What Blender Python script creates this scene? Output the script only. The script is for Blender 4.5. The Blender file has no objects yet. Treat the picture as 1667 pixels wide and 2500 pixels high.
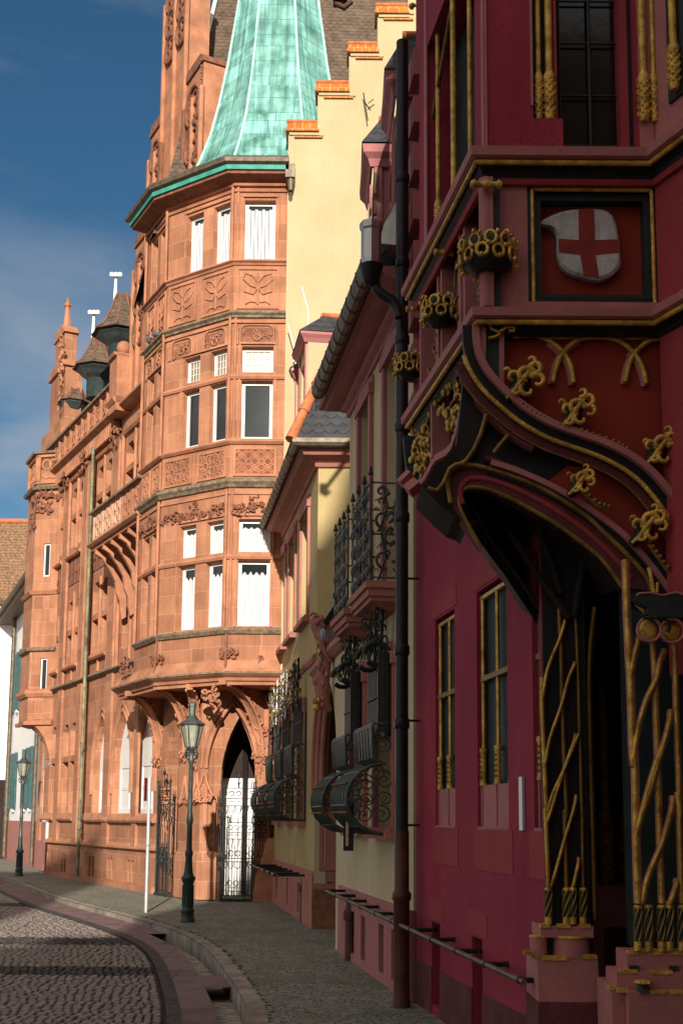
import bpy, bmesh, math, random
from mathutils import Vector, Matrix, geometry
random.seed(7)
rnd=random.uniform
sc=bpy.context.scene
COL=sc.collection
# ---------------------------------------------------------------- camera model
f_px=3000.;cx=833.5;cy=1578.;pit=math.atan(.141);rol=.0078;EYE=1.7
cp,sp,cr,sr=math.cos(pit),math.sin(pit),math.cos(rol),math.sin(rol)
Fw=Vector((0,cp,sp));U0=Vector((0,-sp,cp));R0=Vector((1,0,0))
Rw=cr*R0+sr*U0;Uw=-sr*R0+cr*U0
def ray(u,v): return Fw+((u-cx)/f_px)*Rw+((cy-v)/f_px)*Uw
def gnd(u,v,z=0.):
    d=ray(u,v);t=(z-EYE)/d.z;return (d.x*t,d.y*t)
def atY(u,v,Y):
    d=ray(u,v);t=Y/d.y;return Vector((d.x*t,Y,EYE+d.z*t))
def ZM(x0,y0,k): return lambda x,y:(x0+x/k,y0+y/k)
zA=ZM(300,0,2.24);zB=ZM(0,600,2.24);zC=ZM(0,1200,2.24);zD=ZM(0,1800,2.24)
zE=ZM(967,0,2.24);zF=ZM(967,600,2.24);zG=ZM(967,1200,2.24);zH=ZM(967,1800,2.24)
zI=ZM(300,600,2.24);zJ=ZM(300,1200,2.24);zK=ZM(500,1600,2.6133);zL=ZM(600,1000,3.136)
zM=ZM(980,700,3.919);zN=ZM(1250,1350,3.619);zQ=ZM(150,2150,2.0907);zT=ZM(0,1150,5.227);zS=ZM(0,1750,5.227)
zV=ZM(820,250,5.227);zW=ZM(400,1600,3.62)
class Fr:
    """a vertical plane through two plan points; s runs along it, z up, o towards the street"""
    def __init__(s,a,b,flip=False):
        s.a=Vector((a[0],a[1],0));e=Vector((b[0]-a[0],b[1]-a[1],0));s.L=e.length;s.d=e.normalized()
        n=Vector((-s.d.y,s.d.x,0))
        if n.dot(s.a)>0:n=-n
        if flip:n=-n
        s.n=n
    def at(s,a,z,o=0.): 
        q=s.a+s.d*a+s.n*o;return Vector((q.x,q.y,z))
    def P(s,u,v,o=0.):
        d=ray(u,v);q=s.a+s.n*o
        t=q.dot(s.n)/Vector((d.x,d.y,0)).dot(s.n)
        p=Vector((d.x*t,d.y*t,0))
        return ((p-s.a).dot(s.d),EYE+d.z*t)
    def pl(s,a,o=0.):
        q=s.a+s.d*a+s.n*o;return (q.x,q.y)
    def off(s,o): 
        return Fr(s.pl(0,o),s.pl(s.L,o))
# ---------------------------------------------------------------- materials
MATS={}
def nt(name):
    m=bpy.data.materials.new(name);m.use_nodes=True;n=m.node_tree
    return m,n,n.nodes,n.links,n.nodes['Principled BSDF']
def mat(name,c,rough=.8,metal=0.,var=.25,scale=3.,bump=.15,bscale=25.,c2=None,streak=0.,brick=None,mortar=None,spec=.3,trans=0.,tile=None,emit=0.,fine=0.):
    m,n,N,Lk,B=nt(name)
    B.inputs['Roughness'].default_value=rough;B.inputs['Metallic'].default_value=metal
    B.inputs['Specular IOR Level'].default_value=spec
    uv=N.new('ShaderNodeTexCoord')
    cA=tuple(x*(1-var) for x in c)+(1,);cB=tuple(min(1,x*(1+var)) for x in (c2 or c))+(1,)
    no=N.new('ShaderNodeTexNoise');no.inputs['Scale'].default_value=scale;no.inputs['Detail'].default_value=6;no.inputs['Roughness'].default_value=.6
    Lk.new(uv.outputs['Object'],no.inputs['Vector'])
    rp=N.new('ShaderNodeValToRGB');rp.color_ramp.elements[0].position=.32;rp.color_ramp.elements[1].position=.68
    rp.color_ramp.elements[0].color=cA;rp.color_ramp.elements[1].color=cB
    Lk.new(no.outputs['Fac'],rp.inputs['Fac']);out=rp.outputs['Color']
    bh=None
    def mixc(a,b,fac,mode='MIX'):
        x=N.new('ShaderNodeMix');x.data_type='RGBA';x.blend_type=mode
        for soc,val in ((x.inputs[6],a),(x.inputs[7],b),(x.inputs[0],fac)):
            if isinstance(val,(int,float,tuple)): soc.default_value=val
            else: Lk.new(val,soc)
        return x.outputs[2]
    if brick:
        bw,bhh,mo=brick
        br=N.new('ShaderNodeTexBrick');br.inputs['Scale'].default_value=1.;br.inputs['Brick Width'].default_value=bw;br.inputs['Row Height'].default_value=bhh
        br.inputs['Mortar Size'].default_value=mo;br.inputs['Mortar Smooth'].default_value=.25;br.inputs['Bias'].default_value=0
        br.inputs['Color1'].default_value=(.82,.79,.76,1);br.inputs['Color2'].default_value=(1.13,1.11,1.09,1);br.inputs['Mortar'].default_value=(1,1,1,1)
        br.offset=.5;br.squash=1.35;br.squash_frequency=3
        Lk.new(uv.outputs['UV'],br.inputs['Vector'])
        out=mixc(out,br.outputs['Color'],1.,'MULTIPLY')
        out=mixc(out,(mortar or (.6,.45,.35))+(1,),br.outputs['Fac']);bh=br.outputs['Fac']
    if tile:
        # fish-scale tiles: rows of rounded tongues from wave maths on the uv
        tw,th=tile
        sx=N.new('ShaderNodeSeparateXYZ');Lk.new(uv.outputs['UV'],sx.inputs[0])
        def M(op,a,b=None,c_=None):
            x=N.new('ShaderNodeMath');x.operation=op
            for i,val in enumerate((a,b,c_)):
                if val is None: continue
                if isinstance(val,(int,float)): x.inputs[i].default_value=val
                else: Lk.new(val,x.inputs[i])
            return x.outputs[0]
        row=M('DIVIDE',sx.outputs[1],th);ri=M('FLOOR',row);rf=M('FRACT',row)
        sh=M('MULTIPLY',M('MODULO',ri,2.),.5);cxx=M('FRACT',M('ADD',M('DIVIDE',sx.outputs[0],tw),sh))
        arc=M('MULTIPLY',M('POWER',M('ABSOLUTE',M('SUBTRACT',M('MULTIPLY',cxx,2.),1.)),2.),.45)
        edge=M('SUBTRACT',rf,arc)
        dark=N.new('ShaderNodeMapRange');Lk.new(M('ABSOLUTE',edge),dark.inputs[0]);dark.inputs[1].default_value=.0;dark.inputs[2].default_value=.2;dark.inputs[3].default_value=.35;dark.inputs[4].default_value=1.
        cc=N.new('ShaderNodeCombineColor')
        for i in range(3): Lk.new(dark.outputs[0],cc.inputs[i])
        out=mixc(out,cc.outputs[0],1.,'MULTIPLY')
        bh=M('SUBTRACT',1.,dark.outputs[0])
    if streak:
        mp=N.new('ShaderNodeMapping');mp.inputs['Scale'].default_value=(9,.5,1);Lk.new(uv.outputs['UV'],mp.inputs[0])
        n2=N.new('ShaderNodeTexNoise');n2.inputs['Scale'].default_value=1.2;n2.inputs['Detail'].default_value=5;Lk.new(mp.outputs[0],n2.inputs['Vector'])
        r2=N.new('ShaderNodeValToRGB');r2.color_ramp.elements[0].position=.42;r2.color_ramp.elements[1].position=.62
        r2.color_ramp.elements[0].color=(1-streak,)*3+(1,);r2.color_ramp.elements[1].color=(1,1,1,1)
        Lk.new(n2.outputs['Fac'],r2.inputs['Fac']);out=mixc(out,r2.outputs['Color'],1.,'MULTIPLY')
    if fine:
        n4=N.new('ShaderNodeTexNoise');n4.inputs['Scale'].default_value=60;n4.inputs['Detail'].default_value=3;Lk.new(uv.outputs['Object'],n4.inputs['Vector'])
        r4=N.new('ShaderNodeValToRGB');r4.color_ramp.elements[0].position=.35;r4.color_ramp.elements[1].position=.65
        r4.color_ramp.elements[0].color=(1-fine,)*3+(1,);r4.color_ramp.elements[1].color=(1+fine,)*3+(1,)
        Lk.new(n4.outputs['Fac'],r4.inputs['Fac']);out=mixc(out,r4.outputs['Color'],1.,'MULTIPLY')
    Lk.new(out,B.inputs['Base Color'])
    if bump:
        n3=N.new('ShaderNodeTexNoise');n3.inputs['Scale'].default_value=bscale;n3.inputs['Detail'].default_value=4;Lk.new(uv.outputs['Object'],n3.inputs['Vector'])
        bp=N.new('ShaderNodeBump');bp.inputs['Strength'].default_value=bump;bp.inputs['Distance'].default_value=.02
        Lk.new(n3.outputs['Fac'],bp.inputs['Height'])
        if bh is not None:
            b2=N.new('ShaderNodeBump');b2.invert=True;b2.inputs['Strength'].default_value=.6;b2.inputs['Distance'].default_value=.012
            Lk.new(bh,b2.inputs['Height']);Lk.new(b2.outputs[0],bp.inputs['Normal'])
        Lk.new(bp.outputs[0],B.inputs['Normal'])
    if trans: B.inputs['Transmission Weight'].default_value=trans
    if emit:
        B.inputs['Emission Color'].default_value=c+(1,);B.inputs['Emission Strength'].default_value=emit
    MATS[name]=m;return m
SS=(.39,.172,.097)
mat('sandstone',SS,.9,var=.13,scale=1.1,brick=(.82,.40,.006),mortar=(.58,.35,.25),c2=(.47,.215,.12),fine=.12,streak=.13)
mat('sandstone_plain',SS,.9,var=.2,scale=2.2,c2=(.46,.20,.11),fine=.12,bump=.3)
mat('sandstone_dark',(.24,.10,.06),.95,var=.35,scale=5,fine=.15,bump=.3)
mat('sandstone_pale',(.62,.36,.24),.9,var=.25,scale=5,fine=.15,bump=.3)
mat('moss_cap',(.19,.125,.085),.95,var=.4,scale=9,c2=(.22,.17,.11),bump=.4)
mat('render_yellow',(.49,.405,.235),.9,var=.09,scale=.7,bump=.25,bscale=40,fine=.07,streak=.03)
mat('render_cream',(.60,.51,.32),.9,var=.09,scale=.8,bump=.25,bscale=40,fine=.07,streak=.04)
mat('render_ochre',(.45,.34,.16),.9,streak=.03,var=.1,scale=1.4,bump=.2,bscale=60,fine=.06)
mat('pink_stone',(.40,.165,.13),.85,var=.15,scale=3,fine=.1)
mat('pink_trim',(.42,.155,.15),.7,var=.12,scale=4,fine=.08)
mat('crimson',(.30,.023,.056),.85,var=.14,scale=.8,bump=.35,bscale=26,fine=.12,c2=(.33,.034,.062),streak=.08)
mat('crimson_trim',(.33,.042,.05),.8,var=.12,scale=2.5,fine=.08)
mat('oxide_red',(.26,.028,.014),.75,var=.15,scale=2.5,fine=.06)
mat('black_paint',(.012,.012,.013),.55,var=.3,scale=6)
mat('dark_green_paint',(.020,.032,.030),.6,var=.35,scale=6)
mat('gilding',(.46,.25,.03),.36,metal=.22,var=.3,scale=10,bump=.5,bscale=60,c2=(.68,.42,.08),spec=.5)
mat('old_gilding',(.25,.145,.03),.5,metal=.2,var=.4,scale=10,bump=.4,bscale=50)
mat('white_paint',(.74,.74,.72),.5,var=.04,scale=5,bump=.03)
mat('shield_white',(.46,.46,.45),.7,var=.25,scale=9,fine=.12,bump=.1)
mat('shield_red',(.26,.03,.022),.7,var=.2,scale=10,bump=.1)
mat('copper',(.15,.43,.38),.7,var=.36,scale=1.8,c2=(.27,.60,.55),streak=.42,bump=.25,bscale=12,brick=(1.15,.42,.007),mortar=(.08,.26,.22))
mat('copper_seam',(.42,.80,.70),.7,var=.25,scale=4)
mat('copper_trim',(.055,.30,.23),.6,var=.3,scale=4)
mat('zinc',(.50,.50,.47),.35,metal=.7,var=.2,scale=3,bump=.1)
mat('gutter_old',(.15,.115,.08),.5,metal=.4,var=.4,scale=8)
mat('iron',(.035,.04,.042),.5,metal=.35,var=.3,scale=9,bump=.15)
mat('iron_green',(.07,.085,.08),.42,metal=.3,var=.3,scale=8,bump=.12)
mat('pipe_black',(.020,.020,.021),.38,metal=.2,var=.3,scale=4,bump=.1)
mat('pipe_brown',(.085,.03,.022),.5,var=.3,scale=5,bump=.15)
mat('pipe_green',(.12,.135,.095),.55,var=.45,scale=3.5,c2=(.22,.22,.12),bump=.15)
mat('lamp_green',(.018,.045,.04),.42,var=.25,scale=6,spec=.5,bump=.12,bscale=60)
mat('roof_slate',(.045,.045,.05),.7,var=.3,scale=5,tile=(.20,.16),bump=.2)
mat('roof_tile',(.13,.09,.062),.85,var=.4,scale=4,tile=(.19,.15),bump=.2)
mat('roof_mixed',(.19,.115,.07),.85,var=.5,scale=9,c2=(.25,.14,.075),tile=(.22,.17),bump=.3)
mat('ridge_tile',(.48,.15,.06),.75,var=.3,scale=6,bump=.25)
mat('orange_tile',(.50,.165,.03),.6,var=.22,scale=4,brick=(.17,.4,.006),mortar=(.8,.5,.3))
mat('glass_dark',(.012,.018,.02),.06,spec=.8,var=.3,scale=2,bump=0)
mat('glass_lead',(.008,.009,.010),.10,spec=.5,var=.3,scale=6,bump=.03,bscale=8)
mat('glass_amber',(.23,.19,.12),.3,var=.4,scale=4,bump=0)
mat('curtain',(.72,.72,.70),.85,var=.06,scale=3,bump=.1)
mat('blind',(.74,.75,.76),.6,var=.04,scale=6,bump=0)
mat('white_render',(.84,.84,.82),.9,var=.06,scale=1,bump=.2,bscale=50)
mat('shutter_green',(.03,.085,.085),.6,var=.25,scale=6)
mat('kerb_stone',(.27,.225,.205),.85,var=.35,scale=3,c2=(.30,.26,.21),bump=.5,fine=.25,brick=(.95,3.,.006),mortar=(.03,.03,.025))
mat('red_setts',(.20,.13,.13),.8,var=.22,scale=3,bump=.35,fine=.15,brick=(.75,3.,.007),mortar=(.045,.03,.03))
mat('dark_setts',(.075,.066,.068),.8,var=.3,scale=5,bump=.4,fine=.2,brick=(.14,.12,.008),mortar=(.02,.02,.02))
mat('channel_stone',(.26,.24,.21),.85,var=.5,scale=7,bump=.6,fine=.4,c2=(.34,.28,.22))
mat('glass_lamp',(.36,.37,.29),.35,var=.12,scale=12,bump=.05,spec=.5)
mat('lamp_mantle',(.9,.82,.5),.5,emit=.5,bump=0)
mat('bone_white',(.9,.9,.88),.5,var=.03,bump=0)
mat('sign_blue',(.33,.38,.50),.5,var=.08,bump=0)
mat('poster',(.70,.42,.32),.5,var=.25,scale=30,bump=0)
mat('pigeon_grey',(.10,.11,.13),.8,var=.4,scale=40)
mat('interior_dark',(.035,.022,.018),.9,var=.3)
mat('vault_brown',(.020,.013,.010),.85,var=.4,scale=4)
mat('wood_brown',(.11,.055,.03),.7,var=.3,scale=5)
def ground_mats():
    m,n,N,Lk,B=nt('cobble');B.inputs['Roughness'].default_value=.62
    oi=N.new('ShaderNodeTexCoord');no=N.new('ShaderNodeTexNoise');no.inputs['Scale'].default_value=11;no.inputs['Detail'].default_value=3
    Lk.new(oi.outputs['Object'],no.inputs['Vector'])
    vo=N.new('ShaderNodeTexVoronoi');vo.inputs['Scale'].default_value=9;Lk.new(oi.outputs['Object'],vo.inputs['Vector'])
    r=N.new('ShaderNodeValToRGB');r.color_ramp.elements[0].color=(.11,.092,.083,1);r.color_ramp.elements[1].color=(.30,.25,.22,1)
    r.color_ramp.elements[0].position=.3;r.color_ramp.elements[1].position=.7
    Lk.new(no.outputs['Fac'],r.inputs[0]);Lk.new(r.outputs[0],B.inputs['Base Color'])
    bp=N.new('ShaderNodeBump');bp.inputs['Strength'].default_value=.5;bp.inputs['Distance'].default_value=.01
    n2=N.new('ShaderNodeTexNoise');n2.inputs['Scale'].default_value=45;Lk.new(oi.outputs['Object'],n2.inputs['Vector']);Lk.new(n2.outputs['Fac'],bp.inputs['Height']);Lk.new(bp.outputs[0],B.inputs['Normal'])
    MATS['cobble']=m
    m,n,N,Lk,B=nt('sidewalk');B.inputs['Roughness'].default_value=.85
    tc=N.new('ShaderNodeTexCoord')
    br=N.new('ShaderNodeTexBrick');br.inputs['Scale'].default_value=1;br.inputs['Brick Width'].default_value=.11;br.inputs['Row Height'].default_value=.09;br.inputs['Mortar Size'].default_value=.010;br.inputs['Mortar Smooth'].default_value=.6
    br.inputs['Color1'].default_value=(.20,.19,.16,1);br.inputs['Color2'].default_value=(.30,.285,.24,1);br.inputs['Mortar'].default_value=(.12,.125,.08,1)
    mp=N.new('ShaderNodeMapping');mp.inputs['Rotation'].default_value=(0,0,.16);Lk.new(tc.outputs['Object'],mp.inputs[0])
    dn=N.new('ShaderNodeTexNoise');dn.inputs['Scale'].default_value=3.;Lk.new(mp.outputs[0],dn.inputs['Vector'])
    mx=N.new('ShaderNodeMix');mx.data_type='VECTOR';mx.inputs[0].default_value=.3;Lk.new(mp.outputs[0],mx.inputs[4]);Lk.new(dn.outputs['Color'],mx.inputs[5]);Lk.new(mx.outputs[1],br.inputs['Vector'])
    no=N.new('ShaderNodeTexNoise');no.inputs['Scale'].default_value=.7;no.inputs['Detail'].default_value=8;no.inputs['Roughness'].default_value=.7;Lk.new(tc.outputs['Object'],no.inputs['Vector'])
    r=N.new('ShaderNodeValToRGB');r.color_ramp.elements[0].position=.50;r.color_ramp.elements[1].position=.68
    r.color_ramp.elements[0].color=(0,0,0,1);r.color_ramp.elements[1].color=(.7,.7,.7,1);Lk.new(no.outputs['Fac'],r.inputs[0])
    m2=N.new('ShaderNodeMix');m2.data_type='RGBA';Lk.new(r.outputs[0],m2.inputs[0]);Lk.new(br.outputs['Color'],m2.inputs[6]);m2.inputs[7].default_value=(.10,.12,.05,1)
    n5=N.new('ShaderNodeTexNoise');n5.inputs['Scale'].default_value=28;n5.inputs['Detail'].default_value=5;Lk.new(tc.outputs['Object'],n5.inputs['Vector'])
    r5=N.new('ShaderNodeValToRGB');r5.color_ramp.elements[0].position=.35;r5.color_ramp.elements[1].position=.72;r5.color_ramp.elements[0].color=(.45,.45,.45,1);r5.color_ramp.elements[1].color=(1.6,1.6,1.55,1);Lk.new(n5.outputs['Fac'],r5.inputs[0])
    m3=N.new('ShaderNodeMix');m3.data_type='RGBA';m3.blend_type='MULTIPLY';m3.inputs[0].default_value=1;Lk.new(m2.outputs[2],m3.inputs[6]);Lk.new(r5.outputs[0],m3.inputs[7])
    Lk.new(m3.outputs[2],B.inputs['Base Color'])
    bp=N.new('ShaderNodeBump');bp.inputs['Strength'].default_value=.7;bp.inputs['Distance'].default_value=.015;bp.invert=True;Lk.new(br.outputs['Fac'],bp.inputs['Height'])
    b3=N.new('ShaderNodeBump');b3.inputs['Strength'].default_value=.6;b3.inputs['Distance'].default_value=.01;Lk.new(n5.outputs['Fac'],b3.inputs['Height']);Lk.new(bp.outputs[0],b3.inputs['Normal'])
    Lk.new(b3.outputs[0],B.inputs['Normal']);MATS['sidewalk']=m
ground_mats()
def cat(P,k=4):
    """Catmull-Rom smoothing of a 2-d or 3-d polyline"""
    if len(P)<3: return list(P)
    Q=[P[0]]+list(P)+[P[-1]];out=[]
    for i in range(1,len(Q)-2):
        a,b,c,d=Q[i-1],Q[i],Q[i+1],Q[i+2]
        for j in range(k):
            t=j/k;out.append(tuple(.5*((2*b[n])+(-a[n]+c[n])*t+(2*a[n]-5*b[n]+4*c[n]-d[n])*t*t+(-a[n]+3*b[n]-3*c[n]+d[n])*t**3) for n in range(len(b))))
    return out+[tuple(P[-1])]
# ---------------------------------------------------------------- mesh builder
WHOLE=set()
class MB:
    def __init__(s,m='sandstone_plain'): s.v=[];s.f=[];s.fm=[];s.fs=[];s.isl=[];s.ni=0;s.m=m;s.sm=False
    def add(s,vs,fs,smooth=None):
        b=len(s.v);s.v+= [Vector(x) for x in vs];s.isl+=[s.ni]*len(vs);s.ni+=1
        for q in fs: s.f.append([b+i for i in q]);s.fm.append(s.m);s.fs.append(s.sm if smooth is None else smooth)
    def hexa(s,p): s.add(p,[(0,1,2,3),(7,6,5,4),(0,4,5,1),(1,5,6,2),(2,6,7,3),(3,7,4,0)])
    def box(s,F,s0,s1,z0,z1,o0,o1):
        s.hexa([F.at(a,z,o) for o in (o0,o1) for a,z in ((s0,z0),(s1,z0),(s1,z1),(s0,z1))])
    def wbox(s,x0,x1,y0,y1,z0,z1):
        s.hexa([Vector((x,y,z)) for z in (z0,z1) for x,y in ((x0,y0),(x1,y0),(x1,y1),(x0,y1))])
    def prism(s,F,pts,o0,o1):
        n=len(pts);vs=[F.at(a,z,o0) for a,z in pts]+[F.at(a,z,o1) for a,z in pts]
        tr=geometry.tessellate_polygon([[Vector((a,z,0)) for a,z in pts]])
        s.add(vs,[tuple(t) for t in tr]+[tuple(i+n for i in t) for t in tr]+[(i,(i+1)%n,n+(i+1)%n,n+i) for i in range(n)])
    def pprism(s,F,px,o0,o1,o=None):
        s.prism(F,[F.P(u,v,max(o0,o1) if o is None else o) for u,v in px],o0,o1)
    def flat(s,pts3): s.add(pts3,[tuple(range(len(pts3)))])
    def plan(s,pts,z0,z1,cap=True):
        n=len(pts);vs=[Vector((x,y,z0)) for x,y in pts]+[Vector((x,y,z1)) for x,y in pts]
        fs=[(i,(i+1)%n,n+(i+1)%n,n+i) for i in range(n)]
        if cap:
            tr=geometry.tessellate_polygon([[Vector((x,y,0)) for x,y in pts]])
            fs+=[tuple(t) for t in tr]+[tuple(i+n for i in t) for t in tr]
        s.add(vs,fs)
    def tube(s,pts,r,n=6,cap=True):
        pts=[Vector(p) for p in pts];m=len(pts)
        if m<2:return
        rr=r if isinstance(r,(list,tuple)) else [r]*m
        t=(pts[1]-pts[0]).normalized();a=t.orthogonal().normalized();vs=[]
        for i,p in enumerate(pts):
            tt=((pts[min(i+1,m-1)]-pts[max(i-1,0)]))
            tt=tt.normalized() if tt.length>1e-9 else t
            a=(a-tt*a.dot(tt));a=a.normalized() if a.length>1e-6 else tt.orthogonal().normalized();b=tt.cross(a)
            for k in range(n):
                w=2*math.pi*k/n+math.pi/n;vs.append(p+(a*math.cos(w)+b*math.sin(w))*rr[i])
        fs=[(i*n+k,i*n+(k+1)%n,(i+1)*n+(k+1)%n,(i+1)*n+k) for i in range(m-1) for k in range(n)]
        s.add(vs,fs,n>4)
        if cap: s.add(vs[:n],[tuple(range(n))],False);s.add(vs[-n:],[tuple(range(n))],False)
    def tpx(s,F,px,r,o=0.,n=6): s.tube([F.at(*F.P(u,v,o),o) for u,v in px],r,n)
    def sz(s,F,pts,r,o=0.,n=5): s.tube([F.at(a,z,o) for a,z in pts],r,n)
    def lathe(s,c,prof,n=12,smooth=True,ax=None):
        vs=[];
        for r,z in prof:
            for k in range(n):
                w=2*math.pi*k/n;vs.append(Vector((c[0]+r*math.cos(w),c[1]+r*math.sin(w),c[2]+z)))
        m=len(prof)
        s.add(vs,[(i*n+k,i*n+(k+1)%n,(i+1)*n+(k+1)%n,(i+1)*n+k) for i in range(m-1) for k in range(n)],smooth)
        s.add(vs[:n],[tuple(range(n))],False);s.add(vs[-n:],[tuple(range(n))],False)
    def ball(s,c,r,n=8,sc_=(1,1,1)):
        c=Vector(c);vs=[];m=max(4,n//2+1)
        for i in range(m+1):
            th=math.pi*i/m
            for k in range(n):
                w=2*math.pi*k/n;vs.append(c+Vector((r*math.sin(th)*math.cos(w)*sc_[0],r*math.sin(th)*math.sin(w)*sc_[1],r*math.cos(th)*sc_[2])))
        s.add(vs,[(i*n+k,i*n+(k+1)%n,(i+1)*n+(k+1)%n,(i+1)*n+k) for i in range(m) for k in range(n)],True)
    def sweep(s,path,prof,side=1,z=0.,closed=False):
        """profile [(out,z)] along plan path, mitred"""
        P=[Vector((x,y)) for x,y in path];m=len(P);offs=[]
        for i in range(m):
            def nn(a,b):
                d=(b-a).normalized();return Vector((-d.y,d.x))*side
            if i==0 and not closed: n=nn(P[0],P[1])
            elif i==m-1 and not closed: n=nn(P[-2],P[-1])
            else:
                n1=nn(P[i-1],P[i]);n2=nn(P[i],P[(i+1)%m]);n=(n1+n2)/(1+n1.dot(n2))
            offs.append(n)
        k=len(prof);vs=[Vector((P[i].x+offs[i].x*o,P[i].y+offs[i].y*o,z+h)) for i in range(m) for o,h in prof]
        fs=[]
        for i in range(m if closed else m-1):
            j=(i+1)%m
            for q in range(k): fs.append((i*k+q,j*k+q,j*k+(q+1)%k,i*k+(q+1)%k))
        s.add(vs,fs)
        if not closed:
            s.add(vs[:k],[tuple(range(k))]);s.add(vs[-k:],[tuple(range(k))])
    def wall(s,F,outer,holes,o,dep,rev=None,back=True):
        """face at offset o with holes, reveals of depth dep"""
        pl=[[Vector((a,z,0)) for a,z in outer]]+[[Vector((a,z,0)) for a,z in h] for h in holes]
        xs=sorted({round(p.x,5) for q in pl for p in q});ed=[(q[i],q[(i+1)%len(q)]) for q in pl for i in range(len(q))]
        for x0,x1 in zip(xs,xs[1:]):
            xm=(x0+x1)/2;cr=[]
            for a,b in ed:
                if (a.x-xm)*(b.x-xm)<0:
                    f=lambda x:a.y+(b.y-a.y)*(x-a.x)/(b.x-a.x)
                    cr.append((f(xm),f(x0),f(x1)))
            cr.sort()
            for lo,hi in zip(cr[::2],cr[1::2]):
                for oo in ((o,o-dep) if back else (o,)):
                    s.add([F.at(x0,lo[1],oo),F.at(x1,lo[2],oo),F.at(x1,hi[2],oo),F.at(x0,hi[1],oo)],[(0,1,2,3)])
        m0=s.m
        for qi,q in enumerate(pl):
            n=len(q)
            if qi and rev: s.m=rev
            s.add([F.at(p.x,p.y,o) for p in q]+[F.at(p.x,p.y,o-dep) for p in q],[(i,(i+1)%n,n+(i+1)%n,n+i) for i in range(n)])
            s.m=m0
    def leaf(s,c,ax,up,r,th):
        """one curled carved leaf: a spiral tube"""
        c=Vector(c);pts=[];rr=[];k=7
        for i in range(k):
            t=i/(k-1);w=t*4.2;q=r*(1-.55*t)
            pts.append(c+ax*(q*math.cos(w))+up*(q*math.sin(w)));rr.append(th*(1-.5*t)*(1.15 if i else .6))
        s.tube(pts,rr,5)
    def foliage(s,F,s0,s1,z0,z1,o,n,r=.045,th=.016,dep=.04,seed=0):
        R=random.Random(seed*77+n)
        for i in range(n):
            a=R.uniform(s0,s1);z=R.uniform(z0,z1);w=R.uniform(0,6.28)
            ax=(F.d*math.cos(w)+Vector((0,0,1))*math.sin(w)+F.n*R.uniform(-.4,.4)).normalized()
            up=ax.cross(F.n)*R.choice((-1,1));up=(up+F.n*R.uniform(-.1,.5)).normalized()
            s.leaf(F.at(a,z,o+R.uniform(0,dep)),ax,up,r*R.uniform(.7,1.2),th)
    def clusters(s):
        import numpy as np
        k=s.ni
        if k<2 or k>1500: return None
        P=np.array([tuple(v) for v in s.v]);I=np.array(s.isl)
        lo=np.full((k,3),np.inf);hi=np.full((k,3),-np.inf);np.minimum.at(lo,I,P);np.maximum.at(hi,I,P)
        size=(hi-lo).max(axis=1);gap=np.maximum(0,np.maximum(lo[:,None,:]-hi[None],lo[None]-hi[:,None,:]))
        near=np.sqrt((gap**2).sum(axis=2))<=np.maximum(.02,.5*np.maximum(size[:,None],size[None,:]))
        lab=-np.ones(k,int);n=0
        for i in range(k):
            if lab[i]<0:
                st=[i];lab[i]=n
                while st:
                    j=st.pop()
                    for q in np.nonzero(near[j]&(lab<0))[0]: lab[q]=n;st.append(q)
                n+=1
        return (n,[int(lab[i]) for i in s.isl]) if 1<n<=60 else None
    def build(s,name,parent=None,**k):
        if parent is not None and name not in WHOLE:
            c=s.clusters()
            if c:
                first=None
                for q in range(c[0]):
                    t=MB();idx={}
                    for i,v in enumerate(s.v):
                        if c[1][i]==q: idx[i]=len(t.v);t.v.append(v)
                    for f,a,b in zip(s.f,s.fm,s.fs):
                        if f[0] in idx: t.f.append([idx[i] for i in f]);t.fm.append(a);t.fs.append(b)
                    o=t.build1(name,parent,**k);first=first or o
                return first
        return s.build1(name,parent,**k)
    def build1(s,name,parent=None,**k):
        me=bpy.data.meshes.new(name)
        me.from_pydata([tuple(x) for x in s.v],[],s.f)
        mats=[];idx=[]
        for q in s.fm:
            if q not in mats: mats.append(q)
            idx.append(mats.index(q))
        for q in mats: me.materials.append(MATS[q])
        me.polygons.foreach_set('material_index',idx);me.polygons.foreach_set('use_smooth',s.fs)
        bm=bmesh.new();bm.from_mesh(me);bmesh.ops.recalc_face_normals(bm,faces=bm.faces);bm.to_mesh(me);bm.free()
        uvl=me.uv_layers.new(name='UVMap');Z=Vector((0,0,1))
        vco=[v.co for v in me.vertices]
        for p in me.polygons:
            n=p.normal
            if abs(n.z)>.97: t=Vector((1,0,0));b=Vector((0,1,0))
            else:
                t=Z.cross(n).normalized();b=n.cross(t).normalized()
                if abs(n.z)<.02: b=Z
            for li in p.loop_indices:
                q=vco[me.loops[li].vertex_index];uvl.data[li].uv=(q.dot(t),q.dot(b))
        me.update()
        o=bpy.data.objects.new(name,me);COL.objects.link(o)
        if parent is not None:
            o.parent=parent;o.matrix_parent_inverse=Matrix.Translation(-parent_loc(parent))
        for a,b in k.items(): o[a]=b
        return o
def parent_loc(o):
    return Vector(o.location) if o.parent is None else Vector((0,0,0))
def thing(name,label,cat,loc=(0,0,0),group=None):
    o=bpy.data.objects.new(name,None);COL.objects.link(o);o.location=loc;o.empty_display_size=.3
    o['label']=label;o['category']=cat
    if group:o['group']=group
    return o
def tag(o,label,cat,group=None):
    o['label']=label;o['category']=cat
    if group:o['group']=group
    return o
def arcpts(c,r,a0,a1,n=8): return [(c[0]+r*math.cos(math.radians(a0+(a1-a0)*i/n)),c[1]+r*math.sin(math.radians(a0+(a1-a0)*i/n))) for i in range(n+1)]
def rect(a,b,c,d): return [(a,c),(b,c),(b,d),(a,d)]
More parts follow.
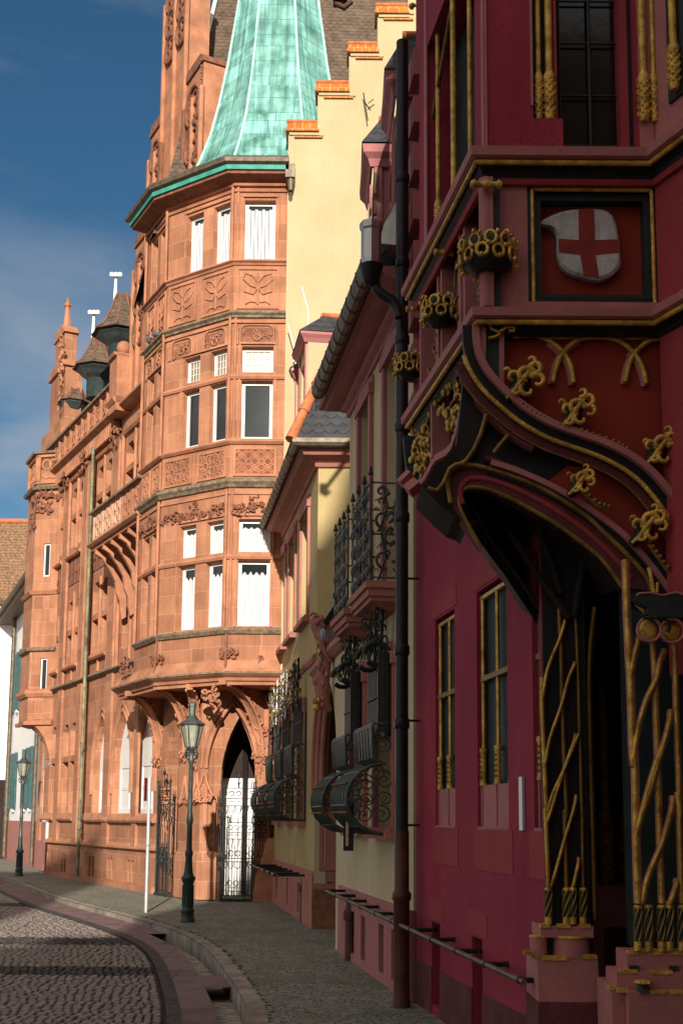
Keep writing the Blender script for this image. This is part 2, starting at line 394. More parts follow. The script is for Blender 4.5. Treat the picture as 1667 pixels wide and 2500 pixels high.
def pointed(a,b,z0,zs,zt,n=7):
    """pointed arch outline: jambs a..b from z0, spring zs, tip zt"""
    m=(a+b)/2;h=zt-zs;w=(b-a)/2;L=[];R_=(w*w+h*h)/(2*w)
    th=math.atan2(h,R_-w) 
    for i in range(n+1):
        t=th*i/n;L.append((b-R_+R_*math.cos(t),zs+R_*math.sin(t)))
    for i in range(n-1,-1,-1):
        t=th*i/n;L.append((a+R_-R_*math.cos(t),zs+R_*math.sin(t)))
    return [(a,z0),(b,z0)]+L
def window(F,s0,s1,z0,z1,o,parent,cols=1,rows=1,fw=.05,glass='glass_dark',frame='white_paint',bar=.02,curtain=None,lab=None):
    m=MB(frame);d=.05
    m.box(F,s0,s0+fw,z0,z1,o-d,o);m.box(F,s1-fw,s1,z0,z1,o-d,o);m.box(F,s0+fw,s1-fw,z0,z0+fw,o-d,o);m.box(F,s0+fw,s1-fw,z1-fw,z1,o-d,o)
    for i in range(1,cols):
        q=s0+fw+(s1-s0-2*fw)*i/cols;m.box(F,q-bar/2,q+bar/2,z0+fw,z1-fw,o-d*.8,o-.01)
    for i in range(1,rows):
        q=z0+fw+(z1-z0-2*fw)*i/rows;m.box(F,s0+fw,s1-fw,q-bar/2,q+bar/2,o-d*.75,o-.012)
    w=m.build('window',parent)
    if lab:w['label']=lab
    g=MB(glass);g.box(F,s0+fw*.5,s1-fw*.5,z0+fw*.5,z1-fw*.5,o-d*.62,o-d*.5);g.build('pane',w)
    if curtain:
        c=MB('blind' if curtain=='blind' else 'curtain')
        if curtain=='blind':
            q=s0+fw+.01;k_=0
            while q<s1-fw-.03:
                zt=z1-fw-.05-(.05 if k_%2 else .02);c.box(F,q,min(q+.062,s1-fw),z0+fw+.02,zt,o-.022,o-.016);q+=.078;k_+=1
            c.build1('blind',w);return w
        n=max(6,int((s1-s0)/.045));zt=z1-fw;zb=z0+fw
        vs=[];
        for i in range(n+1):
            q=s0+fw+(s1-s0-2*fw)*i/n;oo=o-.022+(.006 if i%2 else -.004)
            vs+=[F.at(q,zb,oo),F.at(q,zt-(.14*(z1-z0) if curtain=='curtain' else 0)*(1+.25*math.sin(i*1.9)),oo)]
        c.add(vs,[(2*i,2*i+2,2*i+3,2*i+1) for i in range(n)],False);c.build('curtain' if curtain=='curtain' else 'blind',w)
    return w
SUN=5;SKY=.06;CLOUD=(5.6,6.1,6.8,1);BACKFILL=(9.6,8.8,7.9,1);EXPO=.3
WHOLE|={'wall_rail','grille_beads'}
# ================================================================ THE SANDSTONE BUILDING
S=Fr((-3.50,27.0),(-8.6,36.8))
B0,B1,B2,B3=(-1.3,24.9),(-2.36,24.9),(-3.93,26.0),(-4.58,27.25)
BF=Fr(B0,B1);BL=Fr(B1,B2);BS=Fr(B2,B3)
G0=(-1.38,26.1);G1=(-2.95,26.1);G=Fr(G0,G1);CH=Fr(G1,(-3.5,27.0))
sand=thing('sandstone_building','tall red sandstone neo-gothic building with corner oriel and green copper spire, closing the street view','building',(-5.5,31,0))
SL=11.2;FZ=12.3
def pt_in(F,hs): return hs
# ---- street facade
A_=(10.55,11.95);Bc=(8.45,9.95);Cc=(5.75,7.35)
holes=[];wins=[]
def lights(a,b,z0,zt,z1,head=.0):
    """two lights wide, two high, stone mullion and transom between"""
    m=(a+b)/2
    for x0,x1 in ((a,m-.07),(m+.07,b)):
        for q0,q1 in ((z0,zt-.08),(zt+.08,z1)):
            if head and q1==z1: 
                w=(x1-x0)*.3;holes.append([(x0,q0),(x1,q0),(x1,q1-w),(x1-w*.8,q1),(x0+w*.8,q1),(x0,q1-w)])
            else: holes.append(rect(x0,x1,q0,q1))
            wins.append((x0,x1,q0,q1))
for a,b in (A_,Bc):
    lights(a,b,9.62,10.55,11.38,1);lights(a,b,6.15,7.05,7.95,1);lights(a,b,1.8,3.35,4.35,1)
lights(5.75,7.35,9.62,10.55,11.38,1);lights(5.75,7.35,6.15,7.15,8.1,1)
lights(3.2,4.7,9.9,10.7,11.38,1);lights(3.0,4.6,5.95,7.1,8.1,1)
lights(1.55,2.75,9.9,10.7,11.38,1)
arches=[(5.2,6.75),(3.45,5.0),(1.75,3.3)]
for a,b in arches: holes.append(pointed(a,b,1.8,3.05,4.35))
holes.append(pointed(.15,1.1,.05,2.7,3.75))
for k,(a,b) in enumerate(((10.8,11.25),(9.1,9.55),(6.35,6.85),(4.75,5.25),(3.1,3.6),(10.1,10.4))[:5]):
    holes.append(rect(a,a+.19,.16,.68));holes.append(rect(a+.28,a+.47,.16,.68))
w=MB('sandstone');w.wall(S,rect(0,SL,0,FZ),holes,0,.34);w.build('wall',sand)
# back masonry, floors and roof deck close the body
body=MB('sandstone_plain')
bk=[S.pl(0,-.36),S.pl(SL+1.8,-.36),S.pl(SL+1.8,-7),S.pl(1.2,-9)]
for x0,x1,q0,q1 in wins:
    window(S,x0,x1,q0,q1,-.25,sand,fw=.045,glass='glass_dark')
for a,b in arches:
    window(S,a,b,1.8,3.05,-.19,sand,cols=2,rows=2,fw=.12,glass='curtain',bar=.08)
    t=MB('white_paint');t.prism(S,pointed(a,b,3.05,3.06,4.34),-.25,-.19);t.build('window_head',sand)
for x0 in (10.8,9.1,6.35,4.75,3.1):
    m=MB('interior_dark')
    for q in (x0,x0+.28): m.box(S,q+.005,q+.185,.17,.67,-.33,-.3)
    m.m='iron'
    for q in (x0,x0+.28):
        m.tube([S.at(q+.02,q2,-.02) for q2 in (.17,.67)],.008,4)
    m.build('basement_window',sand)
m=MB('interior_dark');m.plan([S.pl(.0,-1.6),S.pl(1.4,-1.6),S.pl(SL+1.5,-1.6),S.pl(SL+1.5,-7),S.pl(3,-9),S.pl(3,-2)],0.02,12.2);m.build('interior_wall',sand)
# pilasters and shafts
m=MB('sandstone')
for a,b in ((12.02,12.35),(10.02,10.48),(8.0,8.38),(7.5,7.78),(5.1,5.6),(2.82,3.12)):
    m.box(S,a,b,5.5,11.75,0,.09);m.box(S,a,b,1.0,5.4,0,.07)
m.build('pilaster',sand)
m=MB('sandstone_plain')
for a in (12.0,10.5,9.98,8.42,7.98,7.82,7.48,5.62,5.08,4.82,3.14,2.8,1.45):
    m.tube([S.at(a,5.55,.05),S.at(a,11.7,.05)],.055,6)
for a,b in (A_,Bc,(5.75,7.35),(3.1,4.6)):
    for z0,z1 in ((5.6,8.2),(9.5,11.6)): m.tube([S.at((a+b)/2,z0,.02),S.at((a+b)/2,z1,.02)],.045,6)
m.build('shaft',sand)
# window sill hoods, arch hoods
def hood(a,b,z,mt='sandstone_plain',d=.16):
    m=MB(mt);m.sweep([S.pl(a),S.pl(b)],[(0,-.02),(d*.75,-.02),(d,.03),(d*.9,.07),(0,.2)],1,z);m.build('sill',sand)
for a,b in ((10.5,11.95),(8.42,9.98),(5.65,7.45)):
    hood(a,b,9.25);hood(a,b,5.95);hood(a,b,1.62,d=.12)
hood(1.5,5.02,1.6,d=.13);hood(5.1,7.0,1.6,d=.13)
m=MB('sandstone_plain')
for a,b in arches:
    for g,r in ((.03,.05),(.14,.035)):
        q=[(x,z) for x,z in pointed(a-g,b+g,2.3,3.05,4.35+g*1.4)][1:]
        m.sz(S,q+[(a-g,2.3)],r,.01,5)
m.build('arch_moulding',sand)
# carved panels between storeys with reticulated ribs
for a,b in (A_,Bc,(5.75,7.35),(3.1,4.6)):
    m=MB('sandstone_dark');m.box(S,a+.02,b-.02,8.45,9.2,.0,.02)
    for i in range(4):
        c=a+(b-a)*(i+.5)/4
        m.sz(S,arcpts((c,8.62),(b-a)/8,0,180,6),.014,.03,4);m.sz(S,arcpts((c,8.95),(b-a)/8,180,360,6),.014,.03,4)
        m.sz(S,[(c-(b-a)/8,8.45),(c-(b-a)/8,9.18)],.012,.03,4)
    m.build('carved_panel',sand)
# plinth, string courses, cornice
m=MB('sandstone');m.box(S,1.45,SL,0,.14,.0,.10)
m.sweep([S.pl(1.2),S.pl(SL+.2)],[(0,-.02),(.09,-.02),(.09,.0),(0,.12)],1,.98);m.build('plinth',sand)
m=MB('moss_cap');m.sweep([S.pl(1.0),S.pl(SL+.3)],[(0,-.04),(.05,-.04),(.14,.02),(.14,.05),(0,.14)],1,5.46);m.build('string_course',sand)
m=MB('sandstone_plain')
m.sweep([S.pl(2.5),S.pl(SL+.9)],[(0,-.1),(.08,-.08),(.12,0),(0,.02)],1,11.72)
m.sweep([S.pl(2.5),S.pl(SL+.9)],[(0,0),(.2,0),(.34,.09),(.34,.15),(0,.18)],1,12.24)
q=5.3
while q<SL+.8:
    m.box(S,q,q+.06,11.86,12.22,.0,.2);q+=.155
m.m='interior_dark';m.box(S,5.2,SL+.8,11.76,12.22,-.02,.015)
m.build('arcaded_frieze',sand)
m=MB('moss_cap');m.sweep([S.pl(4.6),S.pl(SL+.9)],[(.18,0),(.36,.02),(.36,.09),(.16,.12),(.1,.09)],1,13.12);m.build('parapet_cap',sand)
# pierced parapet
m=MB('sandstone_plain');cell=.62;n=int((SL+.6-5.1)/cell)
for i in range(n):
    a=5.1+i*cell;c=a+cell/2;z0,z1=12.44,13.13;zc=(z0+z1)/2
    m.box(S,a-.04,a+.04,z0,z1,.17,.29);m.box(S,a,a+cell,z0,z0+.07,.19,.27);m.box(S,a,a+cell,z1-.06,z1,.19,.27)
    for k in range(4):
        w_=math.radians(45+90*k);px,pz=c+.13*math.cos(w_),zc+.13*math.sin(w_)
        m.sz(S,arcpts((px,pz),.12,0,360,8),.025,.23,4)
    m.sz(S,[(a+.03,z0+.05),(c-.1,zc-.1)],.02,.23,4);m.sz(S,[(a+cell-.03,z1-.05),(c+.1,zc+.1)],.02,.23,4)
m.build('parapet',sand)
m=MB('sandstone_dark')
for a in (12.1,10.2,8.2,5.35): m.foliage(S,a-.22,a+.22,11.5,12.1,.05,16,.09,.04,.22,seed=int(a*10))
m.build('carved_corbel',sand)
# parapet pier with ball
m=MB('sandstone_plain');m.box(S,4.42,5.05,12.2,13.75,-.3,.42);m.sweep([S.pl(4.42,.42),S.pl(5.05,.42)],[(-.7,0),(.07,0),(.1,.08),(-.7,.12)],1,13.68)
m.sweep([S.pl(4.42,.42),S.pl(5.05,.42)],[(-.7,-.1),(.02,-.1),(.1,0),(.0,.08),(-.7,.08)],1,12.5);m.ball(S.at(4.75,14.02,.15),.2,10);m.build('parapet_pier',sand)
# ---- stepped tracery gable standing on the street facade
TH=.55
def step(s0,s1,z0,z1,name='gable_step'):
    m=MB('sandstone_plain');m.box(S,s0,s1,z0,z1-.25,-TH,0)
    m.m='sandstone_dark';m.prism(S,[(s0-.05,z1-.25),(s1+.05,z1-.25),(s1+.05,z1-.17),(s1-.12,z1),(s0+.12,z1),(s0-.05,z1-.17)],-TH-.05,.05)
    m.m='sandstone_plain'
    for a in (s0,(s0+s1)/2,s1): m.tube([S.at(a,z0-3,.04),S.at(a,z1-.9,.04)],.07,6)
    m.m='sandstone_dark';w_=(s1-s0);nc=2 if w_>1.2 else 1
    for i in range(nc):
        c=s0+w_*(i+.5)/nc;r=w_/nc*.42
        for k in range(3):
            zc=z1-.6-r-2*r*k
            m.sz(S,arcpts((c,zc),r,0,360,12),.07,.02,5)
            for q in range(4):
                ww=math.radians(45+90*q);m.sz(S,arcpts((c+r*.42*math.cos(ww),zc+r*.42*math.sin(ww)),r*.36,0,360,7),.035,.03,4)
            m.box(S,c-r*.8,c+r*.8,zc-r*.8,zc+r*.8,-.01,.004)
    for k in range(int((z1-z0)/.16)): m.ball(S.at(s0+.03,z0+k*.16,.05),.035,5)
    m.build(name,sand)
m=MB('sandstone');m.box(S,-.35,4.43,FZ,16.5,-TH,0);m.build('gable_wall',sand)
step(-.35+.0,.8,16.5,19.6);step(.8,2.45,16.5,23.4);step(2.45,3.42,16.5,19.6);step(3.42,4.43,15.5,16.98)
m=MB('white_paint');m.box(S,-.42,-.36,16.4,18.9,-.95,-.5);m.m='copper_trim';m.box(S,-.43,-.40,16.2,16.9,-1.5,-.5);m.build('roof_flashing',sand)
# ---- main roofs
m=MB('roof_tile')
m.flat([S.at(4.4,12.5,-.9),S.at(17,12.5,-.9),S.at(17,15.0,-5),S.at(4.4,15.0,-5)])
m.build('street_roof',sand)
m=MB('roof_tile')
m.flat([(-4.4,26.6,15.0),(3.2,26.35,15.0),(3.2,31,24.4),(-3.35,31,25.0)])
m.flat([(-4.4,26.6,15.0),(-3.35,31,25.0),(-5.6,31,15)])
m.build('corner_roof',sand)
m=MB('ridge_tile')
for i in range(22):
    x=-3.3+i*.29;z=25.02-(x+3.35)*.6/6.55;m.tube([(x,31,z),(x+.3,31,z+.03)],[.13,.10],6)
m.build('ridge_tiles',sand)
m=MB('white_paint');m.tube([(-3.4,30.9,24.95),(-3.75,29,20.6)],.06,5);m.build('verge_flashing',sand)
# ---- roof dormers with green eaves
for k,(uv,r,cowl) in enumerate((((178,987),.46,False),((238,905),.64,(229,895,1.0)),((296,822),.72,(283,745,1.0)))):
    s_,z_=S.P(uv[0],uv[1],-.55);c=S.at(s_,z_,-.55)
    m=MB('dark_green_paint');m.lathe(c,[(r*.5,-.9),(r*.5,-.5),(r*.5,-.02)],8,False);b=m.build('roof_dormer',sand)
    m=MB('copper_trim');m.m='iron_green';m.lathe(c,[(r*.5,-.3),(r*.72,-.2),(r*.9,-.08),(r*1.02,-.02),(r*1.02,.05),(r*.6,.1)],8,False);m.build('dormer_eave',b)
    m=MB('roof_tile');m.lathe(c,[(r*1.2,.03),(r*.9,.18),(r*.68,.42),(r*.45,r*1.15),(r*.25,r*1.75),(.03,r*1.85)],8,False)
    m.m='sandstone_dark'
    for q in range(8):
        w_=2*math.pi*q/8
        for a_,b_ in (((r*1.1),.05),)*1:
            m.tube([c+Vector((rr*math.cos(w_),rr*math.sin(w_),h+.02)) for rr,h in ((r*1.2,.04),(r*.9,.19),(r*.68,.43),(r*.45,r*1.15),(r*.25,r*1.75))],.03,4)
    m.build('dormer_roof',b)
    if cowl:
        t=MB('bone_white');s2,z2=S.P(229 if k==1 else 283,765 if k==1 else 673,-.55);d=S.at(s2,z2,-.55)
        t.lathe((d.x,d.y,z2-1.6),[(.14,0),(.07,.5),(.045,1.35),(.04,1.5)],8);t.m='iron';t.lathe((d.x,d.y,z2-.12),[(.03,0),(.03,.1)],6);t.m='bone_white'
        for q in (-.12,.0,.12): t.lathe((d.x+q,d.y,z2-.03),[(.05,0),(.075,.04),(.075,.09),(.05,.13)],8)
        t.build('cowl',b)
# ---- far stepped pinnacle gable
m=MB('sandstone');P_=S
def blk(s0,s1,z0,z1,o0,o1,mt='sandstone'):
    m.m=mt;m.box(S,s0,s1,z0,z1,o0,o1)
m.box(S,12.15,14.6,12.0,14.3,-.9,-.1);m.box(S,12.15,14.0,14.3,16.2,-.75,-.2);m.box(S,12.6,13.8,16.2,17.5,-.65,-.25)
m.m='sandstone_plain';m.prism(S,[(12.05,16.1),(14.1,16.1),(13.8,16.4),(12.4,16.4)],-.8,-.12);m.prism(S,[(12.5,17.4),(13.9,17.4),(13.5,17.75),(12.9,17.75)],-.7,-.2)
c=S.at(13.2,17.6,-.45);m.lathe(c,[(.2,0),(.13,.25),(.08,.9),(.13,.95),(.14,1.0),(.07,1.05),(.04,1.25)],6,False)
m.foliage(S,12.2,12.5,14.4,17.4,-.15,22,.12,.04,.1,seed=3);m.build('pinnacle',sand)
m=MB('ridge_tile');m.box(S,10.6,12.2,16.12,16.3,-1.2,-1.0);m.m='roof_tile';m.flat([S.at(12.2,16.15,-1.1),S.at(9.8,16.15,-1.1),S.at(9.8,12.5,-.9),S.at(12.2,12.5,-.9)]);m.build('rear_roof',sand)
# ---- end turret
T1,T2,T3=S.pl(11.2,.0),(-9.5,37.15),(-10.05,38.3);T4=S.pl(14.2,0)
TF=Fr(T1,T2);TS=Fr(T2,T3)
m=MB('sandstone')
h=[rect(*sorted((TF.P(*zT(553,1100))[0],TF.P(*zT(640,1100))[0])),TF.P(*zT(600,1345))[1],TF.P(*zT(600,925))[1])]
zq=ZM(0,1200,2.24)
wa,wb=sorted((TF.P(*zC(218,1000))[0],TF.P(*zC(255,1000))[0]));h.append(rect(wa,wb,TF.P(*zC(235,1100))[1],TF.P(*zC(235,912))[1]))
m.wall(TF,rect(0,TF.L,4.6,12.4),h,0,.16);m.wall(TS,rect(0,TS.L,4.6,12.4),[],0,.2)
m.plan([T1,T2,T3,T4],4.5,4.62);m.build('turret',sand)
for q in h: window(TF,q[0][0],q[1][0],q[0][1],q[2][1],-.05,sand,fw=.045)
m=MB('sandstone_plain')
pth=[T1,T2,T3]
m.sweep(pth,[(0,-.12),(.06,-.1),(.12,0),(0,.06)],1,8.55);m.m='moss_cap';m.sweep(pth,[(0,-.08),(.1,-.04),(.12,.02),(0,.08)],1,6.75);m.sweep(pth,[(0,0),(.13,0),(.18,.08),(.0,.15)],1,11.75)
m.m='sandstone_plain';m.sweep(pth,[(0,0),(.1,0),(.12,.1),(0,.15)],1,4.45);m.sweep(pth,[(0,0),(.05,0),(.12,.1),(.12,.2),(0,.25)],1,5.3)
m.m='moss_cap';m.sweep(pth,[(-.1,0),(.14,.0),(.16,.07),(-.1,.1)],1,12.9);m.build('turret_moulding',sand)
m=MB('sandstone_plain')
for F_ in (TF,TS):
    n=2
    m.box(F_,0,F_.L,11.95,12.05,-.08,.06);m.box(F_,0,F_.L,12.8,12.92,-.08,.06);m.box(F_,0,.12,12.0,12.85,-.08,.06);m.box(F_,F_.L-.12,F_.L,12.0,12.85,-.08,.06)
    c=F_.L/2
    for q in range(4):
        w_=math.radians(45+90*q);m.sz(F_,arcpts((c+.17*math.cos(w_),12.42+.2*math.sin(w_)),.15,0,360,10),.035,0,5)
m.build('turret_parapet',sand)
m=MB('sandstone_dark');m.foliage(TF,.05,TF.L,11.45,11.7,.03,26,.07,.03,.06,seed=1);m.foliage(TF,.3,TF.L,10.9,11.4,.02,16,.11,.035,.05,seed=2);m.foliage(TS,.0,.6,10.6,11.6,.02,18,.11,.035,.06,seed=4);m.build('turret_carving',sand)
# curved corbel under the turret
m=MB('sandstone_plain')
pr=[];
for i in range(9):
    t=i/8;w_=t*math.pi/2;k_=1-math.cos(w_) ;z=2.9+1.6*math.sin(w_)
    pr.append([ (T1[0]+(p[0]-T1[0])*k_,T1[1]+(p[1]-T1[1])*k_+ (0),z) for p in (T1,T2,T3,T4)])
for i in range(8):
    a,b=pr[i],pr[i+1]
    for q in range(3): m.add([a[q],a[q+1],b[q+1],b[q]],[(0,1,2,3)],True)
m.build('turret_corbel',sand)
# ---- balcony on the street side
BZ0,BZ1=8.68,9.42
BP=BS.P(228,1243)[0];BA=BS.pl(BS.L*.98);BE=BS.pl(BP);BSx=Fr(BA,BE)
ww=S.n*(-.84);BEi=(BE[0]+ww.x,BE[1]+ww.y)
m=MB('sandstone_plain');m.plan([BA,BE,BEi,(BA[0]+ww.x,BA[1]+ww.y)],8.42,8.56)
m.sweep([BA,BE,BEi],[(-.2,-.02),(.06,.0),(.12,.06),(.12,.1),(-.05,.18)],1,8.5)
m.m='moss_cap';m.sweep([BA,BE,BEi],[(-.12,0),(.1,.0),(.1,.06),(-.12,.09)],1,BZ1-.04);m.build('balcony_floor',sand)
def quatre(m,F,a,b,z0,z1,o,r=.016,petal=True):
    """one square of gothic tracery: four lobes with pointed leaves between"""
    c=(a+b)/2;zc=(z0+z1)/2;w=(b-a)/2;h=(z1-z0)/2
    for k in range(4):
        q=math.radians(45+90*k);ex,ez=c+w*.95*math.cos(q)*1.3,zc+h*.95*math.sin(q)*1.3
        m.sz(F,[(c,zc),(c+(ex-c)*.5-(.22*w*math.sin(q)),zc+(ez-zc)*.5+.22*h*math.cos(q)),(ex,ez)],r,o,4)
        m.sz(F,[(c,zc),(c+(ex-c)*.5+(.22*w*math.sin(q)),zc+(ez-zc)*.5-.22*h*math.cos(q)),(ex,ez)],r,o,4)
    for k in range(4):
        q=math.radians(90*k);m.sz(F,arcpts((c+w*math.cos(q),zc+h*math.sin(q)),min(w,h)*.55,90*k+90,90*k+270,6),r,o,4)
def tracery_panel(F,s0,s1,z0,z1,nx,nz,name,depth=.12,mt='sandstone_plain',back='sandstone_dark',o=0,r=.018,par=None):
    m=MB(mt);e=.05
    m.box(F,s0,s1,z0,z0+e,o-depth,o);m.box(F,s0,s1,z1-e,z1,o-depth,o);m.box(F,s0,s0+e,z0+e,z1-e,o-depth,o);m.box(F,s1-e,s1,z0+e,z1-e,o-depth,o)
    a,b,c,d=s0+e,s1-e,z0+e,z1-e
    m.m=back;m.box(F,a,b,c,d,o-depth,o-.028)
    m.m=mt
    for i in range(nx):
        for j in range(nz): quatre(m,F,a+(b-a)*i/nx,a+(b-a)*(i+1)/nx,c+(d-c)*j/nz,c+(d-c)*(j+1)/nz,o-.022,r)
    return m.build(name,par or sand)
L_=BSx.L
for i in range(5): tracery_panel(BSx,L_*i/5+.01,L_*(i+1)/5-.01,BZ0,BZ1-.02,2,2,'balcony_panel',mt='sandstone_pale' if i>1 else 'sandstone_plain')
# long slanting brackets carrying the balcony
for i in range(6):
    q=.3+i*(L_-.6)/5;
    base=BSx.at(q,0,0);p0=S.a+S.d*((base-S.a).dot(S.d))
    fr=Fr((p0.x,p0.y),(base.x,base.y),)
    m=MB('sandstone_plain')
    pr=[(0,6.75),(.1,6.68),(.15,6.9),(.17,7.15),(.27,7.35),(.30,7.65),(.44,7.9),(.66,8.2),(.84,8.3),(.84,8.42),(.6,8.42),(.33,8.1),(.16,7.75),(0,7.5)]
    m.prism(fr,pr,-.055,.055);m.build('balcony_bracket',sand)
# ---- corner bay (oriel)
path=[(-1.18,24.9),B1,B2,B3];path2=path+[ (B3[0]+ww.x,B3[1]+ww.y)]
bayh=[];bayw=[]
lv=[(5.62,7.0,'curtain',1,1,'glass_dark'),(7.17,7.87,'curtain',1,1,'glass_dark'),(9.6,10.87,None,1,1,'glass_dark'),(11.05,11.62,None,4,3,'glass_amber'),(13.56,14.92,'blind',1,1,'glass_dark')]
cols={0:(BF,[(.19,.85)]),1:(BL,[(.14,.6),(.90,1.36)]),2:(BS,[(.22,.56),(.76,1.1)])}
for fi,(F_,cs) in cols.items():
    hs=[rect(a,b,z0,z1) for a,b in cs for z0,z1,*_ in lv]
    m=MB('sandstone');m.wall(F_,rect(-.12 if fi==0 else 0,F_.L,4.55,15.45),hs,0,.24);
    m.build('oriel_wall',sand)
    for a,b in cs:
        for z0,z1,cu,cc,rr,gl in lv: window(F_,a,b,z0,z1,-.13,sand,cols=cc,rows=rr,fw=.07,glass=gl,bar=.012,curtain=cu)
m=MB('sandstone');RB=Fr(B3,path2[-1]);m.box(RB,0,RB.L,4.55,15.45,-.2,0);m.build('oriel_return',sand)
m=MB('sandstone_plain');R_=Fr((-1.18,24.9),(-1.18,26.2));m.box(Fr((-1.18,24.9),(-1.18,26.3)),0,1.3,4.55,15.45,-.02,.04);m.build('oriel_return',sand)
m=MB('interior_dark');m.plan([(-1.3,25.5),(-2.2,25.4),(-3.5,26.3),(-4.1,27.5),(-3.2,29),(-1.3,29)],4.7,15.3);m.build('oriel_interior',sand)
# corner shafts
m=MB('sandstone_plain')
for (x,y) in (B1,B2,B3):
    for dx in (-.06,.06):
        for z0,z1 in ((5.55,8.5),(9.55,12.35),(13.55,15.3)): m.tube([(x+dx,y-.0,z0),(x+dx,y,z1)],.035,6)
m.build('oriel_shaft',sand)
# mouldings right round the bay
def band(prof,z,mt='sandstone_plain',p=path2,nm='oriel_moulding'):
    m=MB(mt);m.sweep(p,prof,1,z);m.build(nm,sand)
sill=[(0,-.06),(.04,-.05),(.09,0),(.09,.03),(0,.07)]
band([(0,-.08),(.03,-.07),(.05,-.03),(.1,0),(.1,.03),(0,.06)],13.5)
band([(0,-.1),(.05,-.08),(.06,-.04),(.11,0),(.11,.04),(0,.1)],12.33,'moss_cap');band([(0,-.03),(.04,-.03),(.04,.03),(0,.03)],12.16)
band(sill,9.52);band([(0,-.12),(.05,-.1),(.08,-.05),(.13,0),(.13,.05),(0,.12)],8.64,'moss_cap')
band([(0,-.03),(.03,-.03),(.03,.03),(0,.03)],8.42)
band([(0,-.06),(.05,-.05),(.1,.02),(.1,.05),(0,.09)],5.5,'moss_cap')
band([(0,-.14),(.05,-.14),(.07,-.08),(.16,-.03),(.2,0),(.2,.04),(.1,.12),(.02,.28),(0,.3)],4.62,'sandstone_plain',path[:-1]+[BS.pl(BS.L+1.2)])
band([(.0,-.02),(.21,-.02),(.21,.02),(0,.02)],4.64,'moss_cap',path[:-1]+[BS.pl(BS.L+1.2)])
for z,h in ((15.1,.05),(15.22,.05),(15.34,.06)): band([(0,0),(.04+(z-15.1)*.25,0),(.06+(z-15.1)*.3,h),(0,h)],z)
for z in (7.06,10.94): band([(0,-.05),(.035,-.05),(.06,0),(.03,.05),(0,.06)],z)
# window surrounds
m=MB('sandstone_plain')
for fi,(F_,cs) in cols.items():
    a0,b0=cs[0][0],cs[-1][1]
    for z0,z1 in ((5.6,7.93),(9.58,11.66),(13.54,14.98)):
        for q,dd in ((a0-.05,.03),(b0+.05,.03)): m.box(F_,q-.022,q+.022,z0,z1,0,dd)
        m.box(F_,a0-.07,b0+.07,z1,z1+.045,0,.045)
m.build('window_surround',sand)
# parapet panels and carved friezes
for fi,(F_,np_) in enumerate(((BF,1),(BL,2),(BS,2))):
    L1=F_.L
    for i in range(np_):
        a,b=L1*i/np_+.09,L1*(i+1)/np_-.07
        tracery_panel(F_,a,b,8.78,9.4,3 if np_==1 else 2,2,'tracery_panel',depth=.1,o=.035)
        m=MB('sandstone_plain');e=.06;o_=.03
        m.box(F_,a,b,12.45,12.5,0,o_);m.box(F_,a,b,13.33,13.38,0,o_);m.box(F_,a,a+.04,12.5,13.33,0,o_);m.box(F_,b-.04,b,12.5,13.33,0,o_)
        c=(a+b)/2
        w_=min((b-a)/2-.1,.33)
        for sg in (-1,1):
            m.sz(F_,[(c,12.92),(c+sg*w_*.5,12.98),(c+sg*w_*.95,13.12),(c+sg*w_*.85,13.25),(c+sg*w_*.35,13.2),(c,13.05)],.02,.015,5)
            m.sz(F_,[(c,12.95),(c+sg*w_*.3,12.78),(c+sg*w_*.9,12.85)],.02,.015,5);m.sz(F_,[(c+sg*w_*.1,12.6),(c+sg*w_*.5,12.62),(c+sg*w_*.8,12.56)],.018,.015,5)
        m.sz(F_,[(c,12.55),(c,13.25)],.02,.015,5);m.build('relief_panel',sand)
        # arched head carving of the middle storey
        m=MB('sandstone_plain')
        for rr in (0,.05):
            m.sz(F_,[(a+.04+rr,11.66),(a+.04+rr,11.95)]+[(a+.04+rr+.14*(1-math.cos(t)),11.95+.14*math.sin(t)) for t in (.5,1.,1.5)]+[(b-.04-rr-.14*(1-math.cos(t)),11.95+.14*math.sin(t)) for t in (1.5,1.,.5)]+[(b-.04-rr,11.95),(b-.04-rr,11.66)],.024,.015,5)
        m.m='sandstone_dark';m.box(F_,a+.1,b-.1,11.66,12.03,0,.006);m.m='sandstone_plain';m.foliage(F_,a+.14,b-.14,11.7,11.98,.01,12,.06,.016,.02,seed=fi*3+i)
        c=(a+b)/2;m.sz(F_,arcpts((c,11.82),.07,0,360,10),.02,.02,5);m.build('carved_head',sand)
    m=MB('sandstone_dark');c=L1/2
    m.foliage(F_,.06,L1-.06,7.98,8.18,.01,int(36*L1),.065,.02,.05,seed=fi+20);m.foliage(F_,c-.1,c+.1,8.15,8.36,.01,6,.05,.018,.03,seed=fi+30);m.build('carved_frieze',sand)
# leaf bosses on the skirt
m=MB('sandstone_dark')
for (x,y),F_ in ((B1,BF),(B2,BL)): 
    q=F_.L;m.foliage(F_,q-.2,q+.12,4.96,5.12,.03,14,.06,.022,.06,seed=9);m.tube([F_.at(q-.0,4.6,.1),F_.at(q,5.45,.02)],.03,5)
m.foliage(BF,.25,.5,4.92,4.97,.0,3,.06,.02,.02,seed=3);m.tube([BF.at(.38,4.7,.05),BF.at(.38,5.0,.02)],.025,5)
m.foliage(BS,BS.L+.1,BS.L+.5,4.95,5.25,.1,20,.1,.03,.1,seed=8);m.build('leaf_boss',sand)
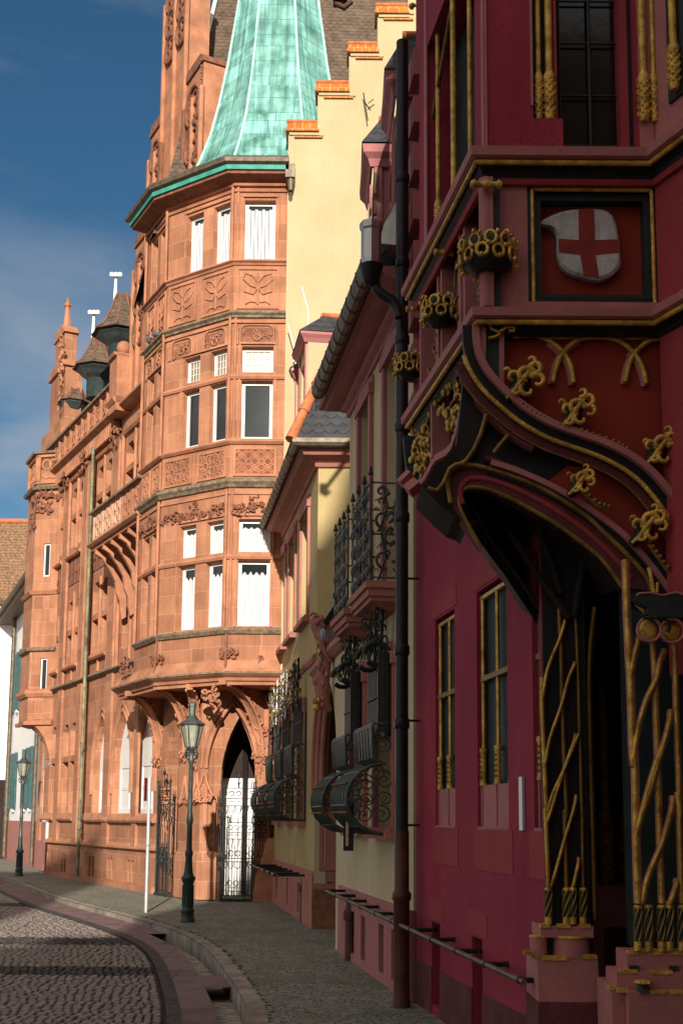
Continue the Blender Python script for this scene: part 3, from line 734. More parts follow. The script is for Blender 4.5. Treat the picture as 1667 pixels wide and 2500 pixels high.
# soffit and corbel brackets
m=MB('sandstone_plain');m.plan([(-1.2,24.9),B1,B2,BS.pl(BS.L+1.2),S.pl(1.9),S.pl(0),G1,(-1.2,26.1)],4.4,4.5);m.build('oriel_soffit',sand)
def bracket(p0,p1,z0,z1,th=.16,mt='sandstone_plain'):
    F_=Fr(p0,p1);Lx=F_.L;m=MB(mt);up=[];lo=[]
    for i in range(11):
        t=i/10;a=t*math.pi/2
        lo.append((Lx*(1-math.cos(a)),z0+(z1-z0)*math.sin(a)))
    pts=[(-.25,z0-.1),(0,z0-.1)]+lo+[(Lx+.1,z1),(Lx+.1,z1+.12),(-.25,z1+.12)]
    m.prism(F_,pts,-th/2,th/2)
    for o_ in (-th/2-.01,th/2+.01): m.sz(F_,[(a+.0,z) for a,z in lo],.035,o_,6)
    m.m='sandstone_plain'
    for i in range(2,10,1): m.foliage(F_,lo[i][0]-.06,lo[i][0]+.06,lo[i][1]+.02,lo[i][1]+.1,-th/2-.06,2,.06,.02,.04,seed=i);m.foliage(F_,lo[i][0]-.06,lo[i][0]+.06,lo[i][1]+.02,lo[i][1]+.1,th/2,2,.06,.02,.05,seed=i+9)
    m.foliage(F_,-.1,.16,z0-.15,z0+.05,-th/2-.05,10,.06,.022,th+.06,seed=4)
    m.build('corbel_bracket',sand)
bracket((-1.72,26.1),(B1[0]-.02,B1[1]+.05),3.05,4.4);bracket((-3.35,26.75),(B2[0]+.05,B2[1]+.1),3.1,4.4);bracket(S.pl(1.4),BS.pl(BS.L+.3,.0),3.05,4.4,.2)
bracket((-3.1,26.35),(-3.15,25.55),2.9,4.35,.14)
m=MB('sandstone_plain')
# portrait relief corbel between brackets
c=Vector((-2.75,25.35,4.2));m.ball(c,.13,8,(1.3,1,.8));m.ball(c+Vector((.06,-.06,-.02)),.09,8);m.foliage(BF,BF.L+.15,BF.L+.5,4.05,4.35,-.3,14,.08,.03,.1,seed=6)
m.tube([(-2.62,25.3,3.85),(-2.6,25.4,3.95),(-2.66,25.3,4.1)],[.02,.08,.1],6);m.build('carved_boss',sand)
# blind arch with carving to the right of the gate arch
m=MB('sandstone_plain')
m.sz(G,pointed(.14,.5,3.6,4.0,4.3)[1:]+[(.14,3.6)],.03,.04,5);m.foliage(G,.12,.52,3.55,3.7,.02,12,.07,.024,.06,seed=5);m.foliage(G,.1,.6,4.15,4.45,.02,14,.06,.02,.06,seed=15)
for i in range(14):
    t=i/13;m.foliage(G,.2+.12*t,.34+.02*t,3.45-.9*t,3.5-.9*t,.02,2,.05,.018,.05,seed=i+40)
m.foliage(G,.12,.42,2.88,3.08,.02,14,.055,.02,.08,seed=70);m.sz(G,[(.45,3.6),(.3,3.1),(.35,2.6),(.28,2.2)],.03,.03,5);m.build('carved_tracery',sand)
# ---- corner ground floor
m=MB('sandstone');m.wall(G,rect(-.2,G.L,0,4.5),[pointed(.43,1.42,.0,2.75,4.1)],0,.16)
m.build('gate_wall',sand)
m=MB('sandstone');m.wall(Fr((-1.38,26.26),(-2.95,26.26)),rect(-.2,1.5,0,4.5),[pointed(.43,1.16,.0,2.5,3.85)],0,.45);m.build('gate_reveal',sand)
m=MB('sandstone_plain')
for g,r in ((.04,.045),(.14,.03)): m.sz(G,[p for p in pointed(.43-g,1.42+g,0.2,2.75,4.1+g)][2:],r,.01,6)
m.build('gate_arch_moulding',sand)
m=MB('sandstone');m.wall(CH,rect(0,CH.L,0,4.5),[],0,.5);m.sweep([G.pl(1.2),G1,CH.pl(CH.L),S.pl(.1)],[(0,-.9),(.07,-.9),(.07,-.02),(0,.1)],1,.92);m.build('corner_pier',sand)
m=MB('sandstone_plain');m.prism(G,[(-.2,0),(.42,0),(.36,.5),(.22,.95),(.12,1.3),(-.2,1.3)],0,.32);m.build('buttress',sand)
m=MB('sandstone_dark');
for i in range(7):
    for j in range(5): m.tube([G.at(-.1+j*.1+(i%2)*.05,1.35+i*.075,.03),G.at(-.05+j*.1+(i%2)*.05,1.38+i*.075,.1),G.at(.0+j*.1+(i%2)*.05,1.34+i*.075,.03)],.022,5)
m.build('carved_scales',sand)
m=MB('sandstone_plain')
for (F_,a,z) in ((CH,.15,2.1),(CH,.75,2.05),(G,1.5,2.1)):
    for sg in (-1,1): m.sz(F_,[(a+sg*.02,z+.55),(a+sg*.06,z+.35),(a+sg*.18,z+.1),(a+sg*.14,z-.05),(a+sg*.05,z)],.035,.03,6)
    m.foliage(F_,a-.2,a+.2,z-.05,z+.12,.02,8,.07,.024,.05,seed=int(a*10))
m.build('vine_relief',sand)
# passage behind the gate
m=MB('white_render');m.wbox(-2.9,-.9,28.0,28.1,0,2.6);m.build('passage_wall',sand,label='white wall at the back of the passage behind the iron gate')
m=MB('render_yellow');m.wbox(-2.78,-2.66,26.75,28.0,0,3.4);m.build('passage_side',sand)
m=MB('interior_dark');m.wbox(-2.9,-.9,28.02,28.12,2.6,4.5);m.wbox(-.95,-.85,26.7,28.1,0,4.5);m.wbox(-3.3,-.9,26.75,28.1,4.3,4.4);m.build('passage_vault_shade',sand)  # vault and side; back wall above the white coloured dark as the arch's shade
# ---- copper spire over the bay
OC=Vector((-1.6,27.0,0));k8=1/math.cos(math.pi/8)
prof=[(2.22,15.58),(2.08,15.78),(1.93,16.1),(1.72,16.6),(1.50,17.3),(1.33,18.1),(1.15,19.2),(.98,20.5),(.80,22.0),(.55,24.0),(.05,27.5)]
# corrected against the outline seen at each height
m=MB('copper');ms=MB('copper_seam')
for i in range(len(prof)-1):
    (r0,z0),(r1,z1)=prof[i],prof[i+1];vs=[]
    for r,z in ((r0,z0),(r1,z1)):
        for q in range(8):
            w_=math.radians(22.5+45*q-90);vs.append((OC.x+r*k8*math.cos(w_),OC.y+r*k8*math.sin(w_),z))
    m.add(vs,[(q,(q+1)%8,8+(q+1)%8,8+q) for q in range(8)])
    for q in range(8): ms.tube([vs[q],vs[8+q]],.035,5)
m.build('copper_spire',sand);ms.build('spire_seam',sand)
ring=[(OC.x+2.5*k8*math.cos(math.radians(-67.5-45*q)),OC.y+2.5*k8*math.sin(math.radians(-67.5-45*q))) for q in range(0,5)]
ring=[(-1.2,24.5)]+[(-2.53,24.5),(-4.3,25.72),(-5.05,27.15),(-4.2,27.75)]
m=MB('gutter_old');m.sweep(ring,[(-.3,.12),(-.02,.13),(.06,.12),(.10,.06),(.08,-.02),(.0,-.06),(-.3,.0)],1,15.58);m.build('spire_gutter',sand)
m=MB('copper_trim');m.sweep(ring,[(-.05,0),(.0,0),(.0,.1),(-.05,.1)],1,15.42);m.m='sandstone_dark';m.sweep(ring,[(-.05,-.08),(-.45,-.2),(-.45,-.1),(-.05,.0)],1,15.43)
m.build('spire_eave',sand)
m=MB('copper')
m.add([(-1.24,24.5,15.7),ring[1]+(15.7,),(-2.35,24.95,15.85),(-1.24,24.95,15.85)],[(0,1,2,3)]);m.add([ring[1]+(15.7,),ring[2]+(15.7,),(-3.9,26.1,15.9),(-2.35,24.95,15.85)],[(0,1,2,3)]);m.add([ring[2]+(15.7,),ring[3]+(15.7,),(-4.5,27.3,15.9),(-3.9,26.1,15.9)],[(0,1,2,3)])
m.build('spire_skirt',sand)
m=MB('sandstone_pale')
for t in (.15,.6): m.ball((-1.3-1.2*t,24.6,15.4),.05,6)
for t in (.2,.55,.9): m.ball((-2.5-1.7*t,24.6+1.17*t,15.4),.05,6)
m.build('eave_stud',sand)
# downpipes
m=MB('gutter_old');c=(-1.16,24.62,15.35);m.wbox(-1.27,-1.07,24.5,24.72,15.25,15.55);m.lathe(c,[(.05,-.35),(.06,-.3),(.09,-.15),(.09,-.1)],8)
m.tube([(-1.16,24.62,15.1),(-1.17,24.8,14.8),(-1.17,24.82,9.0)],.045,8);m.m='pipe_brown'
m.build('downpipe',sand,label='slim old downpipe at the right edge of the sandstone oriel')
m=MB('pipe_green');s_=S.P(*zT(1170,100),.25)[0]
pts=[]
for u,v in (zT(1170,60),zT(1145,640),zT(1125,1380),zT(1115,1500),zT(1095,2250),zS(1065,300),zS(1040,900),zS(1030,1300)):
    pts.append(S.at(*S.P(u,v,.25),.25))
sa=sum(S.P(u,v,.25)[0] for u,v in (zT(1170,60),zT(1095,2250),zS(1040,900)))/3
m.tube([S.at(sa,z,.25) for z in (11.9,9,8,4,1.2,.15)],.045,8)
for z in (10.8,8.6,6.1,3.7,1.4): m.lathe(S.at(sa,z,.25),[(.055,-.04),(.062,-.02),(.062,.02),(.055,.04)],8)
m.build('downpipe',sand,label='tall green downpipe running down the street facade')
# small sign on the plinth near the turret
m=MB('bone_white');m.box(S,11.2,11.4,1.0,1.55,.0,.03);m.build('notice_plate',sand)
# ================================================================ STEPPED GABLE HOUSE
def W2(o): return o
stg=thing('stepped_gable_house','tall pale yellow stepped gable wall capped in orange tiles beside the copper spire','house',(0.5,27,0))
YF=Fr((4.737,24.75),(-1.232,24.75));GS=lambda x,z:(x*.9475,1.7+(z-1.7)*.9475)
m=MB('render_yellow')
out=[(-1.3,4.0),(4.5,4.0),(4.5,21.3),(1.42,21.3),(1.42,20.15),(.72,20.15),(.72,19.17),(.07,19.17),(.07,18.2),(-.64,18.2),(-.64,17.2),(-1.3,17.2)]
m.wall(YF,[(4.737-x,z) for x,z in [GS(*q) for q in out]],[],0,.35);m.build('gable_wall',stg)
caps=[(-1.34,-.6,17.58),(-.68,.09,18.56),(.04,.76,19.54),(.68,1.46,20.52),(1.38,2.3,21.6)]
for i,(x0,x1,zt) in enumerate(caps):
    m=MB('orange_tile');F_=YF
    (x0,zt),(x1,_)=GS(x0,zt),GS(x1,zt);a,b=4.737-x1,4.737-x0
    vs=[F_.at(a,zt-.36,.12),F_.at(b,zt-.36,.12),F_.at(b,zt,-.15),F_.at(a,zt,-.15),F_.at(a,zt-.36,-.45),F_.at(b,zt-.36,-.45)]
    m.add(vs,[(0,1,2,3),(3,2,5,4),(0,3,4),(1,5,2),(0,4,5,1)])
    m.m='ridge_tile';m.tube([F_.at(a-.01,zt+.01,-.15),F_.at(b+.01,zt+.01,-.15)],.045,6);m.box(F_,b-.03,b+.02,zt-.37,zt-.3,-.45,.14)
    m.build('tile_coping',stg)
    m=MB('render_yellow');m.box(F_,a+.0,b-.06,zt-.43,zt-.37,-.3,.07)
    m.m='orange_tile';m.box(F_,a-.08,b-.16,zt-.475,zt-.44,-.0,.05);m.m='render_yellow'
    m.box(F_,b-.17,b-.05,zt-1.35 if i else 15.2,zt-.43,0,.035);m.build('step_moulding',stg)
m=MB('render_yellow');m.wbox(-1.15,4.4,25.2,27.6,4,14.9);m.build('house_body',stg)
m=MB('iron');p=atY(898,262,24.6);m.tube([p-Vector((0,0,.3)),p+Vector((-.1,0,.35))],.012,4);m.tube([p+Vector((0,0,.1)),p+Vector((.12,0,.2))],.01,4);m.build('aerial',stg)
# ================================================================ LOW OCHRE HOUSE
L=Fr((-1.39,26.0),(-.405,19.7));LL=L.L
low=thing('ochre_house','low ochre yellow house with hipped slate roof, dormers and three bellied window grilles','house',(1,22.5,0))
hs=[rect(a,b,5.15,7.05) for a,b in ((.85,1.75),(2.45,3.4),(4.3,5.3))]+[rect(a,b,1.7,3.5) for a,b in ((.9,1.7),(2.65,3.4),(4.35,5.15))]+[rect(a,a+.3,.12,.62) for a in (.9,2.8,4.5)]
m=MB('render_ochre');m.wall(L,rect(0,LL,0,7.5),hs,0,.28);m.build('facade',low)
m=MB('render_ochre');FK=Fr((1.6,19.7),(-.405,19.7));m.wall(FK,rect(0,FK.L,0,7.5),[],0,.28);m.build('side_wall',low)
m=MB('pink_stone')
def rsurround(m,F,a,b,z0,z1,w=.11,d=.045,ear=True,sill=True):
    m.box(F,a-w,a,z0,z1,0,d);m.box(F,b,b+w,z0,z1,0,d)
    pts=[(a-w-.03,z1),(b+w+.03,z1),(b+w+.03,z1+.12),((a+b)/2+.12,z1+.2),((a+b)/2-.12,z1+.2),(a-w-.03,z1+.12)]
    m.prism(F,pts,0,d+.02);m.prism(F,[(x,z+ .1 if z>z1+.05 else z+.12) for x,z in pts],0,d*.5)
    if sill: m.box(F,a-w-.05,b+w+.05,z0-.12,z0-.04,0,d+.08);m.box(F,a-w-.02,b+w+.02,z0-.04,z0,0,d+.04)
for a,b,*_ in ((.85,1.75),(2.45,3.4),(4.3,5.3)):
    m=MB('pink_stone');rsurround(m,L,a,b,5.15,7.05);m.build('window_surround',low);window(L,a,b,5.15,7.05,-.14,low,cols=2,rows=3,fw=.06,glass='glass_dark')
for a,b in ((.9,1.7),(2.65,3.4),(4.35,5.15)):
    m=MB('pink_stone');rsurround(m,L,a,b,1.7,3.5);m.build('window_surround',low);window(L,a,b,1.7,3.5,-.14,low,cols=2,rows=3,fw=.06,glass='glass_dark')
m=MB('pink_stone');m.wall(L,rect(0,LL,0,.84),[rect(a,a+.3,.12,.62) for a in (.9,2.8,4.5)],.035,.08);m.box(L,0,LL,.84,.88,0,.02)
m.sweep([L.pl(.0),L.pl(LL)],[(0,-.05),(.03,-.05),(.06,.0),(.06,.05),(0,.09)],-1,4.28);m.build('plinth',low)
pe=[L.pl(0),L.pl(LL),(1.6,19.7)]
sd=-1
# pick the side of the sweep that faces the street
def street(path): 
    a=Vector(path[0]);b=Vector(path[1]);d=(b-a).normalized();n=Vector((-d.y,d.x));return 1 if n.dot(-a)>0 else -1
sd=street(pe)
m=MB('pink_stone');m.sweep(pe,[(0,-.1),(.05,-.09),(.07,-.05),(.05,-.03),(.14,.02),(.27,.05),(.3,.1),(.34,.12),(.34,.17),(0,.2)],sd,7.55);m.build('eaves_cornice',low)
m=MB('gutter_old');m.sweep(pe,[(.34,.2),(.335,.13),(.365,.08),(.41,.06),(.455,.08),(.485,.13),(.48,.2),(.455,.2),(.45,.12),(.38,.12),(.37,.2)],sd,7.62)
for i in range(18):
    a=L.pl(LL*(i+.5)/18,.42);m.tube([(a[0]-.07,a[1],7.80),(a[0]-.07,a[1],7.70),(a[0],a[1],7.665),(a[0]+.07,a[1],7.7),(a[0]+.07,a[1],7.82)],.009,4)
m.build('gutter',low)
c=L.at(.05,7.6,.48);m=MB('zinc');m.wbox(c.x-.13,c.x+.1,c.y-.12,c.y+.12,7.3,7.72);m.wbox(c.x-.15,c.x+.12,c.y-.14,c.y+.14,7.72,7.77);m.lathe((c.x,c.y,6.9),[(.05,0),(.05,.15),(.11,.4)],8)
m.m='pipe_black';q=L.at(.12,0,.1);m.tube([(c.x,c.y,6.95),(c.x+.02,c.y,6.75),(q.x-.05,q.y,6.5),(q.x,q.y,6.35),(q.x,q.y,4.6)],.05,8);m.m='pipe_brown';m.tube([(q.x,q.y,4.6),(q.x,q.y,.1)],.052,8)
for z in (6.2,5.2,4.2,3.2,2.2): m.lathe((q.x,q.y,z),[(.062,-.03),(.066,0),(.062,.03)],8)
m.build('downpipe',low,label='rainwater head and long downpipe where the ochre house meets the red sandstone')
# hipped slate roof
E0=L.at(LL,7.78,.45);E0=Vector((E0.x,19.28,7.78));E1=L.at(0,7.78,.45);R0_=Vector((.95,21.1,12.6));R1_=Vector((.25,26.05,12.6))
m=MB('roof_slate');m.flat([E0,Vector((3.0,19.28,7.78)),Vector((3.0,21.1,12.6)),R0_]);m.flat([E1,E0,R0_,R1_]);m.build('roof',low)
m=MB('ridge_tile')
for i in range(9):
    a=E0.lerp(R0_,i/9);b=E0.lerp(R0_,(i+1.15)/9);m.tube([a+Vector((0,0,.02)),b+Vector((0,0,.03))],[.10,.075],7)
m.build('hip_tiles',low)
m=MB('iron')
a=Vector((-.45,19.5,8.45));
for zz in (0,.14): m.tube([a+Vector((0,0,zz)),a+Vector((2.4,0,zz))],.01,4)
for i in range(14): m.tube([a+Vector((.17*i,0,-.12)),a+Vector((.17*i,0,.16))],.008,4)
m.m='bone_white';m.tube([(-.28,19.9,8.9),(-.45,19.6,8.5),(-.4,19.5,8.2),(-.55,19.35,7.85)],.008,4);m.tube([(-.28,19.9,8.9),(-.2,20.2,9.5)],.008,4)
m.build('snow_guard',low)
def dormer(par,F,s0,s1,z0,z1,o,back,mt,roofz,cheek,roofm='roof_slate',ov=.14):
    """wall dormer: front at offset o, cheeks running back, cornice and a little tiled roof"""
    m=MB(cheek);m.wall(F,rect(s0,s1,z0,z1),[rect(s0+.25,s1-.25,z0+.5,z1-.35)],o,.15)
    a,b=F.pl(s0,o),F.pl(s1,o);a2,b2=F.pl(s0,o-back),F.pl(s1,o-back)
    # cheeks at right angles
    for p,q in ((a,a2),(b,b2)):
        f_=Fr(p,q);m.box(f_,0.02,f_.L,z0,z1,-.05,.05)
    d=m.build('dormer',par)
    window(F,s0+.25,s1-.25,z0+.5,z1-.35,o-.1,par,fw=.05)
    m=MB('pink_trim');pth=[a2,a,b,b2];k=street([a,b]);m.sweep(pth,[(0,-.1),(.05,-.08),(.09,0),(ov,.06),(ov,.12),(0,.14)],k,z1)
    m.box(F,s0,s0+.16,z0,z1,o,o+.03);m.box(F,s1-.16,s1,z0,z1,o,o+.03);m.build('dormer_cornice',d)
    m=MB(roofm);ov_=ov+.02
    A=F.at(s0-ov_,z1+.12,o+ov_);B=F.at(s1+ov_,z1+.12,o+ov_);C=F.at(s1-.1,roofz,o-.35);D=F.at(s0+.1,roofz,o-.35)
    A2=F.at(s0-ov_,z1+.12,o-back);B2=F.at(s1+ov_,z1+.12,o-back);C2=F.at(s1-.1,roofz,o-back);D2=F.at(s0+.1,roofz,o-back)
    m.add([A,B,C,D,A2,B2,C2,D2],[(0,1,2,3),(1,5,6,2),(0,3,7,4),(3,2,6,7),(4,7,6,5)]);m.m='ridge_tile';m.tube([D,C],.07,6);m.tube([D,D2],.06,6);m.tube([C,C2],.06,6);m.build('dormer_roof',d)
    return d
dormer(low,L,1.9,3.0,7.9,11.05,-.2,1.6,'render_yellow',11.6,'render_yellow')
dormer(low,L,.35,1.35,7.9,10.9,-.2,1.6,'render_yellow',11.45,'render_yellow')
dormer(low,L,4.2,5.1,8.4,10.75,-.75,1.6,'pink_trim',11.5,'render_yellow','ridge_tile')
m=MB('bone_white')
for x,y,z in ((-.72,23,11.6),(-1.05,24.5,11.45)): m.tube([(x,y,z-.5),(x+.02,y,z),(x-.12,y,z+.5)],.012,4)
m.build('lightning_rod',low)
# ================================================================ NEAR YELLOW HOUSE
N=Fr((-.04,16.6),(.70,11.85));NL=N.L
near=thing('balcony_house','yellow house with pink stone trim, portal, two iron balconies and bellied grilles in the shade','house',(1.2,15,0))
NWu=[N.P(u,1100)[0] for u in (877,908,939,975)];NW=((NWu[0]+.16,NWu[1]-.02),(NWu[2]+.14,min(NWu[3],NL-.12)))
hs=[rect(a,b,4.2,6.72) for a,b in NW]
g0=[(1.35,2.2),(3.0,3.95)]
hs2=[rect(a,b,1.62,3.3) for a,b in g0]+[rect(a,a+.28,.1,.6) for a in (1.35,2.1,3.2,3.9)]
m=MB('render_cream');m.wall(N,rect(.85,NL,4.1,7.15),hs,0,.3);m.wall(N,rect(0,NL,0,4.1),hs2,0,.3);m.build('facade',near)
m=MB('render_cream');m.wbox(.11,1.5,15.6,15.8,4.1,7.1);m.build('side_wall',near)
for a,b in NW:
    m=MB('pink_trim');rsurround(m,N,a,b,4.2,6.72,w=.13,d=.05,sill=False);m.build('window_surround',near);window(N,a,b,4.2,6.72,-.16,near,cols=2,rows=4,fw=.06)
for a,b in g0:
    m=MB('pink_trim');rsurround(m,N,a,b,1.62,3.3,w=.13,d=.06);m.build('window_surround',near);window(N,a,b,1.62,3.3,-.16,near,cols=2,rows=3,fw=.06)
m=MB('pink_trim');m.wall(N,rect(.35,NL,0,.85),[rect(a,a+.28,.1,.6) for a in (1.35,2.1,3.2,3.9)],.035,.08);m.build('plinth',near)
for a in (1.35,2.1,3.2,3.9):
    m=MB('interior_dark');m.box(N,a,a+.28,.1,.6,-.3,-.26);m.build('basement_window',near)
# portal wall with arch between the two houses
PW=Fr(L.pl(LL,0),N.pl(0,0));PL=PW.L
def archr(a,b,z0,zs,zt,n=12):
    return [(a,z0),(b,z0)]+[((a+b)/2+(b-a)/2*math.cos(math.pi*i/n),zs+(zt-zs)*math.sin(math.pi*i/n)) for i in range(n+1)]
m=MB('render_cream');m.wall(PW,rect(0,PL,-.2,4.2),[archr(.06,PL-.1,-.1,2.3,3.75)],0,.2);m.build('portal_wall',near)
m=MB('pink_stone')
ar_=archr(.06,PL-.1,.75,2.3,3.72,16);far_=[p for p in ar_[2:] if p[0]<PL*.62][::1]+[(.06,1.95)]
for g,o_,r_ in ((.0,.03,.05),(.10,-.03,.055),(.19,-.09,.05),(-.09,.01,.03)):
    m.sz(PW,[(x+g*(1 if x<PL/2 else 0),z-g*.35) for x,z in far_],r_,o_,7)
# far jamb: pilaster face turned to the camera
FJ=Fr((.35,19.66),(-.405,19.66))
m.box(FJ,.0,FJ.L-.0,.72,3.2,-.1,.0);m.box(FJ,.02,FJ.L-.0,0,.7,-.1,.035);m.box(FJ,.0,FJ.L+.03,1.95,2.02,-.05,.06);m.box(FJ,.0,FJ.L+.02,1.85,1.92,-.05,.03)
m.box(FJ,.28,.34,.9,1.75,0,.025);m.box(FJ,.62,.68,.9,1.75,0,.025);m.box(FJ,.34,.62,1.69,1.75,0,.025);m.box(FJ,.34,.62,.9,.96,0,.025)
m.m='sandstone_dark';m.box(FJ,-.02,FJ.L+.02,0,.62,.036,.07);m.build('portal_surround',near)
m=MB('wood_brown');bkp=PW.off(-.9);m.box(bkp,-.5,PL+.5,0,4.2,-.1,0)
for i in range(4): m.box(bkp,.3+i*.75,.85+i*.75,.3,1.6,0,.03);m.box(bkp,.3+i*.75,.85+i*.75,1.75,2.9,0,.03)
m.build('portal_door',near)
m=MB('interior_dark');m.box(PW,-.1,PL+.1,4.05,4.15,-2.5,.0);m.box(N,.0,.05,0,4.1,-1.2,-.31);m.build('portal_ceiling',near)
m=MB('pink_stone');m.sweep([PW.pl(-.0),PW.pl(PL),N.pl(1.1)],[(0,-.06),(.05,-.04),(.12,.03),(.12,.1),(0,.14)],street([PW.pl(0),PW.pl(PL)]),3.98);m.build('portal_cornice',near)
m=MB('pipe_brown')
for i in range(11): m.box(PW,.1+i*.3,.18+i*.3,4.2,4.65,-.12,-.04)
m.m='iron';m.box(PW,-.05,PL,4.65,4.74,-.2,.04);m.m='wood_brown';m.box(PW,0,PL,4.12,4.2,-.2,.02);m.build('balustrade',near)
# carved keystone figure: bearded herm with scrolls below an ornate console
m=MB('pink_stone');kc=PW.at(2.55,0,.0);kn=PW.n
def kp(o,z,a=0): q=kc+kn*o+PW.d*a;return Vector((q.x,q.y,z))
m.tube([kp(.04,3.2),kp(.13,3.3),kp(.17,3.5),kp(.14,3.75),kp(.09,4.0),kp(.15,4.2),kp(.26,4.38),kp(.3,4.5)],[.04,.09,.11,.10,.06,.07,.08,.06],8)
Rk=random.Random(12)
for i in range(16): m.leaf(kp(.16+Rk.uniform(-.05,.06),3.25+.042*i,Rk.uniform(-.1,.1)),PW.d*Rk.choice((-1,1)),Vector((0,0,1)),.075,.026)
for i in range(14): m.leaf(kp(.12+.012*i,3.9+.05*i,Rk.uniform(-.09,.09)),kn*Rk.choice((-1,1)),Vector((0,0,1)),.06,.02)
for i in range(7): m.ball(kp(.2+Rk.uniform(-.03,.05),4.42+Rk.uniform(-.07,.12),Rk.uniform(-.08,.08)),.045,6)
m.ball(kp(.22,3.62),.085,8,(1,1,1.2));m.ball(kp(.24,3.34),.06,8)
for sg in (-1,1): m.tube([kp(.05,3.9,sg*.10),kp(.16,4.05,sg*.14),kp(.22,4.25,sg*.10),kp(.2,4.42,sg*.05)],[.035,.045,.035,.02],6)
m.m='gilding'
for z,a in ((4.0,.1),(4.15,-.08),(3.32,.05),(3.27,-.05)): m.leaf(kp(.22,z,a),PW.d,Vector((0,0,1)),.06,.02)
m.ball(kp(.24,3.25),.06,6);m.m='oxide_red';m.ball(kp(.16,4.1,.02),.08,6,(.7,.7,1.6));m.m='sign_blue';m.ball(kp(.17,4.25,.12),.07,6,(.7,.7,1.6));m.build('keystone_figure',near)
# cornice, gutter, hopper
pe=[(1.2,15.7),N.pl(.55),N.pl(NL)]
pe=[(1.0,15.78),N.pl(.85),N.pl(NL)]
k=street([N.pl(0),N.pl(NL)])
m=MB('pink_trim');m.sweep(pe,[(0,0),(.03,.0),(.05,.03),(.035,.06),(.09,.09),(.12,.12),(.10,.14),(.2,.15),(.28,.17),(.30,.2),(.36,.21),(.38,.26),(0,.3)],k,7.0);m.build('eaves_cornice',near)
m=MB('gutter_old');gp=[N.pl(.98,.0),N.pl(NL,.0)];m.sweep(gp,[(.37,.22),(.365,.13),(.39,.07),(.44,.045),(.49,.06),(.525,.12),(.53,.22),(.505,.22),(.50,.14),(.4,.12),(.39,.22)],k,7.13)
for i in range(13):
    a=N.at(1.0+(NL-1.05)*i/12,0,.45);m.tube([(a.x-.085,a.y,7.35),(a.x-.082,a.y,7.25),(a.x-.045,a.y,7.185),(a.x,a.y,7.17),(a.x+.05,a.y,7.19),(a.x+.085,a.y,7.26)],.007,5)
m.build('gutter',near)
m=MB('roof_slate');m.flat([N.at(1.0,7.3,.4),N.at(NL,7.3,.4),N.at(NL,12.0,-3.2),N.at(1.0,12.0,-3.2)]);m.build('roof',near)
def cheeked(Y,x0,x1,z0,z1,zr,dep,fx):
    m=MB('pink_trim');m.wbox(x0+.02,x1,Y+.02,Y+dep-.02,z0,z1);F_=Fr((x1,Y),(x0,Y))
    m.box(F_,F_.L-.12,F_.L-.02,z0,z1,-.01,.02)
    d=m.build('dormer',near)
    m=MB('pink_trim');m.sweep([(x1,Y),(x0,Y),(x0-.02,Y+dep)],[(0,-.16),(.03,-.15),(.06,-.06),(.12,.0),(.13,.1),(0,.12)],street([(x1,Y),(x0,Y)]),z1);m.build('dormer_cornice',d)
    m=MB('pink_trim');m.box(Fr((x0,Y),(x0-.02,Y+dep)),.15,dep-.15,z0+.9,z1-.3,0,.03);m.m='glass_dark';m.box(Fr((x0,Y),(x0-.02,Y+dep)),.25,dep-.25,z0+1.0,z1-.4,.0,.035);m.build('dormer_window',d)
    m=MB('roof_slate');m.add([(x0-.14,Y-.14,z1+.12),(x1,Y-.14,z1+.12),(x1,Y+.2,zr),(x0+.1,Y+.2,zr),(x0-.14,Y+dep,z1+.12),(x0+.1,Y+dep-.2,zr),(x1,Y+dep-.2,zr)],[(0,1,2,3),(0,3,5,4),(3,2,6,5)]);m.m='ridge_tile';m.tube([(x0+.08,Y+.2,zr),(x1,Y+.2,zr)],.05,6);m.build('dormer_roof',d)
cheeked(14.5,.345,1.6,7.3,10.0,10.62,1.1,0);cheeked(12.9,.57,1.6,7.3,9.95,10.7,.9,0)
m=MB('wood_brown');m.wbox(.36,.40,14.44,14.5,9.2,9.75);m.m='iron';p=atY(904,268,14.4);m.tube([p,p+Vector((-.08,0,.12))],.008,4);m.tube([p+Vector((-.02,0,.03)),p+Vector((.05,0,.08))],.006,4);m.build('bracket_stay',near)
m=MB('zinc')
c=atY(905,625,12.05);x0,x1=atY(*zV(320,1700),11.4).x,atY(*zV(580,1700),11.4).x;zt=atY(*zV(400,1650),11.4).z;zb=atY(*zV(400,2060),11.4).z
q=[];r=(x1-x0)/2;cc=((x0+x1)/2,11.4)
m.lathe((cc[0],cc[1],0),[(r*.82,zb-.02),(r*.9,zb),(r*1.0,zb+.05),(r*1.0,zt),(r*1.12,zt+.02),(r*1.18,zt+.06),(r*1.12,zt+.09)],8,False)
m.m='pipe_black';m.lathe((cc[0],cc[1],0),[(.06,zb-.22),(.075,zb-.2),(.12,zb-.02)],10)
pts=[atY(*zI(x,y),11.42) for x,y in ((1372,180),(1385,235),(1425,270),(1470,295),(1500,340),(1512,390))];m.tube([Vector((cc[0]+.01,11.4,zb-.2))]+pts,.052,8)
m.build('rain_hopper',near,label='silvery zinc rainwater head with swan neck pipe under the eaves')
m=MB('zinc');pv=[atY(*zV(x,y),11.75) for x,y in ((520,1790),(590,1590),(700,1400),(815,1180),(830,1820))];m.add(pv+[p+Vector((0,.25,0)) for p in pv],[(0,1,2),(0,2,3,4),(5,6,7),(5,7,8,9),(0,1,6,5),(1,2,7,6),(2,3,8,7),(3,4,9,8),(4,0,5,9)]);m.build('flashing',near)
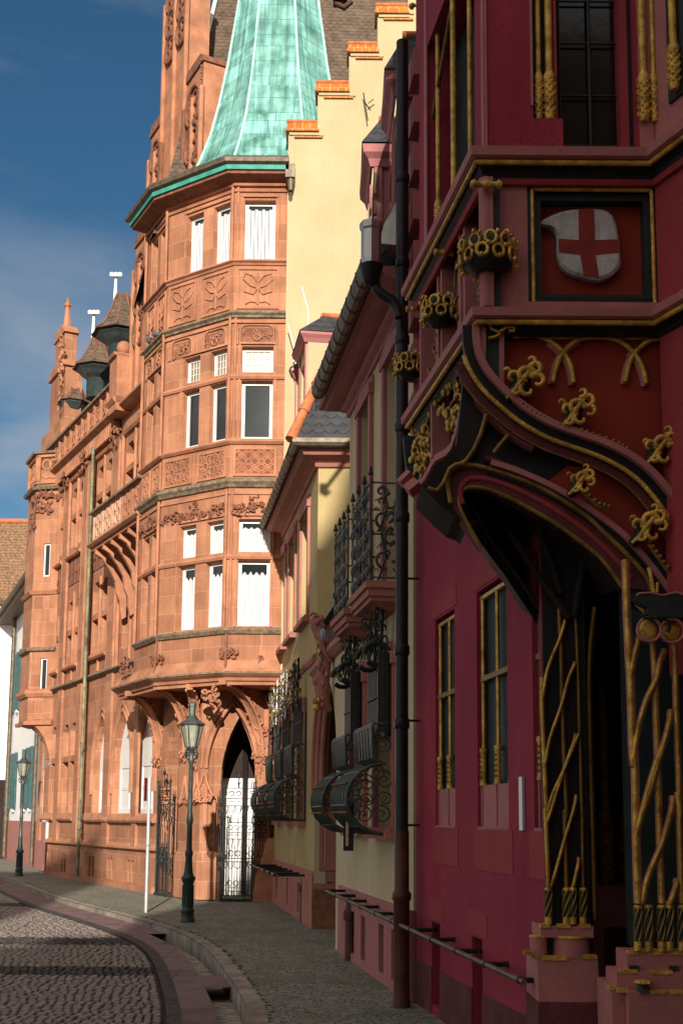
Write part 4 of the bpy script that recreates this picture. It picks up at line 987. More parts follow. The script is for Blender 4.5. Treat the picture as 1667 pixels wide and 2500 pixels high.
# black rainwater pipe at the party wall
pb=Vector(gnd(983,2440)+(0,));pbx=atY(984,2430,11.7)
PB=(pbx.x-.02,11.6);m=MB('pipe_black');m.tube([(PB[0],PB[1],1.6),(PB[0],PB[1],9.6)],.062,10)
for z in (2.6,3.3,4.6,5.5,6.4,7.2,8.1): m.lathe((PB[0],PB[1],z),[(.066,-.05),(.074,-.04),(.074,.04),(.066,.05)],10)
for z in (1.65,2.63,4.0,5.3): m.tube([(PB[0],PB[1],z),(PB[0]+.17,PB[1]+.02,z)],.012,5)
m.m='pipe_brown';m.lathe((PB[0],PB[1],0),[(.085,0),(.08,.05),(.075,.1),(.075,.95),(.09,.97),(.09,1.02),(.07,1.05),(.068,1.6)],10)
m.build('downpipe',near,label='tall black downpipe with a brown iron foot between the yellow and crimson walls')
# stub pipes at pavement level
for (u,v,Y) in ((742,2262,21.0),(856,2352,15.3)):
    p=atY(u,v,Y);m=MB('pipe_brown');r=.075
    t=Vector((.16,.12,.62));m.tube([(p.x,Y,0),(p.x,Y,.62),(p.x+.02,Y,.72),(p.x+.07,Y+.02,.8),(p.x+.2,Y+.1,.86)],r,9);m.lathe((p.x,Y,0),[(.095,.48),(.1,.5),(.1,.57),(.095,.6)],9)
    m.build('stub_pipe',low if Y>18 else near)
# ---- balconies
def balcony(y0,y1,zt,out,lab):
    s0=(16.6-y1)/4.6*NL;s1=(16.6-y0)/4.6*NL
    m=MB('pink_stone');h=.07
    pth=[N.pl(s0),N.pl(s0+.06,out),N.pl(s1,out),N.pl(s1,0)]
    for dz,ins in ((0,.0),(-.07,.03),(-.12,.06)):
        q=[N.pl(s0+ins),N.pl(s0+ins,out-ins),N.pl(s1-ins,out-ins),N.pl(s1-ins,0)];m.plan(q,zt+dz-.08 if dz else zt-.07,zt+dz)
    m.m='pink_stone';a=[N.pl(s0+.08),N.pl(s0+.08,out-.08),N.pl(s1-.08,out-.08),N.pl(s1-.08,0)];b=[N.pl(s0+.2),N.pl(s0+.2,.05),N.pl(s1-.25,.05),N.pl(s1-.25,0)]
    vs=[(x,y,zt-.18) for x,y in a]+[(x,y,zt-.27) for x,y in b];m.add(vs,[(0,1,5,4),(1,2,6,5),(2,3,7,6),(4,5,6,7)])
    sl=m.build('balcony_slab',near)
    m=MB('iron_green');H=1.05;cs=[(s0+.04,out-.05),(s1-.04,out-.05)]
    def at(s_,o_,z): return N.at(s_,z,o_)
    for s_,o_ in cs+[(s0+.04+(s1-s0-.08)*i/3,out-.05) for i in (1,2)]:
        m.tube([at(s_,o_,zt),at(s_,o_,zt+H+.06)],.014,5);p=at(s_,o_,zt+H+.1);m.m='iron';m.ball(p,.03,6);m.lathe(p+Vector((0,0,-.02)),[(.03,0),(.012,.04),(.02,.06),(.004,.1)],6);m.m='iron_green'
    for z in (.04,.5,H): 
        m.tube([at(s0+.04,0,zt+z),at(s0+.04,out-.05,zt+z),at(s1-.04,out-.05,zt+z),at(s1-.04,0,zt+z)],.011,5)
    R=random.Random(int(y0*10));n=11
    for i in range(n):
        s_=s0+.08+(s1-s0-.16)*i/(n-1)
        if i%2==0: m.tube([at(s_,out-.05,zt),at(s_,out-.05,zt+H)],.009,4)
        for j in range(5):
            c=at(s_+R.uniform(-.03,.03),out-.04,zt+.1+.2*j);m.m='iron_green' if R.random()<.72 else ('old_gilding' if R.random()<.5 else 'iron')
            m.leaf(c,N.d*R.choice((-1,1)),Vector((0,0,1)),.075,.012);m.m='iron_green'
    # scrolled end panel facing the viewer
    w=out-.1;E_=Fr(N.pl(s1-.03,0),N.pl(s1-.03,out))
    def sc_(c,r,a0,turn,th=.014,mt='iron_green'):
        m.m=mt;pts=[];rr=[]
        for i in range(15):
            t=i/14;q=a0+turn*t;r_=r*(1-.72*t);pts.append(E_.at(c[0]+r_*math.cos(q),c[1]+r_*math.sin(q),0));rr.append(th*(1.5-.9*t))
        m.tube(pts,rr,5);m.m='iron_green'
    for c,r,a0,tn in (((.62*w,zt+.24),.13*w/.3,-1.8,5.2),((.3*w,zt+.46),.13*w/.3,1.5,-5),((.66*w,zt+.66),.12*w/.3,-1.6,5.2),((.35*w,zt+.84),.12*w/.3,1.4,-5),((.75*w,zt+.95),.07*w/.3,3,-5),((.2*w,zt+.15),.08*w/.3,1,5)): sc_(c,r,a0,tn)
    for i in range(12): m.m='iron_green';m.leaf(E_.at(R.uniform(.1,.9)*w,zt+R.uniform(.1,.98),0),E_.d*R.choice((-1,1)),Vector((0,0,1)),.045,.016)
    for i in range(9): m.m='old_gilding';m.leaf(E_.at(R.uniform(.05,.95)*w,zt+R.uniform(.1,.98),.01),E_.d*R.choice((-1,1)),Vector((0,0,1)),.03,.009)
    m.m='iron_green'
    for sg,z in ((0,.1),(.9,.9)): m.tube([E_.at(.9*w,zt,0),E_.at(.55*w,zt+.25,0),E_.at(.8*w,zt+.55,0),E_.at(.5*w,zt+.8,0),E_.at(.7*w,zt+1.02,0)],.012,5)
    m.build('balcony_railing',near,label=lab)
balcony(12.6,13.75,4.14,.36,'dark scrolled iron railing on the nearer, right-hand balcony');balcony(14.0,15.0,4.1,.36,'dark scrolled iron railing on the farther, left-hand balcony')
# ================================================================ BELLIED WINDOW GRILLES
def basket(F,s0,s1,zb,belly,ztop,lab,par,gold=True,tall=0.,seed=0,mt='iron_green'):
    t=thing('window_grille',lab,'window grille',F.at((s0+s1)/2,zb,0),'bellied iron window grilles')
    pr=[(.04,zb)]
    n=9;zc=zb+.46*(ztop-zb)*.9
    for i in range(n+1):
        a=-math.pi/2+math.pi*i/n;pr.append((.12+(belly-.12)*math.cos(a),zb+.36+.36*math.sin(a)) )
    pr+=[(.24,zb+.78),(.26,ztop-.03),(.24,ztop)]
    pr=[pr[0]]+pr[1:]
    m=MB(mt);nb=max(6,int((s1-s0)/.085))
    for i in range(nb+1):
        s_=s0+(s1-s0)*i/nb;m.tube([F.at(s_,z,o) for o,z in pr],.012 if i%nb else .02,5)
    for j in (0,3,5,8,10,12,len(pr)-1): 
        if j<len(pr): m.tube([F.at(s0,pr[j][1],pr[j][0]),F.at(s1,pr[j][1],pr[j][0])],.012,5)
    for s_ in (s0,s1):
        m.tube([F.at(s_,zb,0),F.at(s_,zb,.12)],.014,5);m.tube([F.at(s_,ztop,0),F.at(s_,ztop,.26)],.014,5);m.tube([F.at(s_,zb,.03),F.at(s_,ztop+tall,.03)],.016,5)
    m.build('grille_bars',t)
    m=MB(mt)
    # flat bands on the belly
    for i in range(nb):
        if i%2==0:
            a=s0+(s1-s0)*(i+.3)/nb;b=s0+(s1-s0)*(i+.7)/nb
            for j in range(2,len(pr)-1):
                m.add([F.at(a,pr[j][1],pr[j][0]+.004),F.at(b,pr[j][1],pr[j][0]+.004),F.at(b,pr[j+1][1],pr[j+1][0]+.004),F.at(a,pr[j+1][1],pr[j+1][0]+.004),F.at(a,pr[j][1],pr[j][0]-.004),F.at(b,pr[j][1],pr[j][0]-.004),F.at(b,pr[j+1][1],pr[j+1][0]-.004),F.at(a,pr[j+1][1],pr[j+1][0]-.004)],[(0,1,2,3),(4,5,6,7),(0,3,7,4),(1,2,6,5)])
    m.build('grille_band',t)
    # scrolled cheeks
    R=random.Random(seed)
    for s_ in (s0,s1):
        m=MB(mt);a=F.at(s_,0,0);E_=Fr((a.x,a.y),F.pl(s_,1.))
        for (o,z,r) in ((belly*.62,zb+.42,.15),(belly*.3,zb+.2,.11),(.13,zb+.55,.11),(belly*.75,zb+.28,.09),(.14,zb+.9,.1),(.14,ztop-.12,.09),(belly*.4,zb+.62,.1),(.12,zb+.36,.08),(.15,zb+1.02,.07)):
            pts=[]
            for i in range(16):
                q=i/15*9.5+R.uniform(0,.1);r_=r*(1-i/20);pts.append(E_.at(min(o,belly)+r_*math.cos(q),z+r_*math.sin(q),0))
            m.tube(pts,.008,4)
            m.m='old_gilding' if gold else mt;m.ball(E_.at(o,z,0),.02,6);m.m=mt
        m.build('grille_scrolls',t)
    if gold:
        m=MB('old_gilding')
        for z_,o_ in ((zb+.22,belly*.93),(zb+.52,belly*.93)):
            for i in range(int((s1-s0)/.05)): m.ball(F.at(s0+.02+i*.05,z_,o_+.03),.014,5)
        m.build('gilt_beads',t)
    return t
def finial(F,s,z0,h,o,par,seed,mt='iron',goldy=.3):
    R=random.Random(seed);m=MB(mt);m.sm=False
    m.tube([F.at(s,z0,o),F.at(s,z0+h,o-.02)],.02,5)
    for i in range(int(38*h)):
        m.m='old_gilding' if R.random()<goldy else mt
        t=R.random();m.leaf(F.at(s+R.uniform(-.12,.12)*(1.1-t*.7),z0+h*t*.95,o+R.uniform(-.07,.1)*(1.1-t*.6)),F.d*R.choice((-1,1))+F.n*R.uniform(-.8,.8),Vector((0,0,1)),.07*(1.1-t*.5),.012)
    m.build('grille_finial',par)
gt=[]
labs=['farthest bellied iron grille on the ochre house, next to the sandstone corner','middle bellied iron grille of the three on the ochre house','bellied iron grille on the ochre house closest to the portal']
for i,(a,b) in enumerate(((.78,1.82),(2.5,3.52),(4.25,5.28))):
    g=basket(L,a,b,1.68,.55,2.95,labs[i],low,seed=i,tall=.8)
    m=MB('iron');nb=9
    for k in range(nb+1): m.tube([L.at(a+(b-a)*k/nb,2.95,.1),L.at(a+(b-a)*k/nb,3.75,.1)],.012,5)
    for z in (3.0,3.35,3.75): m.tube([L.at(a,z,.1),L.at(b,z,.1)],.012,5)
    m.build('upper_grille',g)
    for k in range(2): finial(L,a+(b-a)*(.2+.6*k),3.55,.9,.15,g,i*3+k,'zinc' if i<2 else 'iron',.45)
labs=['larger bellied iron grille beside the black downpipe','bellied iron grille beside the pink portal of the balcony house']
for i,(a,b) in enumerate(((2.95,4.0),(1.3,2.25))):
    g=basket(N,a,b,1.55,.52,2.68,labs[i],near,seed=10+i,tall=.6)
    m=MB('iron');nb=10
    for k in range(nb+1): m.box(N,a+(b-a)*k/nb-.03,a+(b-a)*k/nb+.03,2.55,3.42,.1,.112)
    for z in (2.6,3.0,3.42): m.tube([N.at(a,z,.12),N.at(b,z,.12)],.014,5)
    m.box(N,b-.02,b,2.55,3.42,.02,.2)
    m.build('upper_grille',g)
    for k in range(3): finial(N,a+(b-a)*(.15+.35*k),3.4,.62,.14,g,i*5+k+40,'iron',.15)
    m=MB('iron');
    for k in range(2):
        pts=[N.at(b-.1-k*.5+.0,3.42+.12*math.sin(q/2.),.2+.13*math.cos(q/2.)) for q in range(0,12)];m.tube(pts,.03,6)
    m.build('scroll_crest',g)
# small framed notice under the near basket
m=MB('iron');P0=atY(*zK(885,1250),13.2);F_=Fr((P0.x+.32,13.2),(P0.x,13.2))
dc=thing('display_case','narrow dark framed notice case with pink poster on the yellow wall','display case',(P0.x+.1,13.2,1.0))
sA,zA_=F_.P(*zK(948,1250));sB,zB_=F_.P(*zK(885,960))
m.box(F_,min(sA,sB),max(sA,sB),zA_,zB_+.05,-.03,.02);m.build('case_frame',dc)
m=MB('poster');s1_,_=F_.P(*zK(897,1200));s2_,_=F_.P(*zK(916,1200));m.box(F_,min(s1_,s2_),max(s1_,s2_),zA_+.05,zB_,.02,.026);m.build('poster',dc)
# ================================================================ CRIMSON MERCHANTS' HALL
hall=thing('crimson_hall','dark crimson gothic hall with gilded oriel, shield panel and net-ribbed pillars filling the right side','building',(1.6,8,0))
R_=Fr((.73,11.85),(1.98,3.9));RL=R_.L
C1=(.93,7.62);C2=(.62,9.6);C3=(2.05,7.62);C4=(3.2,5.0)
O=Fr(C1,C3);OL=Fr(C2,C1);D=Fr(C3,C4)
RW=(1.08,9.66)
def PX(F,l,o=0): return [F.P(u,v,o) for u,v in l]
def P3(F,l,o=0): return [F.at(*F.P(u,v,o),o) for u,v in l]
def zof(v,u=1300,o=0.): return O.P(u,v,o)[1]
sp8=(11.85-8.06)/(11.85-3.9)*RL   # where the first pillar ends the wall
wl=[];wh=[]
for (ua,ub,vt,vb) in ((1063,1111,1492,2020),(1166,1241,1430,2032),(1303,1322,1400,2040)):
    sa=R_.P(ua,1900)[0];sb=R_.P(ub,1900)[0];sb=min(sb,sp8-.03);wl.append((sa,sb))
z0w,z1w=1.64,3.50
wh=[rect(a,b,z0w,z1w) for a,b in wl]
for a0,a1 in ((1054,1074),(1152,1177)):
    sa=R_.P(a0,2300)[0];sb=R_.P(a1,2300)[0];wh.append(rect(sa,sb,.08,.80))
m=MB('crimson');m.wall(R_,rect(0,sp8,0,11.4),wh,0,.16);m.build('facade',hall)
m=MB('interior_dark')
for a,b in wl[:3]: m.box(R_,a,b,z0w,z1w,-.15,-.11)
for q in wh[3:]: m.box(R_,q[0][0]-.01,q[1][0]+.01,.06,.82,-.24,-.165)
m.build('interior_wall',hall)
# painted quoins, plinth and window surrounds
m=MB('crimson_trim')
for a,b in wl:
    m.prism(R_,[(a-.09,z1w+.02),(b+.09,z1w+.02),(b+.07,z1w+.2),(a-.07,z1w+.2)],0,.006);m.box(R_,a-.1,b+.1,z0w-.32,z0w-.005,0,.006)
for q in wh[3:]: m.box(R_,q[0][0]-.06,q[1][0]+.14,.82,1.0,0,.005)
m.build('painted_surround',hall)
m=MB('pink_trim')
for i in range(9):
    z=5.0+i*.52;m.prism(R_,[(.02,z),(.30,z+.05),(.30,z+.34),(.02,z+.30)],0,.09)
m.build('quoin',hall)
m=MB('pipe_brown');m.m='crimson_trim'
zp=[];
m.m='pink_stone'
for a,b in ((0,wh[3][0][0]),(wh[3][1][0],wh[4][0][0]),(wh[4][1][0],sp8)): m.box(R_,a,b,0,.40,0,.008)
pl_=m;MATS['plinth_red']=mat('plinth_red',(.115,.03,.032),.85,var=.3,scale=4,fine=.15)
m.fm=['plinth_red']*len(m.fm);m.build('plinth',hall)
for a,b in wl:
    m=MB('dark_green_paint');m.box(R_,a,b,z0w,z1w,-.10,-.075);p_=m
    m.m='pink_trim';m.box(R_,a,b,z0w,z0w+.33,-.075,-.03)
    w_=m.build('window',hall)
    m=MB('gilding');c=(a+b)/2;o_=-.07;r=.016
    xs=[a+.03,c+.02,b-.03] if b-a>.3 else [a+.04]
    for x in xs:
        m.tube([R_.at(x,z0w+.6,-.045),R_.at(x,z1w-.03,-.045)],.016,4)
        m.tube([R_.at(x,z0w+.34,-.04),R_.at(x,z0w+.58,-.04)],.023,7)
        m.lathe(R_.at(x,z0w+.58,-.04),[(.03,0),(.034,.02),(.028,.04)],7);m.lathe(R_.at(x,z0w+.33,-.04),[(.035,0),(.028,.04)],7)
        for j in range(5): m.tube([R_.at(x-.026,z0w+.37+j*.04,-.02),R_.at(x+.026,z0w+.4+j*.04,-.015)],.006,4)
    m.box(R_,a,b,z1w-.06,z1w-.03,-.07,-.03);m.m='old_gilding';m.box(R_,a+.01,b-.01,2.78,2.82,-.07,-.02);m.build('window_tracery',w_)
    m=MB('pink_trim')
    for x in xs: m.box(R_,x-.012,x+.012,z0w+.012,z0w+.33,-.03,-.02)
    m.box(R_,a,b,z0w-.012,z0w+.012,-.1,.006);m.build('window_sill',w_)
m=MB('iron')
for q in wh[3:]:
    m.tube([R_.at(q[1][0]-.01,.08,-.03),R_.at(q[1][0]-.01,.8,-.03)],.007,4)
    for i in range(18): m.ball(R_.at(q[1][0]-.012,.1+i*.04,-.02),.011,5)
m.build('slot_grille',hall)
a_=R_.P(1256,1900,.05)[0];b_=R_.P(1266,1900,.05)[0];zA1=R_.P(1260,1897,.05)[1];zB1=R_.P(1260,2028,.05)[1]
pq=MB('bone_white');pq.box(R_,a_,a_+.075,zB1,zA1,.004,.022);pq.m='sign_blue';pq.box(R_,a_+.075,a_+.079,zB1,zA1,.004,.022)
tag(pq.build('wall_plaque'),'slim white upright plaque fixed to the crimson wall between two windows','plaque')
# upper storeys ------------------------------------------------------------
ztop=11.6;zc1=zof(360)
m=MB('crimson');
# upper side wall with a traceried window, and the front wall with the leaded window
def sx(F,u,v=300,o=0.): return F.P(u,v,o)[0]
uw0,uw1=sx(OL,1042,300),sx(OL,1160,300)
m.wall(OL,rect(0,OL.L,zc1-.1,ztop),[rect(uw0,uw1,zc1-.05,8.0)],0,.3)
gw0,gw1=sx(O,1302),sx(O,1552)
m.wall(O,rect(0,O.L,zc1-.1,ztop),[[(gw0,zof(287)),(sx(O,1374),zof(287)),(sx(O,1374),zc1-.05),(gw1-.0,zc1-.05),(gw1,ztop-.2),(gw0,ztop-.2)]],0,.3)
m.m='pink_trim';m.box(D,0,D.L,zc1-.1,ztop,-.3,0);m.build('upper_wall',hall)
m=MB('pink_trim');m.box(O,0,sx(O,1189),zc1,ztop,0,.012);m.box(OL,OL.L-.05,OL.L,zc1,ztop,0,.012);m.box(OL,.22,.3,zc1,ztop,0,.012)
m.box(O,sx(O,1296),sx(O,1302),zc1+.3,ztop,0,.01);m.box(O,sx(O,1560),O.L-.0,zc1,ztop,0,.02);m.build('painted_trim',hall)
def colonnette(m,F,s_,z0,z1,o,r=.02,foot=.3,mt='gilding',seed=0):
    m.m=mt;m.tube([F.at(s_,z0+foot,o),F.at(s_,z1,o)],r,8);m.lathe(F.at(s_,z0,o),[(r*1.1,0),(r*1.5,.03),(r*1.35,.08),(r*1.5,foot*.45),(r*1.7,foot*.5),(r*1.5,foot*.55),(r*1.5,foot-.04),(r*1.8,foot-.02),(r*1.2,foot+.02)],8)
    for j in range(9):
        for q in range(6):
            w_=q*1.05+j*.5;c=F.at(s_,z0+.05+j*(foot-.08)/9,o);m.ball(c+Vector((math.cos(w_)*r*1.5,math.sin(w_)*r*1.5,0)),r*.42,4)
m=MB('dark_green_paint');m.box(OL,uw0,uw1,zc1-.05,8.0,-.3,-.24);w_=m.build('window',hall)
m=MB('gilding')
for i,(u,) in enumerate(((1053,),(1069,),(1107,),(1148,))):
    s_=sx(OL,u,300,-.05);z0=zc1+.0
    colonnette(m,OL,s_,z0+(.12 if i<2 else .0),8.0,-.05,.02 if i!=2 else .024,.3 if i<2 else .05)
s0_,s1_=sx(OL,1053,300,-.05),sx(OL,1107,300,-.05)
m.m='old_gilding';m.tube([OL.at(s0_,7.35,-.05),OL.at((s0_+s1_)/2,7.65,-.05),OL.at(s1_,7.95,-.05)],.02,6)
m.build('window_tracery',w_)
m=MB('glass_lead');m.box(O,sx(O,1362),sx(O,1535),zc1-.05,ztop-.2,-.2,-.18);w_=m.build('window',hall)
m=MB('iron')
xs=(sx(O,1368,300,-.15),sx(O,1441,300,-.15),sx(O,1510,300,-.15))
for x,rr in zip(xs,(.006,.014,.01)): m.tube([O.at(x,zc1-.05,-.15),O.at(x,ztop-.2,-.15)],rr,6)
for v in (105,233,360-5): 
    z=O.P(1440,v,-.15)[1];m.tube([O.at(xs[0],z,-.15),O.at(xs[2],z,-.15)],.008,5)
for k in range(3): m.tube([O.at(xs[0],zof(105)+.42*(k+1),-.15),O.at(xs[2],zof(105)+.42*(k+1),-.15)],.008,5)
for k in range(14): m.m='iron';
m.build('window_bars',w_)
m=MB('crimson_trim');m.box(O,sx(O,1356),sx(O,1364),zof(287),ztop-.2,-.2,-.03);m.box(O,sx(O,1520),sx(O,1540),zc1-.05,ztop-.2,-.2,-.05);m.m='dark_green_paint';m.box(O,sx(O,1540),gw1,zc1-.05,ztop-.2,-.2,-.08);m.box(O,gw0,sx(O,1356),zof(287)-.0,ztop-.2,-.2,-.1);m.build('window_jamb',w_)
m=MB('gilding')
for u,zf in ((1316,zof(285)),(1342,zof(285)),(1567,zof(300)),(1592,zof(300))):
    colonnette(m,O,sx(O,u,150,.01),zf,ztop-.2,-.03 if u<1500 else .03,.026 if u in (1342,1567) else .018,.32)
m.build('gilded_colonnette',hall)
m=MB('gilding');pc=atY(1650,200,7.0);colonnette(m,D,D.P(1652,200,.03)[0],zof(270)-.02,ztop-.2,.05,.026,.3);m.m='dark_green_paint';s_=D.P(1652,200,.03)[0];m.box(D,s_-.1,s_+.12,zof(270)-.05,ztop-.2,0,.02);m.build('gilded_colonnette',hall)
# cornices round the oriel -----------------------------------------------
pth=[RW,C2,C1,C3,C4];k=street([C2,C1])
if True:
    a=Vector(pth[1]);b=Vector(pth[2]);d=(b-a).normalized();n=Vector((-d.y,d.x));k=1 if n.dot(-a)>0 else -1
def cor(z,parts,nm):
    par=None
    for i,(mt,pr) in enumerate(parts):
        m=MB(mt);m.sweep(pth,pr,k,z);o_=m.build(nm if i==0 else ('gilt_roll' if 'gild' in mt else 'hollow_moulding'),hall if i==0 else par)
        if i==0: par=o_
def roll(o,z,r=.022,n=8): return [(o+r*math.cos(2*math.pi*i/n),z+r*math.sin(2*math.pi*i/n)) for i in range(n)]
zt=zof(357,1300,.12);zb=zof(445)
cor(0,[('pink_trim',[(0,zt-.07),(.10,zt-.07),(.125,zt-.06),(.13,zt-.0),(.0,zt+.05)]),('black_paint',[(0,zt-.18),(.02,zt-.175),(.03,zt-.13),(.06,zt-.10),(.06,zt-.073),(0,zt-.073)]),('gilding',roll(.085,zt-.092,.018)),('crimson_trim',[(0,zt-.215),(.03,zt-.215),(.045,zt-.182),(0,zt-.182)])],'cornice')
z2=zof(750,1300,.12)
cor(0,[('pink_trim',[(0,z2-.065),(.10,z2-.065),(.125,z2-.055),(.13,z2-.0),(.0,z2+.05)]),('black_paint',[(0,z2-.15),(.01,z2-.145),(.02,z2-.12),(.05,z2-.09),(.05,z2-.067),(0,z2-.067)]),('gilding',roll(.085,z2-.085,.018))],'string_moulding')
# shield storey ------------------------------------------------------------
zp0,zp1=z2+.03,zb
m=MB('pink_trim');fa=sx(O,1288,600);fb=sx(O,1612,600)
m.wall(O,rect(0,O.L,zp0,zp1),[rect(fa,fb,zof(735),zof(447))],0,.2);m.build('oriel_front',hall)
m=MB('black_paint');F2=O
def frame(m,F,a,b,c,d,w,o0,o1): m.box(F,a,a+w,c,d,o0,o1);m.box(F,b-w,b,c,d,o0,o1);m.box(F,a+w,b-w,c,c+w,o0,o1);m.box(F,a+w,b-w,d-w,d,o0,o1)
fc,fd=zof(735),zof(447)
frame(m,O,fa,fb,fc,fd,.03,-.12,-.005);m.m='dark_green_paint';frame(m,O,fa+.045,fb-.045,fc+.02,fd-.045,.05,-.14,-.045);pf=m.build('panel_frame',hall)
m=MB('gilding')
for pts in ([(fa+.035,fc+.0),(fa+.035,fd-.035)],[(fb-.045,fc+.0),(fb-.045,fd-.035)],[(fa+.035,fd-.035),(fb-.045,fd-.035)]): m.sz(O,pts,.014,-.012,8)
m.build('gilt_roll',pf)
m=MB('oxide_red');m.box(O,fa+.03,fb-.03,fc+.01,fd-.01,-.17,-.13);m.build('panel',hall)
sh=[(780,1215),(810,1192),(850,1172),(900,1152),(945,1142),(990,1137),(1040,1134),(1090,1135),(1130,1139),(1160,1150),(1185,1172),(1200,1205),(1212,1250),(1220,1300),(1225,1370),(1231,1430),(1222,1458),(1200,1483),(1165,1508),(1130,1522),(1100,1528),(1065,1522),(1030,1512),(980,1500),(940,1482),(908,1455),(890,1420),(883,1380),(882,1310),(878,1270),(865,1243),(840,1226),(805,1220)]
q=[O.P(*zE(x,y),-.06) for x,y in sh];cs=sum(a for a,b in q)/len(q);cz=sum(b for a,b in q)/len(q)
m=MB('shield_white');n=len(q);V=[O.at(a,z,-.12) for a,z in q]+[O.at(a,z,-.075) for a,z in q]+[O.at(cs+(a-cs)*.93,cz+(z-cz)*.93,-.06) for a,z in q]
tr=geometry.tessellate_polygon([[Vector((a,z,0)) for a,z in q]])
m.add(V,[(i,(i+1)%n,n+(i+1)%n,n+i) for i in range(n)]+[(n+i,n+(i+1)%n,2*n+(i+1)%n,2*n+i) for i in range(n)]+[tuple(2*n+i for i in t) for t in tr])
sd_=m.build('shield',hall,label='white shield with a red cross')
m=MB('shield_red')
m.prism(O,[O.P(*zE(x,y),-.06) for x,y in ((997,1142),(1080,1139),(1084,1230),(1086,1310),(1091,1400),(1108,1515),(1026,1505),(1006,1400),(998,1310))],-.065,-.056)
m.prism(O,[O.P(*zE(x,y),-.06) for x,y in ((888,1304),(997,1312),(1005,1392),(890,1378))],-.065,-.056);m.prism(O,[O.P(*zE(x,y),-.06) for x,y in ((1087,1312),(1214,1308),(1218,1378),(1091,1392))],-.065,-.056)
m.build('cross',sd_)
# corner shaft with crowns
m=MB('pink_trim');m.tube([O.at(0,zp0,.03),O.at(0,zp1,.03)],.055,6);m.box(O,.0,.035,zp0,zp1,.0,.075);m.m='dark_green_paint';m.box(O,.037,.085,zp0,zp1,.0,.05);m.build('corner_shaft',hall)
def crown(c,r,rows,n,lr,nm='gilt_crown',mt='gilding'):
    m=MB('dark_green_paint');m.lathe(c+Vector((0,0,-lr*1.2)),[(r*.5,-.03),(r*.9,0),(r*.95,rows*lr*1.1),(r*.8,rows*lr*2.1)],12);m.m=mt
    for j in range(rows):
        for i in range(n):
            a=2*math.pi*(i+.5*j)/n;e=Vector((math.cos(a),math.sin(a),0));t=Vector((-e.y,e.x,0));cc=c+e*(r*(1+.07*(i%2)))+Vector((0,0,j*lr*1.9))
            m.tube([cc+t*lr*math.cos(q)*.9+Vector((0,0,lr*math.sin(q))) for q in [k_*.7 for k_ in range(10)]],lr*.30,5)
            m.ball(cc+e*lr*.3+t*lr+Vector((0,0,lr*.9)),lr*.36,5)
            if j==0: m.ball(cc+e*lr*.5-Vector((0,0,lr*1.0)),lr*.4,5)
            if j==rows-1 and i%2==0: m.leaf(cc+Vector((0,0,lr*.9)),e,Vector((0,0,1)),lr*.8,lr*.22)
    return m.build(nm,hall)
def barrel(p,q,r):
    m=MB('gilding');p=Vector(p);q=Vector(q);pts=[p.lerp(q,t) for t in (0,.12,.2,.4,.5,.6,.8,.88,1)];m.tube(pts,[r*.7,r*1.15,r*.7,r*.8,r*1.2,r*.8,r*.7,r*1.15,r*.7],9);m.build('gilt_finial',hall)
cA=atY(*zE(500,1425),7.56);crown(cA,.165,2,10,.042)
barrel(atY(*zE(405,1005),7.5),atY(*zE(580,1010),7.5),.03)
cB=P3(OL,[zF(240,385)],.02)[0];crown(cB,.125,2,8,.040);cC=P3(OL,[zF(70,680)],.02)[0];crown(cC,.11,2,8,.038)
a=P3(OL,[zE(250,1380)],.05)[0];barrel(a+Vector((-.06,0,0)),a+Vector((.09,0,0)),.028);a=P3(OL,[zF(85,345)],.05)[0];barrel(a+Vector((-.05,0,0)),a+Vector((.07,0,0)),.026)
# side of the shield storey: dark recess between pink shafts
m=MB('black_paint');m.box(OL,0,OL.L,zp0,zp1,-.2,-.12);m.build('oriel_side',hall)
m=MB('pink_trim')
for t in (.0,.30,.36,.64,.70,.97): m.box(OL,OL.L*t,OL.L*t+.045,zp0,zp1,-.12,0)
for t in (.15,.5,.83): m.tube([OL.at(OL.L*t,zp0,-.08),OL.at(OL.L*t,zp1,-.08)],.02,6)
m.build('side_shaft',hall)
m=MB('old_gilding')
for t in (.18,.52,.86): 
    m.tube([OL.at(OL.L*t-.1,zp1-.25,-.06),OL.at(OL.L*t,zp1-.1,-.05),OL.at(OL.L*t+.1,zp1-.25,-.06)],.015,5);m.foliage(OL,OL.L*t-.1,OL.L*t+.1,zp0+.05,zp0+.5,-.1,10,.05,.014,.08,seed=int(t*100))
m.build('side_tracery',hall)
